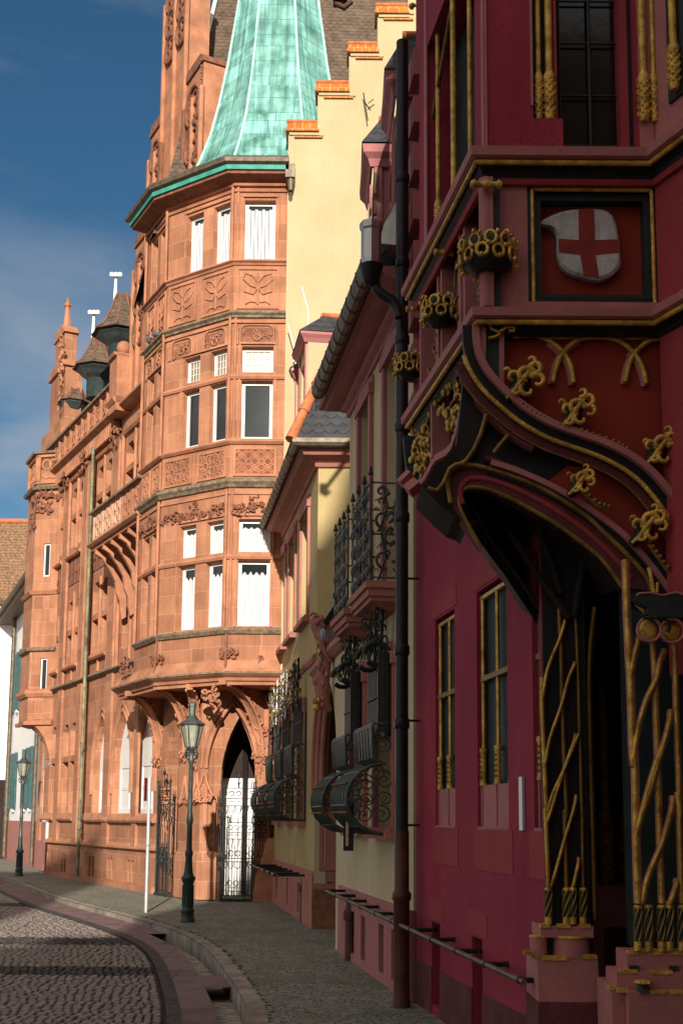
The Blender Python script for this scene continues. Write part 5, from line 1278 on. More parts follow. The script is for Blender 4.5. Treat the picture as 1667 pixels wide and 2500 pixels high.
# lower part of the oriel -------------------------------------------------
def zFG(x,y): return zF(x,y)
Cu=[(430,440),(432,520),(450,610),(490,690),(550,765),(620,830),(720,910),(850,985),(1000,1040),(1150,1095),(1290,1170),(1400,1260),(1500,1380),(1570,1490),(1640,1640)]
g1=[(300,1400),(285,1290),(300,1225),(350,1195),(420,1193),(480,1205),(600,1240),(760,1300),(900,1375),(1050,1475),(1150,1570),(1290,1705),(1370,1800),(1405,1880)]
g2=[(470,1640),(390,1500),(348,1400),(360,1330),(430,1305),(560,1335),(750,1430),(900,1520),(1050,1630),(1150,1720),(1250,1860)]
Lp=[(520,1180),(660,1225),(800,1285),(900,1335),(1000,1395),(1100,1465),(1250,1580),(1400,1750),(1510,1900)]
def szs(l,F=O,o=0): return [F.P(*zF(x,y),o) for x,y in l]
def ribbon(m,F,c,w,o0,o1,sh_=0.):
    """strip of width w along the (s,z) curve c, shifted sideways by sh_"""
    L_=[];Rr=[]
    for i,(a,z) in enumerate(c):
        p=c[max(0,i-1)];q=c[min(len(c)-1,i+1)];dx,dz=q[0]-p[0],q[1]-p[1];l=math.hypot(dx,dz);nx,nz=dz/l,-dx/l
        L_.append((a+nx*(sh_-w/2),z+nz*(sh_-w/2)));Rr.append((a+nx*(sh_+w/2),z+nz*(sh_+w/2)))
    for i in range(len(c)-1): m.prism(F,[L_[i],L_[i+1],Rr[i+1],Rr[i]],o0,o1)
    return L_,Rr
def shift(c,sh_): 
    o_=[]
    for i,(a,z) in enumerate(c):
        p=c[max(0,i-1)];q=c[min(len(c)-1,i+1)];dx,dz=q[0]-p[0],q[1]-p[1];l=math.hypot(dx,dz);o_.append((a+dz/l*sh_,z-dx/l*sh_))
    return o_
cu=cat(szs(Cu));G1c=cat(szs(g1));G2c=cat(szs(g2));LPc=cat(szs(Lp))
zl=z2-.14
m=MB('oxide_red');pp=[(cu[0][0],zl)]+[p for p in cu]+[(O.L+.25,cu[-1][1]),(O.L+.25,zl)];m.prism(O,pp,-.16,-.06);m.build('lower_panel',hall)
m=MB('black_paint');pp=shift(cu,.03)+[(O.L+.3,cu[-1][1]-.05)]+[(O.L+.3,G1c[-1][1])]+G1c[::-1]
m.prism(O,pp,-.2,-.1);m.build('spandrel',hall)
m=MB('oxide_red');m.prism(O,szs([(830,1280),(950,1180),(1100,1200),(1260,1300),(1400,1420),(1500,1560),(1600,1720),(1600,2000),(1500,1880),(1400,1740),(1250,1575),(1100,1460),(1000,1390)]),-.1,-.085);m.build('spandrel_panel',hall)
m=MB('pink_trim');ribbon(m,O,cu,.042,-.06,.07);og=m.build('ogee_moulding',hall)
m=MB('black_paint');ribbon(m,O,cu,.06,-.06,.02,.05);m.build('hollow_moulding',og)
m=MB('gilding');m.sz(O,shift(cu,.09)[7:],.016,.02,8);m.build('gilt_roll',og)
m=MB('plinth_red');ribbon(m,O,cu[8:],.05,-.06,-.005,.13);m.m='old_gilding';m.sz(O,shift(cu,.16)[12:],.006,-.01,5);m.build('inner_moulding',og)
m=MB('pink_trim');ribbon(m,O,LPc,.035,-.1,.0);ar=m.build('arch_moulding',hall)
m=MB('black_paint');ribbon(m,O,LPc,.05,-.1,-.03,.045);m.build('hollow_moulding',ar)
m=MB('plinth_red');n1=len(G1c)
m.prism(O,G1c+G2c[::-1],-.2,-.05);m.build('arch_soffit',ar)
m=MB('old_gilding');m.sz(O,G1c,.016,-.03,8);m.sz(O,G2c,.015,-.06,8);m.m='crimson_trim';mid=[((a+c)/2,(b+d)/2) for (a,b),(c,d) in zip(G1c[8:48],G2c[2:])];m.sz(O,mid,.02,-.055,6);m.build('gilt_roll',ar)
# gilt blind arches
m=MB('gilding')
for l in ([(640,487),(700,478),(770,482),(840,510),(890,545),(930,590),(960,650),(975,740)],[(860,735),(875,670),(900,600),(950,540),(1010,500),(1080,487),(1160,490),(1230,515),(1290,560),(1335,620),(1360,680),(1375,745)],[(1260,735),(1275,650),(1300,590),(1340,545),(1400,505),(1500,492)],[(820,487),(1500,490)]):
    m.sz(O,cat(szs(l)),.017,-.03,8)
m.m='pink_trim'
for l in ([(840,510),(890,545),(930,590),(960,650),(975,740)],[(860,735),(875,670),(900,600),(950,540),(1010,500)],[(1260,735),(1275,650),(1300,590),(1340,545)],[(1290,560),(1335,620),(1360,680),(1375,745)]): m.sz(O,cat(szs([(x-6,y+8) for x,y in l])),.026,-.055,6)
m.build('blind_arch',hall)
m=MB('pink_trim');a,b=szs([(425,420),(485,700)]);m.prism(O,szs([(425,440),(486,430),(486,690),(455,640),(430,560)]),-.05,.045);m.m='dark_green_paint';m.prism(O,szs([(487,430),(560,430),(560,780),(520,740),(487,700)]),-.05,.02);m.m='pink_trim';m.prism(O,szs([(561,430),(588,430),(588,800),(561,780)]),-.05,.02);m.build('corner_shaft',hall)
def crocket(F,c,size,seed,o=.03,mt='gilding'):
    R=random.Random(seed);m=MB(mt);k_=size/100.
    s_,z_=F.P(*c,o)
    def pt(x,y,oo=0): return F.at(s_+x*k_*.0012*.93,z_+y*k_*.0012*.93,o+oo)
    th=.0105*k_
    m.m='dark_green_paint';m.ball(pt(-15,-10,-.01),.050*k_,9,(1,.6,1.15));m.ball(pt(25,35,.0),.032*k_,8,(1,.6,1.2));m.tube([pt(-70,-75,-.01),pt(-20,-35,.0)],[.02*k_,.04*k_],7);m.m=mt
    X=F.d;Z_=Vector((0,0,1))
    def scroll(cx,cy,r,a0,turn,t=1.,oo=.035):
        c=pt(cx,cy,oo);P=[];W=[]
        for i in range(12):
            u_=i/11;w_=a0+turn*u_;q=r*k_*(1-.62*u_);P.append(c+X*(q*math.cos(w_))+Z_*(q*math.sin(w_))+F.n*(.018*math.sin(u_*3)));W.append(th*t*(1.25-.6*u_))
        m.tube(P,W,7)
    for cx,cy,r,a0,tn,t in ((38,38,.036,-2.2,5.2,1.2),(-2,8,.044,.4,4.6,1.25),(48,-12,.034,2.6,-5.0,1.1),(-48,-2,.030,-.3,4.8,1.),(12,-42,.036,2.2,4.2,1.1),(-42,-48,.028,1.2,-4.6,.95),(20,75,.024,-2.,4.6,.9),(-72,22,.018,-.5,4.,.8)): scroll(cx+R.uniform(-5,5),cy+R.uniform(-5,5),r,a0,tn,t)
    m.tube([pt(-70,-75,.01),pt(-35,-45,.03),pt(-15,-10,.045),pt(10,20,.045),pt(30,55,.035)],[th*.8,th*1.3,th*1.4,th*1.2,th*.8],7)
    return m.build('crocket',hall)
for c,sz_,sd__ in ((zF(700,735),150,1),(zF(985,905),135,2),(zF(1445,1110),135,3),(zF(1010,1290),105,4),(zG(1375,190),135,5)): crocket(O,c,sz_,sd__)
m=MB('old_gilding')
for l,n_ in (([(690,880),(760,930),(830,960)],7),([(1010,1020),(1090,1050),(1200,1085),(1260,1120)],9),([(1020,1350),(1100,1420),(1160,1440)],6),([(1380,1630),(1430,1700),(1480,1770)],6),([(890,990),(940,1010),(1010,1030)],5)):
    q=szs(l,O,.04)
    m.sz(O,q,.014,.04,5)
    for i in range(n_):
        t=i/(n_-1)*(len(q)-1);j=min(int(t),len(q)-2);f_=t-j;a=q[j][0]+(q[j+1][0]-q[j][0])*f_;z=q[j][1]+(q[j+1][1]-q[j][1])*f_;m.ball(O.at(a,z+.012,.06),.015,6)
m.m='gilding';m.sz(O,szs([(505,440),(515,470),(550,485),(560,500),(530,515),(500,520)]),.011,.05,5);m.sz(O,szs([(560,485),(600,460),(640,458),(640,480),(610,482)]),.012,.05,5);m.build('vine_trail',hall)
# side of the oriel below the moulding: carved drops, seen at a sharp angle
def szm(l,o=0): return [OL.P(*zM(x,y),o) for x,y in l]
bot=[(700,860),(670,980),(610,1190),(560,1420),(520,1530),(470,1585),(370,1640),(330,1700),(280,1800),(235,1865),(190,1885),(120,1840),(75,1740),(58,1560),(45,1440)]
sb_=szm(bot);m=MB('black_paint');pp=[(OL.L,zl)]+[(min(a,OL.L),z) for a,z in sb_]+[(0.0,sb_[-1][1]),(0,zl)]
m.prism(OL,pp,-.3,-.1);m.build('side_panel',hall)
m=MB('pink_trim');ribbon(m,OL,[(min(a,OL.L-.0),z) for a,z in sb_[:11]],.05,-.12,.04);ribbon(m,OL,szm([(328,1000),(332,1200),(335,1640)]),.05,-.1,.04);m.build('side_rib',hall)
m=MB('dark_green_paint');ribbon(m,OL,sb_[9:],.05,-.12,.03);m.build('side_rim',hall)
m=MB('gilding')
def drop(pxs,n_,sd__):
    R=random.Random(sd__)
    q=szm(pxs,-.0);a0=min(p[0] for p in q);a1=max(p[0] for p in q);z0_=min(p[1] for p in q);z1_=max(p[1] for p in q)
    for i in range(n_):
        z=R.uniform(z0_,z1_);t=(z-z0_)/(z1_-z0_);w_=(a1-a0)*(.25+.75*min(1,t*1.6))/2;c=(a0+a1)/2+(1-t)*(a1-a0)*.15
        p=OL.at(c+R.uniform(-w_,w_),z,-.06+R.uniform(0,.07));m.leaf(p,OL.d*R.choice((-1,1))+OL.n*R.uniform(-.7,.7),Vector((0,0,1)),R.uniform(.04,.07),.018)
        if i%3==0: m.ball(p+OL.n*.03,.026,6,(.8,.8,1.3))
drop([(80,1340),(280,1340),(200,1860)],46,5);drop([(340,880),(620,880),(470,1560)],52,6);drop([(590,600),(660,600),(640,900)],16,7)
for l in ([(130,1340),(180,1400),(200,1600)],[(260,1200),(230,1230),(280,1440)],[(430,880),(500,860),(530,1080)],[(540,780),(520,880),(560,1000)],[(640,600),(470,840),(440,870)],[(300,1110),(200,1260),(120,1330)]): m.m='old_gilding';m.tube([OL.at(*OL.P(*zM(x,y),.0),.0) for x,y in l],.014,6)
m.build('gilt_carving',hall)
# heavy underside swelling out to the pendant and back to the first pillar
def ys(l,Y): return [atY(*p,Y) for p in l]
def slab(m,l,Y0,Y1):
    f_=Fr((0.3,Y0),(2.4,Y0));q=[f_.P(u,v) for u,v in l];m.prism(f_,q,0,-(Y1-Y0))
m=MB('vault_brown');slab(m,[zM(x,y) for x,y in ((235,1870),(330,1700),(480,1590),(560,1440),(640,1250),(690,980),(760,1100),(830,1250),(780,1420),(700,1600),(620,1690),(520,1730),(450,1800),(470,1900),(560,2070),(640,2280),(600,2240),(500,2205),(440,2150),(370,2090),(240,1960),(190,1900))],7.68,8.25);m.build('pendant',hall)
m=MB('old_gilding')
for l in ([(810,1220),(760,1400),(690,1560),(620,1660),(560,1695)],[(600,1690),(520,1700),(460,1740),(435,1800),(400,1880),(340,1950),(250,1925)],[(1020,1420),(950,1500),(880,1590)]): m.tube(ys([zM(x,y) for x,y in l],7.62),.014,7)
m.m='pink_trim';m.tube(ys([zM(-10,1890),zM(90,1790)],9.3),.05,4);m.tube(ys([zM(60,1960),zM(160,1880)],9.0),.06,4)
m.tube(ys([zM(380,2110),zM(470,2050)],7.75),.035,7);m.m='vault_brown';m.tube(ys([zM(510,2230),zM(620,2190)],7.8),.03,6);m.tube(ys([zM(630,2300),zM(700,2250)],7.8),.028,6)
m.m='plinth_red';m.tube(ys([zM(700,1000),zM(740,1110),zM(850,1260),zM(1010,1410),zM(1150,1500),zM(1254,1560)],7.66),.03,6);m.tube(ys([zM(800,1640),zM(950,1700),zM(1100,1760),zM(1254,1850)],7.7),.03,6)
m.build('pendant_rib',hall)
diag=[(340,-20),(360,100),(420,220),(500,335),(580,440),(660,560),(740,680),(810,780),(870,850),(885,940)]
A=[O.at(a,z,-.1) for a,z in szs([(360,1330),(430,1305),(560,1335),(660,1385),(750,1430),(900,1520),(1000,1590),(1100,1675),(1200,1790),(1250,1860)])]
Bd=[atY(*zG(x,y),7.75+.7*i/9) for i,(x,y) in enumerate(diag)]
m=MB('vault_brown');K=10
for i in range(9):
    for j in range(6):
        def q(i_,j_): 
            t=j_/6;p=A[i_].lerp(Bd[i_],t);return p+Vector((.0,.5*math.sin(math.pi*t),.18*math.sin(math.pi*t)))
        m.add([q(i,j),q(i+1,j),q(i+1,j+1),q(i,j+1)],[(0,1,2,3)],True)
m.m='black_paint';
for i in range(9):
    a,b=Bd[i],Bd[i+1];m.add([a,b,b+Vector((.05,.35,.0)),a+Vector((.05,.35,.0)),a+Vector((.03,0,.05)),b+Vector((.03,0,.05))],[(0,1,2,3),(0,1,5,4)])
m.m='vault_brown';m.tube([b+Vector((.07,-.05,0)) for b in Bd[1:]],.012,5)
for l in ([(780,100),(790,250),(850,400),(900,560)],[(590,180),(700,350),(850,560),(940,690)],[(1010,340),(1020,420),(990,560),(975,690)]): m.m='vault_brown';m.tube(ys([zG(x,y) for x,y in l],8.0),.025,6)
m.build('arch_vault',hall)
# pillars ---------------------------------------------------------------
F1=Fr((1.0,8.0),(2.4,8.0));F2_=Fr((1.2,7.42),(2.8,7.42));FM=Fr((1.0,8.9),(2.6,8.9))
def pline(m,F,l,r,o,mt,back=True):
    q=[Vector(p) for p in cat([tuple(F.at(*F.P(u,v,o),o)) for u,v in l],3)]
    if o in (.02,.035) and len(l)<6: q[-1]=q[-1]-F.n*.05;q[-2]=q[-2]-F.n*.012;q[0]=q[0]-F.n*.03
    if back: m.m='pink_trim' if F is F2_ else 'plinth_red';m.tube([p+F.n*(-.022)+Vector((.006,0,0)) for p in q],r*1.75,6)
    m.m=mt;m.tube(q,r*1.0,8)
def blockF(m,F,x0,x1,y0,y1,dep,o,z=zH,left=0):
    a,za=F.P(*z(x0,y0),o);b,zb_=F.P(*z(x1,y1),o);m.box(F,a,b,max(0,zb_) if y1<1560 else 0,za,o-dep,o)
    return a,b,za
m=MB('pink_trim');a,b,zt_=blockF(m,F1,775,1110,1210,1568,.5,.06);m.m='plinth_red';m.box(F1,a-.004,b+.004,0,F1.P(*zH(800,1450),.06)[1],-.44,.064)
m.m='pink_trim';blockF(m,F1,790,1080,1035,1100,.4,.02);m.m='pink_trim';
for x0,x1 in ((735,830),(865,1065)):
    p=F1.at(F1.P(*zH((x0+x1)/2,1150),.0)[0],0,-.02 if x0>800 else .0);r=abs(F1.P(*zH(x1,1150))[0]-F1.P(*zH(x0,1150))[0])/2;za=F1.P(*zH(900,1098))[1];zb_=F1.P(*zH(900,1205))[1]
    m.m='pink_trim';m.lathe((p.x,p.y+.03,0),[(r,zb_),(r,za)],14);m.m='gilding';m.lathe((p.x,p.y+.03,0),[(r*1.02,za-.005),(r*1.08,za),(r*1.02,za+.012)],14)
m.m='dark_green_paint';m.box(F1,F1.P(*zH(815,1150))[0],F1.P(*zH(1090,1150))[0],F1.P(*zH(900,1205))[1],F1.P(*zH(900,1098))[1],-.3,-.06)
m.m='gilding'
for x0,x1,y in ((700,740,1180),(800,940,1207),(1015,1100,1200),(790,850,1030),(880,960,1030),(1000,1070,1032),(740,780,1200)):
    a,z=F1.P(*zH(x0,y),.07 if y>1100 else .03);b,_=F1.P(*zH(x1,y),.07);o_=.062 if y>1100 else .022;m.box(F1,a,b,z-.018,z+.008,o_-.05,o_+.006)
pb_=m.build('pillar_base',hall)
m=MB('black_paint');a=F1.P(*zH(822,500))[0];b=F1.P(*zH(1060,500))[0];m.box(F1,a,b,F1.P(*zH(900,1030))[1],3.6,-.3,-.04);m.build('pillar_core',hall)
m=MB('gilding')
pline(m,F1,[zN(262,1100),zN(262,1340),zN(285,1900),zN(300,2300),zH(815,400),zH(832,830)],.013,.01,'gilding')
pline(m,F1,[zN(410,400),zN(430,900),zN(440,1340),zN(460,1900),zN(480,2352),zH(920,400),zH(930,830)],.011,.0,'old_gilding')
pline(m,F1,[zN(552,400),zN(575,900),zN(590,1400),zN(605,1900),zN(615,2352),zH(1015,400),zH(1022,830)],.009,-.01,'old_gilding')
pline(m,F1,[zN(730,480),zN(690,800),zN(675,1200),zN(690,1900),zN(705,2352),zH(1065,300),zH(1085,1000)],.014,-.08,'old_gilding')
for l in ([zN(265,1330),zN(300,1080),zN(360,900),zN(420,760),zN(480,560)],[zN(288,1900),zN(330,1650),zN(430,1360),zN(500,1100),zN(565,960)],[zN(310,2320),zN(350,2150),zN(450,1930),zN(520,1740),zN(570,1600)],[zH(820,480),zH(850,390),zH(912,190),zH(990,0),zH(995,-10)],[zH(845,830),zH(870,740),zH(925,545),zH(960,430),zH(990,320)],[zH(965,830),zH(985,740),zH(1003,665)]):
    pline(m,F1,l,.010,.02,'gilding')
for x in (832,930,1022,965):
    for r_,y0,y1 in ((.03,1025,985),(.024,985,840)):
        p0=F1.at(*F1.P(*zH(x,y0),.0),.0);p1=F1.at(*F1.P(*zH(x,y1),.0),.0);m.m='gilding' if r_>.025 else 'dark_green_paint';m.tube([p0,p1],r_*.8,8)
    m.m='old_gilding'
    for k_ in range(4):
        q=[]
        for i in range(7):
            t=i/6;w_=t*3.2+k_*1.57;p=F1.at(*F1.P(*zH(x,985-145*t),.0),.0);q.append(p+Vector((.022*math.cos(w_),.022*math.sin(w_),0)))
        m.tube(q,.006,4)
    m.m='gilding';p=F1.at(*F1.P(*zH(x,835),.0),.0);m.lathe(p,[(.02,-.01),(.026,0),(.02,.012)],8)
m.build('pillar_rib',hall,label='gilded net of ribs twisting round the farther pillar')
# middle pier inside the arcade
m=MB('pink_trim');a,z=FM.P(*zH(1075,815));b,_=FM.P(*zH(1310,815));m.box(FM,a,b,0,z,-.5,0);m.m='plinth_red';m.box(FM,FM.P(*zH(1135,1040))[0],b-.01,.0,FM.P(*zH(1135,1040))[1],0,.01);m.build('inner_pier',hall)
m=MB('old_gilding')
for x,xt,yt in ((1157,1120,-380),(1272,1240,-150)):
    colonnette(m,FM,FM.P(*zH(x,700),.0)[0],FM.P(*zH(x,815),.0)[1],FM.P(*zH(x,-300),.0)[1],-.06,.035 if x<1200 else .028,.5,'old_gilding')
pline(m,FM,[zN(780,780),zN(790,1000),zN(800,1200)],.014,-.03,'old_gilding',False);pline(m,FM,[zN(980,350),zN(900,560),zN(850,750),zN(810,950),zN(800,1200)],.022,-.05,'vault_brown',False)
m.build('inner_shaft',hall)
# nearer pillar
m=MB('pink_trim');a,b,zt_=blockF(m,F2_,1270,1760,1395,1568,.5,.12)
a2=F2_.P(*zH(1155,1380),-.1)[0];m.box(F2_,a2,a-.002,0,zt_+.02,-.4,.03)
blockF(m,F2_,1205,1560,1285,1400,.3,.04);blockF(m,F2_,1560,1760,1285,1400,.3,.05);blockF(m,F2_,1262,1760,1180,1290,.3,.0)
m.m='dark_green_paint';p=F2_.at(F2_.P(*zH(1352,1360),.1)[0],F2_.P(*zH(1352,1395),.1)[1],.1);m.lathe(p,[(.045,0),(.04,.01),(.03,.03),(.034,.04),(.045,.045)],6,False)
for x in (1270,1490): m.box(F2_,F2_.P(*zH(x,1270))[0],F2_.P(*zH(x+50,1270))[0],F2_.P(*zH(1300,1270))[1],F2_.P(*zH(1300,1250))[1],.0,.025)
m.m='gilding';m.lathe(p+Vector((0,0,.045)),[(.045,0),(.055,.006),(.05,.02),(.03,.022)],6,False)
for x0,x1,y,o_ in ((1158,1210,1368,.03),(1210,1270,1385,.1),(1375,1480,1393,.12),(1500,1568,1393,.12),(1225,1320,1280,.04),(1395,1510,1285,.04),(1265,1340,1178,.0),(1380,1460,1178,0),(1490,1568,1178,0)):
    a,z=F2_.P(*zH(x0,y),o_);b,_=F2_.P(*zH(x1,y),o_);m.box(F2_,a,b,z-.014,z+.008,o_-.04,o_+.006)
m.build('pillar_base',hall)
m=MB('dark_green_paint');a=F2_.P(*zH(1350,500))[0];m.box(F2_,a,a+.6,F2_.P(*zH(1312,1180))[1],3.4,-.5,-.27);m.build('pillar_core',hall)
m=MB('gilding')
pline(m,F2_,[zN(1000,60),zN(1008,400),zN(1030,900),zN(1045,1150),zN(1060,1700),zN(1078,1900),zH(1296,0),zH(1305,200),zH(1312,600),zH(1322,910)],.017,.02,'gilding')
pline(m,F2_,[zN(1240,780),zN(1260,1100),zN(1270,1500),zN(1282,1840),zN(1300,2352),zH(1432,300),zH(1440,600),zH(1450,910)],.014,.0,'gilding')
pline(m,F2_,[zN(1430,780),zN(1440,1100),zN(1450,1500),zN(1470,1950),zN(1480,2352),zH(1540,300),zH(1562,910)],.013,.0,'gilding')
for l in ([zN(1045,1110),zN(1080,900),zN(1130,740)],[zN(1070,1820),zN(1110,1560),zN(1180,1310),zN(1270,1120),zN(1300,980),zN(1350,850)],[zN(1120,2352),zN(1200,2150),zN(1290,1840),zN(1350,1650),zN(1415,1390)],[zH(1310,560),zH(1340,420),zH(1420,140),zH(1480,0)],[zH(1350,910),zH(1370,780),zH(1450,590),zH(1490,460),zH(1520,330)],[zH(1495,920),zH(1520,850),zH(1542,790)]):
    pline(m,F2_,l,.0125,.035,'gilding')
for x in (1322,1450,1562,1495,1380):
    p0=F2_.at(*F2_.P(*zH(x,1170)),0);p1=F2_.at(*F2_.P(*zH(x,1120)),0);m.m='gilding';m.tube([p0,p1],.024,8);m.m='dark_green_paint';p2=F2_.at(*F2_.P(*zH(x,930)),0);m.tube([p1,p2],.018,7);m.m='old_gilding'
    for k_ in range(4):
        q=[]
        for i in range(7):
            t=i/6;w_=t*3.2+k_*1.57;q.append(p1.lerp(p2,t)+Vector((.022*math.cos(w_),.022*math.sin(w_),0)))
        m.tube(q,.006,4)
    m.m='gilding';m.lathe(p2,[(.02,-.01),(.028,0),(.02,.012)],8)
m.tube([F2_.at(*F2_.P(*zN(x,y),.03),.03) for x,y in ((1250,350),(1220,180),(1205,130))],.014,6);m.tube([F2_.at(*F2_.P(*zN(x,y),.03),.03) for x,y in ((1280,350),(1285,260))],.011,6);m.tube([F2_.at(*F2_.P(*zN(x,y),.05),.05) for x,y in ((1100,450),(1190,540))],.016,6)
m.build('pillar_rib',hall,label='gilded net of ribs twisting round the nearer pillar')
# canopy with gilded shells
m=MB('pink_trim')
def shell(x,y,rx,ry):
    s_,z=F2_.P(*zN(x,y),.12);kx=7/3000/3.619*1.0
    q=[(s_+rx*kx*math.cos(i*.314),z+ry*kx*math.sin(i*.314)) for i in range(20)]
    m.m='pink_trim';m.sz(F2_,q+[q[0]],.010,.13,5);m.m='gilding';c=F2_.at(s_,z,.07);m.ball(c,rx*kx*.97,14,(1,.6,ry/rx))
shell(1208,680,108,112);shell(1412,690,108,112)
m.m='dark_green_paint';m.prism(F2_,[F2_.P(*zN(x,y),.14) for x,y in ((1092,400),(1120,362),(1220,355),(1300,372),(1330,380),(1400,362),(1450,352),(1509,375),(1620,400),(1620,560),(1480,575),(1240,565),(1190,540),(1200,480),(1130,452))],-.05,.15)
m.m='pink_trim';m.sz(F2_,[F2_.P(*zN(x,y),.15) for x,y in ((1100,380),(1120,360),(1220,352),(1300,369),(1330,377),(1400,359),(1450,349),(1530,375))],.008,.15,5)
m.m='black_paint';m.sz(F2_,[F2_.P(*zN(x,y),.2) for x,y in ((1170,570),(1300,568),(1380,590),(1395,650),(1370,690))],.008,.17,4);m.sz(F2_,[F2_.P(*zN(x,y),.2) for x,y in ((1395,590),(1410,650),(1395,700))],.006,.17,4)
m.build('statue_canopy',hall)
# dark arcade interior and remaining masses
m=MB('interior_dark');m.wbox(3.0,3.1,3.5,9.6,0,6);m.wbox(1.35,3.1,9.5,9.6,0,6);m.wbox(1.45,3.1,7.9,9.5,4.6,4.7);m.build('arcade_interior',hall)
m=MB('crimson_trim');m.box(D,0,D.L,2.6,zc1-.1,-.35,0);m.wbox(1.5,4.0,8.2,11.7,5.05,ztop-.1);m.wbox(1.5,4.0,9.7,11.75,0.01,5.05);m.build('hall_body',hall)
m=MB('roof_slate');q=[(.7,11.9),(1.3,8.0),(6,8.0),(6,11.9)];m.plan(q,ztop,ztop+.1);m.build('hall_roof',hall)
e=atY(828,6,11.3);m=MB('wood_brown');m.tube([(e.x+.02,11.3,e.z+.03),(e.x+.35,11.3,e.z+.5),(e.x+.9,11.5,e.z+.9)],.04,6);m.wbox(e.x-.06,e.x+.08,11.2,11.4,e.z+.02,e.z+.12);m.tube([(e.x-.04,11.3,e.z+.0),(e.x+.05,11.3,e.z-.05),(e.x+.12,11.3,e.z+.02)],.03,6);m.build('eaves_end',hall)
m=MB('gilding');e=atY(1005,15,11.6);m.leaf(e,Vector((1,0,0)),Vector((0,0,1)),.04,.014);m.ball(e,.03,6);m.build('gilt_boss',hall)
# ================================================================ GROUND
def struct(o): o['kind']='structure';return o
g=MB('sidewalk');g.wbox(-150,150,-120,300,-.75,-.25);struct(g.build('ground'))
KP=[zD(0,760),zD(160,830),zD(330,893),zD(450,925),zD(560,952),zD(680,985),zD(800,1018),zD(930,1058),zD(1060,1115),zD(1150,1185),zD(1230,1290),zD(1330,1440),zD(1370,1568)]
K=[(-24,70),(-13.5,44)]+[gnd(u,v,-.02) for u,v in KP];K.append((K[-1][0]+.25,6.0));K.append((K[-2][0]+.6,0));K.append((K[-3][0]+1.2,-15))
def offs(path,d):
    P=[Vector(p) for p in path];o_=[]
    for i in range(len(P)):
        def nn(a,b): e=(b-a).normalized();return Vector((-e.y,e.x))
        n=nn(P[max(i-1,0)],P[i]) if i==len(P)-1 else (nn(P[0],P[1]) if i==0 else None)
        if n is None: n1=nn(P[i-1],P[i]);n2=nn(P[i],P[i+1]);n=(n1+n2)/(1+n1.dot(n2))
        o_.append((P[i].x+n.x*d,P[i].y+n.y*d))
    return o_
# smooth the kerb line
def chaikin(p,n=2):
    for _ in range(n):
        q=[p[0]]
        for a,b in zip(p,p[1:]): q+=[(a[0]*.75+b[0]*.25,a[1]*.75+b[1]*.25),(a[0]*.25+b[0]*.75,a[1]*.25+b[1]*.75)]
        p=q+[p[-1]]
    return p
K=chaikin(K)
kd=1 if (Vector(offs(K,1)[len(K)//2])-Vector(K[len(K)//2])).x<0 else -1   # direction towards the road
def strip(m,d0,d1,z,dz=.25,i0=0,i1=None):
    a=offs(K,kd*d0)[i0:i1];b=offs(K,kd*d1)[i0:i1];n=len(a)
    vs=[(x,y,z) for x,y in a]+[(x,y,z) for x,y in b]+[(x,y,z-dz) for x,y in a]+[(x,y,z-dz) for x,y in b]
    fs=[]
    for i in range(n-1): fs+=[(i,i+1,n+i+1,n+i),(i,2*n+i,2*n+i+1,i+1),(n+i,n+i+1,3*n+i+1,3*n+i)]
    m.add(vs,fs)
    # lay the running direction into the uv by splitting: handled by world mapping
m=MB('sidewalk');pa=offs(K,-kd*.17)
poly=pa+[(30,-15),(30,60),(-30,60)];tr=geometry.tessellate_polygon([[Vector((x,y,0)) for x,y in poly]])
m.add([(x,y,-.002) for x,y in poly],[tuple(t) for t in tr]);struct(m.build('pavement'))
m=MB('kerb_stone');strip(m,-.17,0,.004,.3);struct(m.build('kerb'))
m=MB('channel_stone');strip(m,0,.27,-.23,.1);struct(m.build('runnel'))
m=MB('red_setts');strip(m,.27,.58,-.09,.2);struct(m.build('gutter_strip'))
m=MB('dark_setts');strip(m,.58,.72,-.094,.12);struct(m.build('edge_strip'))
m=MB('dark_setts');pr=offs(K,kd*.72);poly=pr+[(-60,-15),(-60,60)];tr=geometry.tessellate_polygon([[Vector((x,y,0)) for x,y in poly]])
m.add([(x,y,-.15) for x,y in poly],[tuple(t) for t in tr]);struct(m.build('road'))
# covered stretches of the runnel
def ywin(y0,y1): ii=[i for i,p in enumerate(K) if y0<=p[1]<=y1];return min(ii),max(ii)+1
m=MB('red_setts')
i0,i1=ywin(13.2,14.8);strip(m,.0,.27,-.075,.03,i0,i1);i0,i1=ywin(19.2,60);strip(m,.0,.27,-.085,.03,i0,i1);struct(m.build('runnel_cover'))
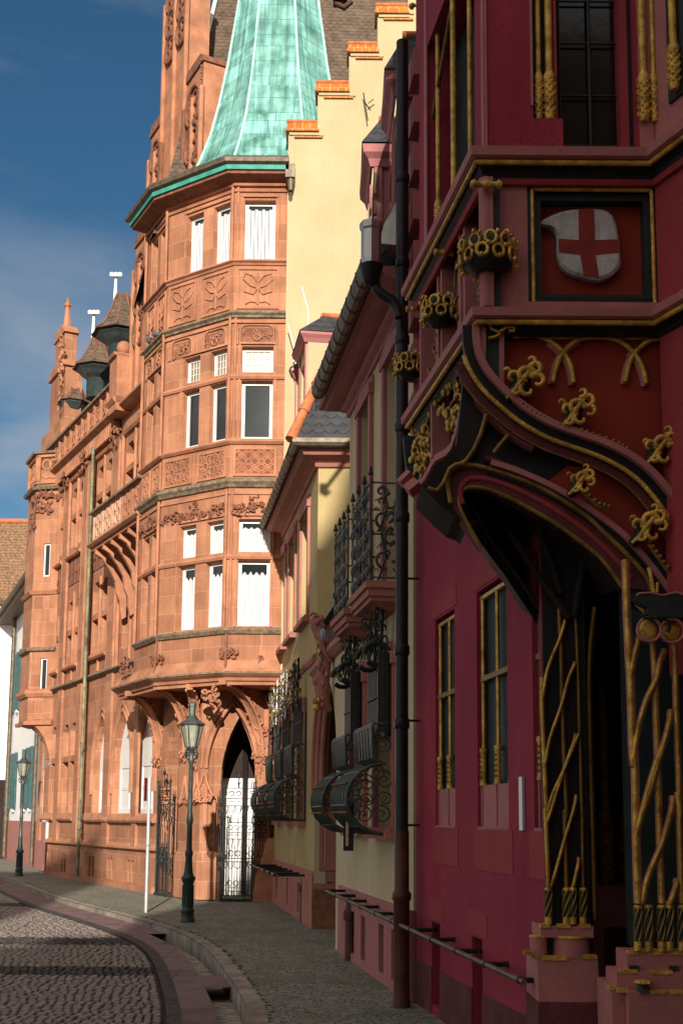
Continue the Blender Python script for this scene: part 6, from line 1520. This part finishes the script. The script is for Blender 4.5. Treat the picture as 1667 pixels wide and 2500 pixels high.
# the cobbles of the carriageway, as stones
BANDS=[(gnd(300,2388,-.1)[1],gnd(300,2364,-.1)[1]),(gnd(300,2310,-.1)[1],gnd(300,2293,-.1)[1]),(gnd(60,2215,-.1)[1],gnd(60,2208,-.1)[1])]
R=random.Random(3);m=MB('cobble');edge=offs(K,kd*.74)
def xedge(y):
    for a,b in zip(edge,edge[1:]):
        if (a[1]-y)*(b[1]-y)<=0 and a[1]!=b[1]: t=(y-a[1])/(b[1]-a[1]);return a[0]+(b[0]-a[0])*t
    return -1.6
y=9.2;row=0
while y<27:
    dep=.17+.02*R.random();x=min(xedge(y),xedge(y+dep))-.01;xmin=-.31*y-.9
    band=any(a<y<b for a,b in BANDS)
    k_=0
    while x>xmin:
        w=R.uniform(.07,.115)+(.04 if y>18 else 0)
        x0,x1=x-w+.012,x-.004;y0,y1=y+.012,y+dep-.012;h=R.uniform(-.006,.006)-.092
        if band: h-=.003
        j=lambda:R.uniform(-.006,.006)
        b=[(x0+j(),y0+j()),(x1+j(),y0+j()),(x1+j(),y1+j()),(x0+j(),y1+j())];cxm=(x0+x1)/2;cym=(y0+y1)/2
        t=[(cxm+(px-cxm)*.72,cym+(py-cym)*.7) for px,py in b]
        m.m='dark_setts' if band else 'cobble'
        m.add([(px,py,-.16) for px,py in b]+[(px,py,h-.014) for px,py in b]+[(px,py,h) for px,py in t],[(0,1,5,4),(1,2,6,5),(2,3,7,6),(3,0,4,7),(4,5,9,8),(5,6,10,9),(6,7,11,10),(7,4,8,11),(8,9,10,11)],False)
        x-=w;k_+=1
    y+=dep;row+=1
o_=m.build('cobbles');o_['kind']='stuff'
m=MB('cobble');m.add([(-40,26.5,-.1),(-5.0,26.5,-.1),(-12,60,-.1),(-60,60,-.1)],[(0,1,2,3)]);m.build('far_road')['kind']='structure'
# moss and dry leaves in the joint behind the kerb
MATS['moss']=mat('moss',(.07,.09,.025),.95,var=.5,scale=20,bump=.5)
m=MB('moss');pa=offs(K,-kd*.19)
for a,b in zip(pa,pa[1:]):
    L_=math.hypot(b[0]-a[0],b[1]-a[1])
    if not 7<a[1]<34: continue
    for i in range(int(L_*9)):
        t=R.random();m.ball((a[0]+(b[0]-a[0])*t+R.uniform(-.03,.03),a[1]+(b[1]-a[1])*t,.0),R.uniform(.008,.02),5,(1.6,1.6,.5))
o_=m.build('moss');o_['kind']='stuff'
m=MB('ridge_tile')
for i in range(60):
    y=R.uniform(10.5,20);m.m=R.choice(['ridge_tile','roof_mixed','sandstone_pale','channel_stone']);p=(xedge(y)+.74-.27+.27+R.uniform(-.2,-.05)+.25,y,-.222);a=R.uniform(0,6.28)
    if 15<y<18.5 or R.random()<.4:
        m.add([(p[0]+.04*math.cos(a+q),p[1]+.03*math.sin(a+q),p[2]+R.uniform(0,.02)) for q in (0,1.2,2.6,4.2)],[(0,1,2,3)])
m.build('fallen_leaves')['kind']='stuff'
# ================================================================ STREET LAMPS
def lamp(x,y,label):
    t=thing('street_lamp',label,'street lamp',(x,y,0),'old lantern lamps along the pavement')
    c=Vector((x,y,0))
    m=MB('lamp_green');m.lathe(c,[(.125,0),(.125,.05),(.108,.07),(.108,.16),(.12,.18),(.095,.22),(.088,.24),(.085,.62),(.10,.66),(.118,.70),(.118,.725),(.09,.75),(.075,.80),(.062,.95),(.056,1.08)],14)
    for q in range(12):
        w=q*math.pi/6;m.tube([c+Vector((.088*math.cos(w),.088*math.sin(w),.25)),c+Vector((.086*math.cos(w),.086*math.sin(w),.6))],.011,4)
    m.build('lamp_base',t)
    m=MB('iron_green');m.lathe(c,[(.056,1.06),(.068,1.10),(.068,1.14),(.05,1.18),(.044,1.6),(.056,1.62),(.058,1.68),(.05,1.74),(.04,1.80),(.036,2.60),(.05,2.62),(.052,2.68),(.04,2.72),(.045,2.78)],12)
    m.lathe(c,[(.03,2.74),(.05,2.82),(.10,2.87),(.10,2.89),(.04,2.90)],8)
    for q in range(4):
        w=q*math.pi/2+.78;e=Vector((math.cos(w),math.sin(w),0));m.tube([c+e*.04+Vector((0,0,2.66)),c+e*.12+Vector((0,0,2.70)),c+e*.14+Vector((0,0,2.78)),c+e*.09+Vector((0,0,2.88))],.012,5);m.leaf(c+e*.1+Vector((0,0,2.76)),e,Vector((0,0,1)),.05,.014)
    m.build('lamp_post',t)
    m=MB('lamp_green');n=6
    for k_ in range(n):
        w=2*math.pi*k_/n+.3;e=Vector((math.cos(w),math.sin(w),0));m.tube([c+e*.105+Vector((0,0,2.88)),c+e*.195+Vector((0,0,3.26))],.009,4)
    m.m='copper_trim';m.m='iron_green';m.lathe(c,[(.215,3.25),(.225,3.27),(.215,3.285),(.12,3.34),(.07,3.40),(.055,3.44),(.055,3.56),(.062,3.57),(.062,3.62),(.03,3.65)],n,False)
    l_=m.build('lantern',t)
    m=MB('glass_lamp');m.lathe(c,[(.10,2.89),(.19,3.255)],n,False);m.build('lantern_glass',l_)
    m=MB('lamp_mantle');m.ball(c+Vector((-.0,-.0,3.08)),.03,8,(1,1,1.4));m.build('lamp_mantle',l_)
    return t
MATS['glass_lamp'].node_tree.nodes['Principled BSDF'].inputs['Alpha'].default_value=.8
lx,ly=gnd(457,2252);A1=lamp(lx,ly,'green cast iron street lamp standing in front of the iron gate of the sandstone building')
l2=gnd(46,2140)
def copy_tree(o,parent=None):
    c=o.copy();COL.objects.link(c)
    if parent is not None: c.parent=parent
    for ch in [x for x in bpy.data.objects if x.parent==o]: copy_tree(ch,c)
    return c
def dup(root,loc,label):
    kids={o:[x for x in bpy.data.objects if x.parent==o] for o in list(bpy.data.objects)}
    def rec(o,par):
        c=o.copy();COL.objects.link(c)
        if par is not None:
            mpi=o.matrix_parent_inverse.copy();c.parent=par;c.matrix_parent_inverse=mpi
        for ch in kids.get(o,[]): rec(ch,c)
        return c
    r=rec(root,None);r.location=loc;r['label']=label;return r
dup(A1,(l2[0],l2[1],0),'green street lamp far down the pavement in front of the white shuttered house')
# ---- signpost
px_,py_=gnd(356,2229)
t=thing('sign_post','thin pale steel post with a small sign seen edge on, at the kerb','sign post',(px_,py_,0))
m=MB('zinc');m.m='bone_white';MATS['post_grey']=mat('post_grey',(.5,.52,.5),.45,metal=.4,var=.15,scale=8);m.m='post_grey';m.lathe((px_,py_,0),[(.032,0),(.032,2.42),(.02,2.45)],10);m.lathe((px_,py_,1.18),[(.034,0),(.04,.01),(.04,.09),(.034,.1)],10);m.build('post',t)
m=MB('crimson_trim');m.hexa([Vector((px_-.05+a*.012,py_-.02-b*.3,2.0+c*.42)) for c in (0,1) for a,b in ((0,0),(1,0),(1,1),(0,1))]);m.build('sign_plate',t)
# ---- iron gates
def gate(F,s0,s1,H,label,loc,o=0.,cage=.0,seed=0):
    t=thing('iron_gate',label,'gate',loc,'wrought iron gates of the sandstone corner')
    m=MB('iron');W=s1-s0;n=max(8,int(W/.055))
    m.box(F,s0-.02,s1+.02,.0,.06,o-.03,o+.03)
    for s_ in (s0,s1,s0+.04,s1-.04): m.tube([F.at(s_,0,o),F.at(s_,H,o)],.014,5)
    for i in range(1,n): m.tube([F.at(s0+W*i/n,.04,o),F.at(s0+W*i/n,H*.46 if i%2 else H*.62,o)],.0065,4)
    for z in (.12,H*.33,H*.36,H*.80,H*.86,H*.95): m.tube([F.at(s0,z,o),F.at(s1,z,o)],.009,4)
    m.build('gate_bars',t)
    m=MB('iron');k_=max(3,int(W/.13))
    for i in range(k_):
        c=s0+W*(i+.5)/k_;r=W/k_*.42
        m.sz(F,arcpts((c,H*.40),r,0,360,8),.010,o,4);m.sz(F,[(c-r,H*.33),(c-r*.9,H*.29),(c,H*.27),(c+r*.9,H*.29),(c+r,H*.33)],.009,o,4)
        m.sz(F,[(c-r,H*.80),(c-r*.9,H*.76),(c,H*.7),(c+r*.9,H*.76),(c+r,H*.80)],.009,o,4);m.sz(F,[(c,H*.70),(c,H*.66)],.009,o,4);m.ball(F.at(c,H*.655,o),.016,5)
        m.sz(F,arcpts((c,H*.905),r*.8,0,300,8),.010,o,4)
        m.leaf(F.at(c-r*.5,H*.83,o),F.d,Vector((0,0,1)),r*.6,.008);m.leaf(F.at(c+r*.5,H*.83,o),-F.d,Vector((0,0,1)),r*.6,.008)
        if i%2==0: m.sz(F,[(c,H*.95),(c+.015,H*.98),(c-.01,H*1.02)],.009,o,4)
    c=(s0+s1)/2
    m.sz(F,[(c,H*.95),(c,H*1.12)],.013,o,5);m.ball(F.at(c,H*1.135,o),.02,6)
    for sg in (-1,1):
        m.sz(F,[(c,H*1.05),(c+sg*.05,H*1.09),(c+sg*.07,H*1.06)],.013,o,5);m.sz(F,[(c-.05*sg,H*1.0),(c+sg*.02,H*.98)],.01,o,5);m.ball(F.at(s0 if sg<0 else s1,H*1.0,o),.03,6);m.sz(F,[((s0 if sg<0 else s1),H),((s0 if sg<0 else s1),H*1.06)],.008,o,4)
    m.build('gate_cresting',t)
    if cage:
        for s_,sg in ((s0,-1),(s1,1)):
            a=F.pl(s_,o);b=F.pl(s_+sg*.14,o-cage);E_=Fr(a,b);m=MB('iron')
            for i in range(4): m.tube([E_.at(E_.L*i/3,.05,0),E_.at(E_.L*i/3,H*(.97-.12*i/3),0)],.008,4)
            for z in (.1,H*.33,H*.37,H*.8): m.tube([E_.at(0,z,0),E_.at(E_.L,z,0)],.008,4)
            for q in range(6): m.leaf(E_.at(E_.L*.5,H*(.3+.11*q),0),E_.d,Vector((0,0,1)),.05,.01)
            m.m='old_gilding';m.leaf(E_.at(E_.L*.5,H*.38,0),E_.d,Vector((0,0,1)),.05,.014);m.build('gate_wing',t)
    return t
GF=Fr((-1.38,25.82),(-2.95,25.82));ga=GF.P(*zW(800,1800))[0];gb=GF.P(*zW(500,1800))[0]
gate(GF,min(ga,gb),max(ga,gb),2.45,'ornate wrought iron gate in the front arch beside the ochre house',(-2.1,25.82,0),0,.26)
gate(S,.2,1.05,2.5,'narrow wrought iron side gate half hidden behind the near street lamp',(-3.9,27.6,0),.14,.12)
# ---- long rods on studs along the wall foot
def rod(pts,studs,z,label,loc):
    t=thing('wall_rail',label,'wall rail',loc,'iron bars held off the walls')
    m=MB('iron');m.m='gutter_old';m.tube(pts,.020,7)
    for i in range(len(studs)): pass
    m.build('rail_bar',t);m=MB('black_paint')
    for a,b in studs: m.tube([a,b],.018,6);m.lathe(Vector(b)-Vector((0,0,.02)),[(.026,0),(.026,.04)],6);m.ball(a,.028,6)
    m.build('rail_stud',t)
p0=L.at(.2,.80,.5);p1=L.at(5.9,.80,.12)
NR=[(16.0,.76),(11.85,.76)]
rod([L.at(.9,.78,.55),L.at(5.6,.78,.5)],[(L.at(q,.78,.54),L.at(q+.0,.78,.0)) for q in (1.1,2.0,2.9,3.8,4.7,5.5)],.78,'far rusty bar on studs along the foot of the ochre house',tuple(L.at(3,0,.3)))
n0=atY(*zK(768,1502),15.7);n1=atY(*zH(700,1342),8.05)
nz=lambda t:n0.lerp(n1,t)
st=[]
for x,y,f_ in ((880,1502,0),(950,1535,0),(1030,1567,0),(1120,1605,0),(1205,1645,0),(1355,1693,0),(1510,1757,0)):
    pass
for i in range(11):
    t_=.01+i*.098;a=nz(t_);n_=N.n if a.y>11.85 else R_.n
    F_=N if a.y>11.85 else R_
    q=Vector((a.x,a.y,0))-F_.a;o_=q.dot(F_.n);b=a-F_.n*(o_) 
    st.append((a,b))
rod([nz(0),nz(.5),nz(1)],st,.6,'long near iron bar on studs running past the black downpipe to the crimson hall',(.3,12,0))
# ---- pigeons on the ledge of the oriel
def pigeon(p,label,turn):
    m=MB('pigeon_grey');p=Vector(p);e=Vector((math.cos(turn),math.sin(turn),0))
    m.tube([p+e*-.17+Vector((0,0,.03)),p+e*-.08+Vector((0,0,.06)),p+Vector((0,0,.08)),p+e*.07+Vector((0,0,.11)),p+e*.09+Vector((0,0,.16)),p+e*.10+Vector((0,0,.19))],[.012,.045,.065,.05,.028,.02],8)
    m.ball(p+e*.105+Vector((0,0,.195)),.03,8);m.tube([p+e*.125+Vector((0,0,.19)),p+e*.155+Vector((0,0,.185))],[.01,.003],5)
    m.m='pink_stone'
    for s_ in (-.02,.02): q=Vector((-e.y,e.x,0))*s_;m.tube([p+q+Vector((0,0,.03)),p+q],.006,4)
    tag(m.build('pigeon'),label,'pigeon','pigeons resting on the oriel ledge')
q0=BS.at(.55,12.42,.06);pigeon(q0,'grey pigeon on the oriel ledge, the one closer to the corner, above its neighbour',2.2)
q0=BS.at(1.0,12.42,.06);pigeon(q0,'grey pigeon on the oriel ledge, the farther and lower looking of the pair',-1.9)
# ================================================================ FAR HOUSES
Wf=Fr((-9.9,41.2),(-13.5,50.5))
wh_=thing('white_house','white rendered house with dark green shutters behind the far street lamp','house',(-11.5,46,0))
def us(F,u,v=1850,o=0): return F.P(u,v,o)[0]
zt=Wf.P(52,1436,.5)[1]
m=MB('white_render');m.box(Wf,-1.5,Wf.L+3,1.55,zt,-6,0);m.m='pink_stone';m.box(Wf,-1.5,Wf.L+3,0,1.55,-6,.06);m.build('wall',wh_)
m=MB('wood_brown');m.box(Wf,-2,Wf.L+3,zt-.35,zt-.1,-.1,.6);m.m='gutter_old';m.box(Wf,-2,Wf.L+3,zt-.08,zt+.08,.5,.72);m.m='roof_tile';m.flat([Wf.at(-2,zt+.05,.6),Wf.at(Wf.L+3,zt+.05,.6),Wf.at(Wf.L+3,zt+3,-4),Wf.at(-2,zt+3,-4)]);m.build('eaves',wh_)
for (x0,x1,kind) in ((112,160,'p'),(180,228,'p'),(310,372,'l'),(398,430,'l')):
    for z0,z1 in ((2.0,4.2),(5.9,8.3)) :
        u0,u1=x0/5.227,x1/5.227;a,b=sorted((us(Wf,u0),us(Wf,u1)))
        m=MB('shutter_green')
        mm=(a+b)/2
        m.box(Wf,a,a+(b-a)*.25,z0,z1,.02,.09);m.box(Wf,b-(b-a)*.25,b,z0,z1,.02,.09);m.m='glass_dark';m.box(Wf,a+(b-a)*.25,b-(b-a)*.25,z0,z1,0,.012)
        m.m='white_paint';m.box(Wf,a+(b-a)*.25,b-(b-a)*.25,z0-.1,z0,0,.1);m.build('shuttered_window',wh_)
m=MB('gutter_old');s_=us(Wf,437/5.227,1850,.2);m.tube([Wf.at(s_,.1,.15),Wf.at(s_,zt-.2,.15)],.07,6);s_=us(Wf,92/5.227,1850,.2);m.tube([Wf.at(s_,.1,.15),Wf.at(s_,zt-.1,.15)],.09,6);m.build('downpipe',wh_)
W3=Fr((-15.2,52.5),(-21,70))
t2=thing('far_white_house','far white house at the left edge with dark eaves and awning','house',(-17,58,0))
m=MB('white_render');z2_=W3.P(0,1420)[1];m.box(W3,-2,W3.L,3.2,8.8,-6,0);m.m='interior_dark';m.box(W3,-2,W3.L,0,3.2,-6,-.1);m.build('wall',t2)
m=MB('white_paint');p=atY(16,1490,52);m.wbox(p.x-1,p.x+.6,52,53.5,8.9,10.7);m.m='wood_brown';m.wbox(p.x-1.2,p.x+.8,51.8,53.6,10.7,10.9);m.build('dormer',t2)
m=MB('wood_brown');m.box(W3,-2.2,W3.L,8.7,9.0,-.1,.7);m.build('eaves',t2)
m=MB('crimson_trim');m.box(W3,-.5,5,3.0,3.2,0,1.2);m.m='white_paint';m.box(W3,-.4,5,2.3,2.5,.9,1.0);m.build('awning',t2)
t3=thing('tiled_roof_house','far house showing only its big weathered red brown tiled roof, left of the turret','house',(-14,62,0))
p=atY(0,1272,60);m=MB('roof_mixed');m.flat([(-26,56,8.0),(-6,56,8.0),(-7,60,p.z),(-26,60,p.z)]);m.m='ridge_tile';m.tube([(-26,60,p.z),(-7,60,p.z)],.14,6);m.build('roof',t3)
m=MB('white_render');m.wbox(-26,-6,56.5,64,0,8.4);m.build('wall',t3)
# ================================================================ CHURCH BEHIND THE VIEWER (unseen, outline shaped to cast the shade)
ch=thing('church','unseen sandstone church mass behind the viewer, outline shaped to cast the shade','church',(0,-28,0))
CF=Fr((-14,-25),(14,-25),True)
m=MB('sandstone')
sil=[(-16,0),(22,0),(22,30),(7,30),(3.2,25.5),(2.0,24.0),(1.2,21.4),(.7,20.6),(-1.1,16.9),(-2.1,15.4),(-2.1,14.0),(-4.45,14.0),(-4.45,20.2),(-7.4,21.0),(-16,21.2)]
n=len(sil);tr=geometry.tessellate_polygon([[Vector((x,z,0)) for x,z in sil]])
m.add([(x,-25,z) for x,z in sil]+[(x,-34,z) for x,z in sil],[tuple(t) for t in tr]+[tuple(i+n for i in t) for t in tr]+[(i,(i+1)%n,n+(i+1)%n,n+i) for i in range(n)]);m.build('shade_mass',ch)
m=MB('sandstone_dark')
for x in range(-11,22,4): m.wbox(x,x+.8,-25,-23.6,0,14)
m.build('buttress',ch)
m=MB('glass_dark')
for x in range(-9,22,4): m.prism(Fr((-14,-24.97),(14,-24.97)),pointed(x-.9+14,x+.9+14,3,9,12),-.02,.02)
m.build('church_window',ch)
# ================================================================ LIGHT, SKY, CAMERA
tosun=Vector((.03,-1,.33)).normalized()
sd=bpy.data.lights.new('sun','SUN');sd.energy=SUN;sd.angle=math.radians(.5);sd.color=(1,.93,.82)
so=bpy.data.objects.new('sun',sd);COL.objects.link(so);so.rotation_euler=tosun.to_track_quat('Z','Y').to_euler();so.location=(0,-10,30)
w=bpy.data.worlds.new('World');sc.world=w;w.use_nodes=True;n=w.node_tree;N_=n.nodes;Lk=n.links
bg=N_['Background'];bg.inputs['Strength'].default_value=SKY
sk=N_.new('ShaderNodeTexSky');sk.sky_type='NISHITA';sk.sun_disc=False
sk.sun_elevation=math.asin(tosun.z);sk.sun_rotation=math.atan2(tosun.x,tosun.y);sk.air_density=1.0;sk.dust_density=.35;sk.ozone_density=2.0;sk.altitude=300
tc=N_.new('ShaderNodeTexCoord');mp=N_.new('ShaderNodeMapping');mp.inputs['Scale'].default_value=(1.4,1.4,5.);mp.inputs['Location'].default_value=(.3,.2,.45);Lk.new(tc.outputs['Generated'],mp.inputs[0])
no=N_.new('ShaderNodeTexNoise');no.inputs['Scale'].default_value=1.6;no.inputs['Detail'].default_value=7;no.inputs['Roughness'].default_value=.55;Lk.new(mp.outputs[0],no.inputs['Vector'])
rp=N_.new('ShaderNodeValToRGB');rp.color_ramp.elements[0].position=.44;rp.color_ramp.elements[1].position=.8;rp.color_ramp.elements[0].color=(0,0,0,1);rp.color_ramp.elements[1].color=(.75,.75,.75,1)
Lk.new(no.outputs['Fac'],rp.inputs[0])
mx=N_.new('ShaderNodeMix');mx.data_type='RGBA';nb=N_.new('ShaderNodeTexNoise');nb.inputs['Scale'].default_value=3.2;nb.inputs['Detail'].default_value=6;nb.inputs['Roughness'].default_value=.5;mb_=N_.new('ShaderNodeMapping');mb_.inputs['Scale'].default_value=(1,1,2.6);mb_.inputs['Location'].default_value=(1.7,.4,.2);Lk.new(tc.outputs['Generated'],mb_.inputs[0]);Lk.new(mb_.outputs[0],nb.inputs['Vector'])
sz_=N_.new('ShaderNodeSeparateXYZ');Lk.new(tc.outputs['Generated'],sz_.inputs[0])
zb_=N_.new('ShaderNodeMapRange');zb_.interpolation_type='SMOOTHSTEP';Lk.new(sz_.outputs[2],zb_.inputs[0]);zb_.inputs[1].default_value=.52;zb_.inputs[2].default_value=.27;zb_.inputs[3].default_value=0;zb_.inputs[4].default_value=1
rb=N_.new('ShaderNodeMapRange');Lk.new(nb.outputs['Fac'],rb.inputs[0]);rb.inputs[1].default_value=.42;rb.inputs[2].default_value=.6;rb.inputs[3].default_value=0;rb.inputs[4].default_value=.8
ml=N_.new('ShaderNodeMath');ml.operation='MULTIPLY';Lk.new(zb_.outputs[0],ml.inputs[0]);Lk.new(rb.outputs[0],ml.inputs[1])
ma=N_.new('ShaderNodeMath');ma.operation='MAXIMUM';Lk.new(ml.outputs[0],ma.inputs[0]);Lk.new(rp.outputs[0],ma.inputs[1])
Lk.new(ma.outputs[0],mx.inputs[0]);hs=N_.new('ShaderNodeHueSaturation');hs.inputs['Saturation'].default_value=1.25;hs.inputs['Value'].default_value=1.02;hs.inputs['Hue'].default_value=.495;Lk.new(sk.outputs[0],hs.inputs['Color']);Lk.new(hs.outputs[0],mx.inputs[6]);mx.inputs[7].default_value=CLOUD
# added fill: unseen sky behind and beside the viewer brightened to lift the shade
sx_=N_.new('ShaderNodeSeparateXYZ');Lk.new(tc.outputs['Generated'],sx_.inputs[0])
mr=N_.new('ShaderNodeMapRange');mr.interpolation_type='SMOOTHSTEP';Lk.new(sx_.outputs[1],mr.inputs[0]);mr.inputs[1].default_value=.62;mr.inputs[2].default_value=-.1;mr.inputs[3].default_value=0;mr.inputs[4].default_value=.85
m2=N_.new('ShaderNodeMix');m2.data_type='RGBA';Lk.new(mr.outputs[0],m2.inputs[0]);Lk.new(mx.outputs[2],m2.inputs[6]);m2.inputs[7].default_value=BACKFILL
Lk.new(m2.outputs[2],bg.inputs['Color'])
cd=bpy.data.cameras.new('camera');co=bpy.data.objects.new('camera',cd);COL.objects.link(co);sc.camera=co
cd.sensor_fit='HORIZONTAL';cd.sensor_width=36;cd.lens=36*3000/1667;cd.clip_end=1000;cd.clip_start=.05
Bk=-Fw;Mx=Matrix(((Rw.x,Uw.x,Bk.x,0),(Rw.y,Uw.y,Bk.y,0),(Rw.z,Uw.z,Bk.z,EYE),(0,0,0,1)));co.matrix_world=Mx
cd.shift_y=(cy-1250)/1667.;cd.shift_x=0
sc.view_settings.view_transform='Standard';sc.view_settings.look='None';sc.view_settings.gamma=1;sc.view_settings.exposure=EXPO
sc.render.engine='CYCLES'
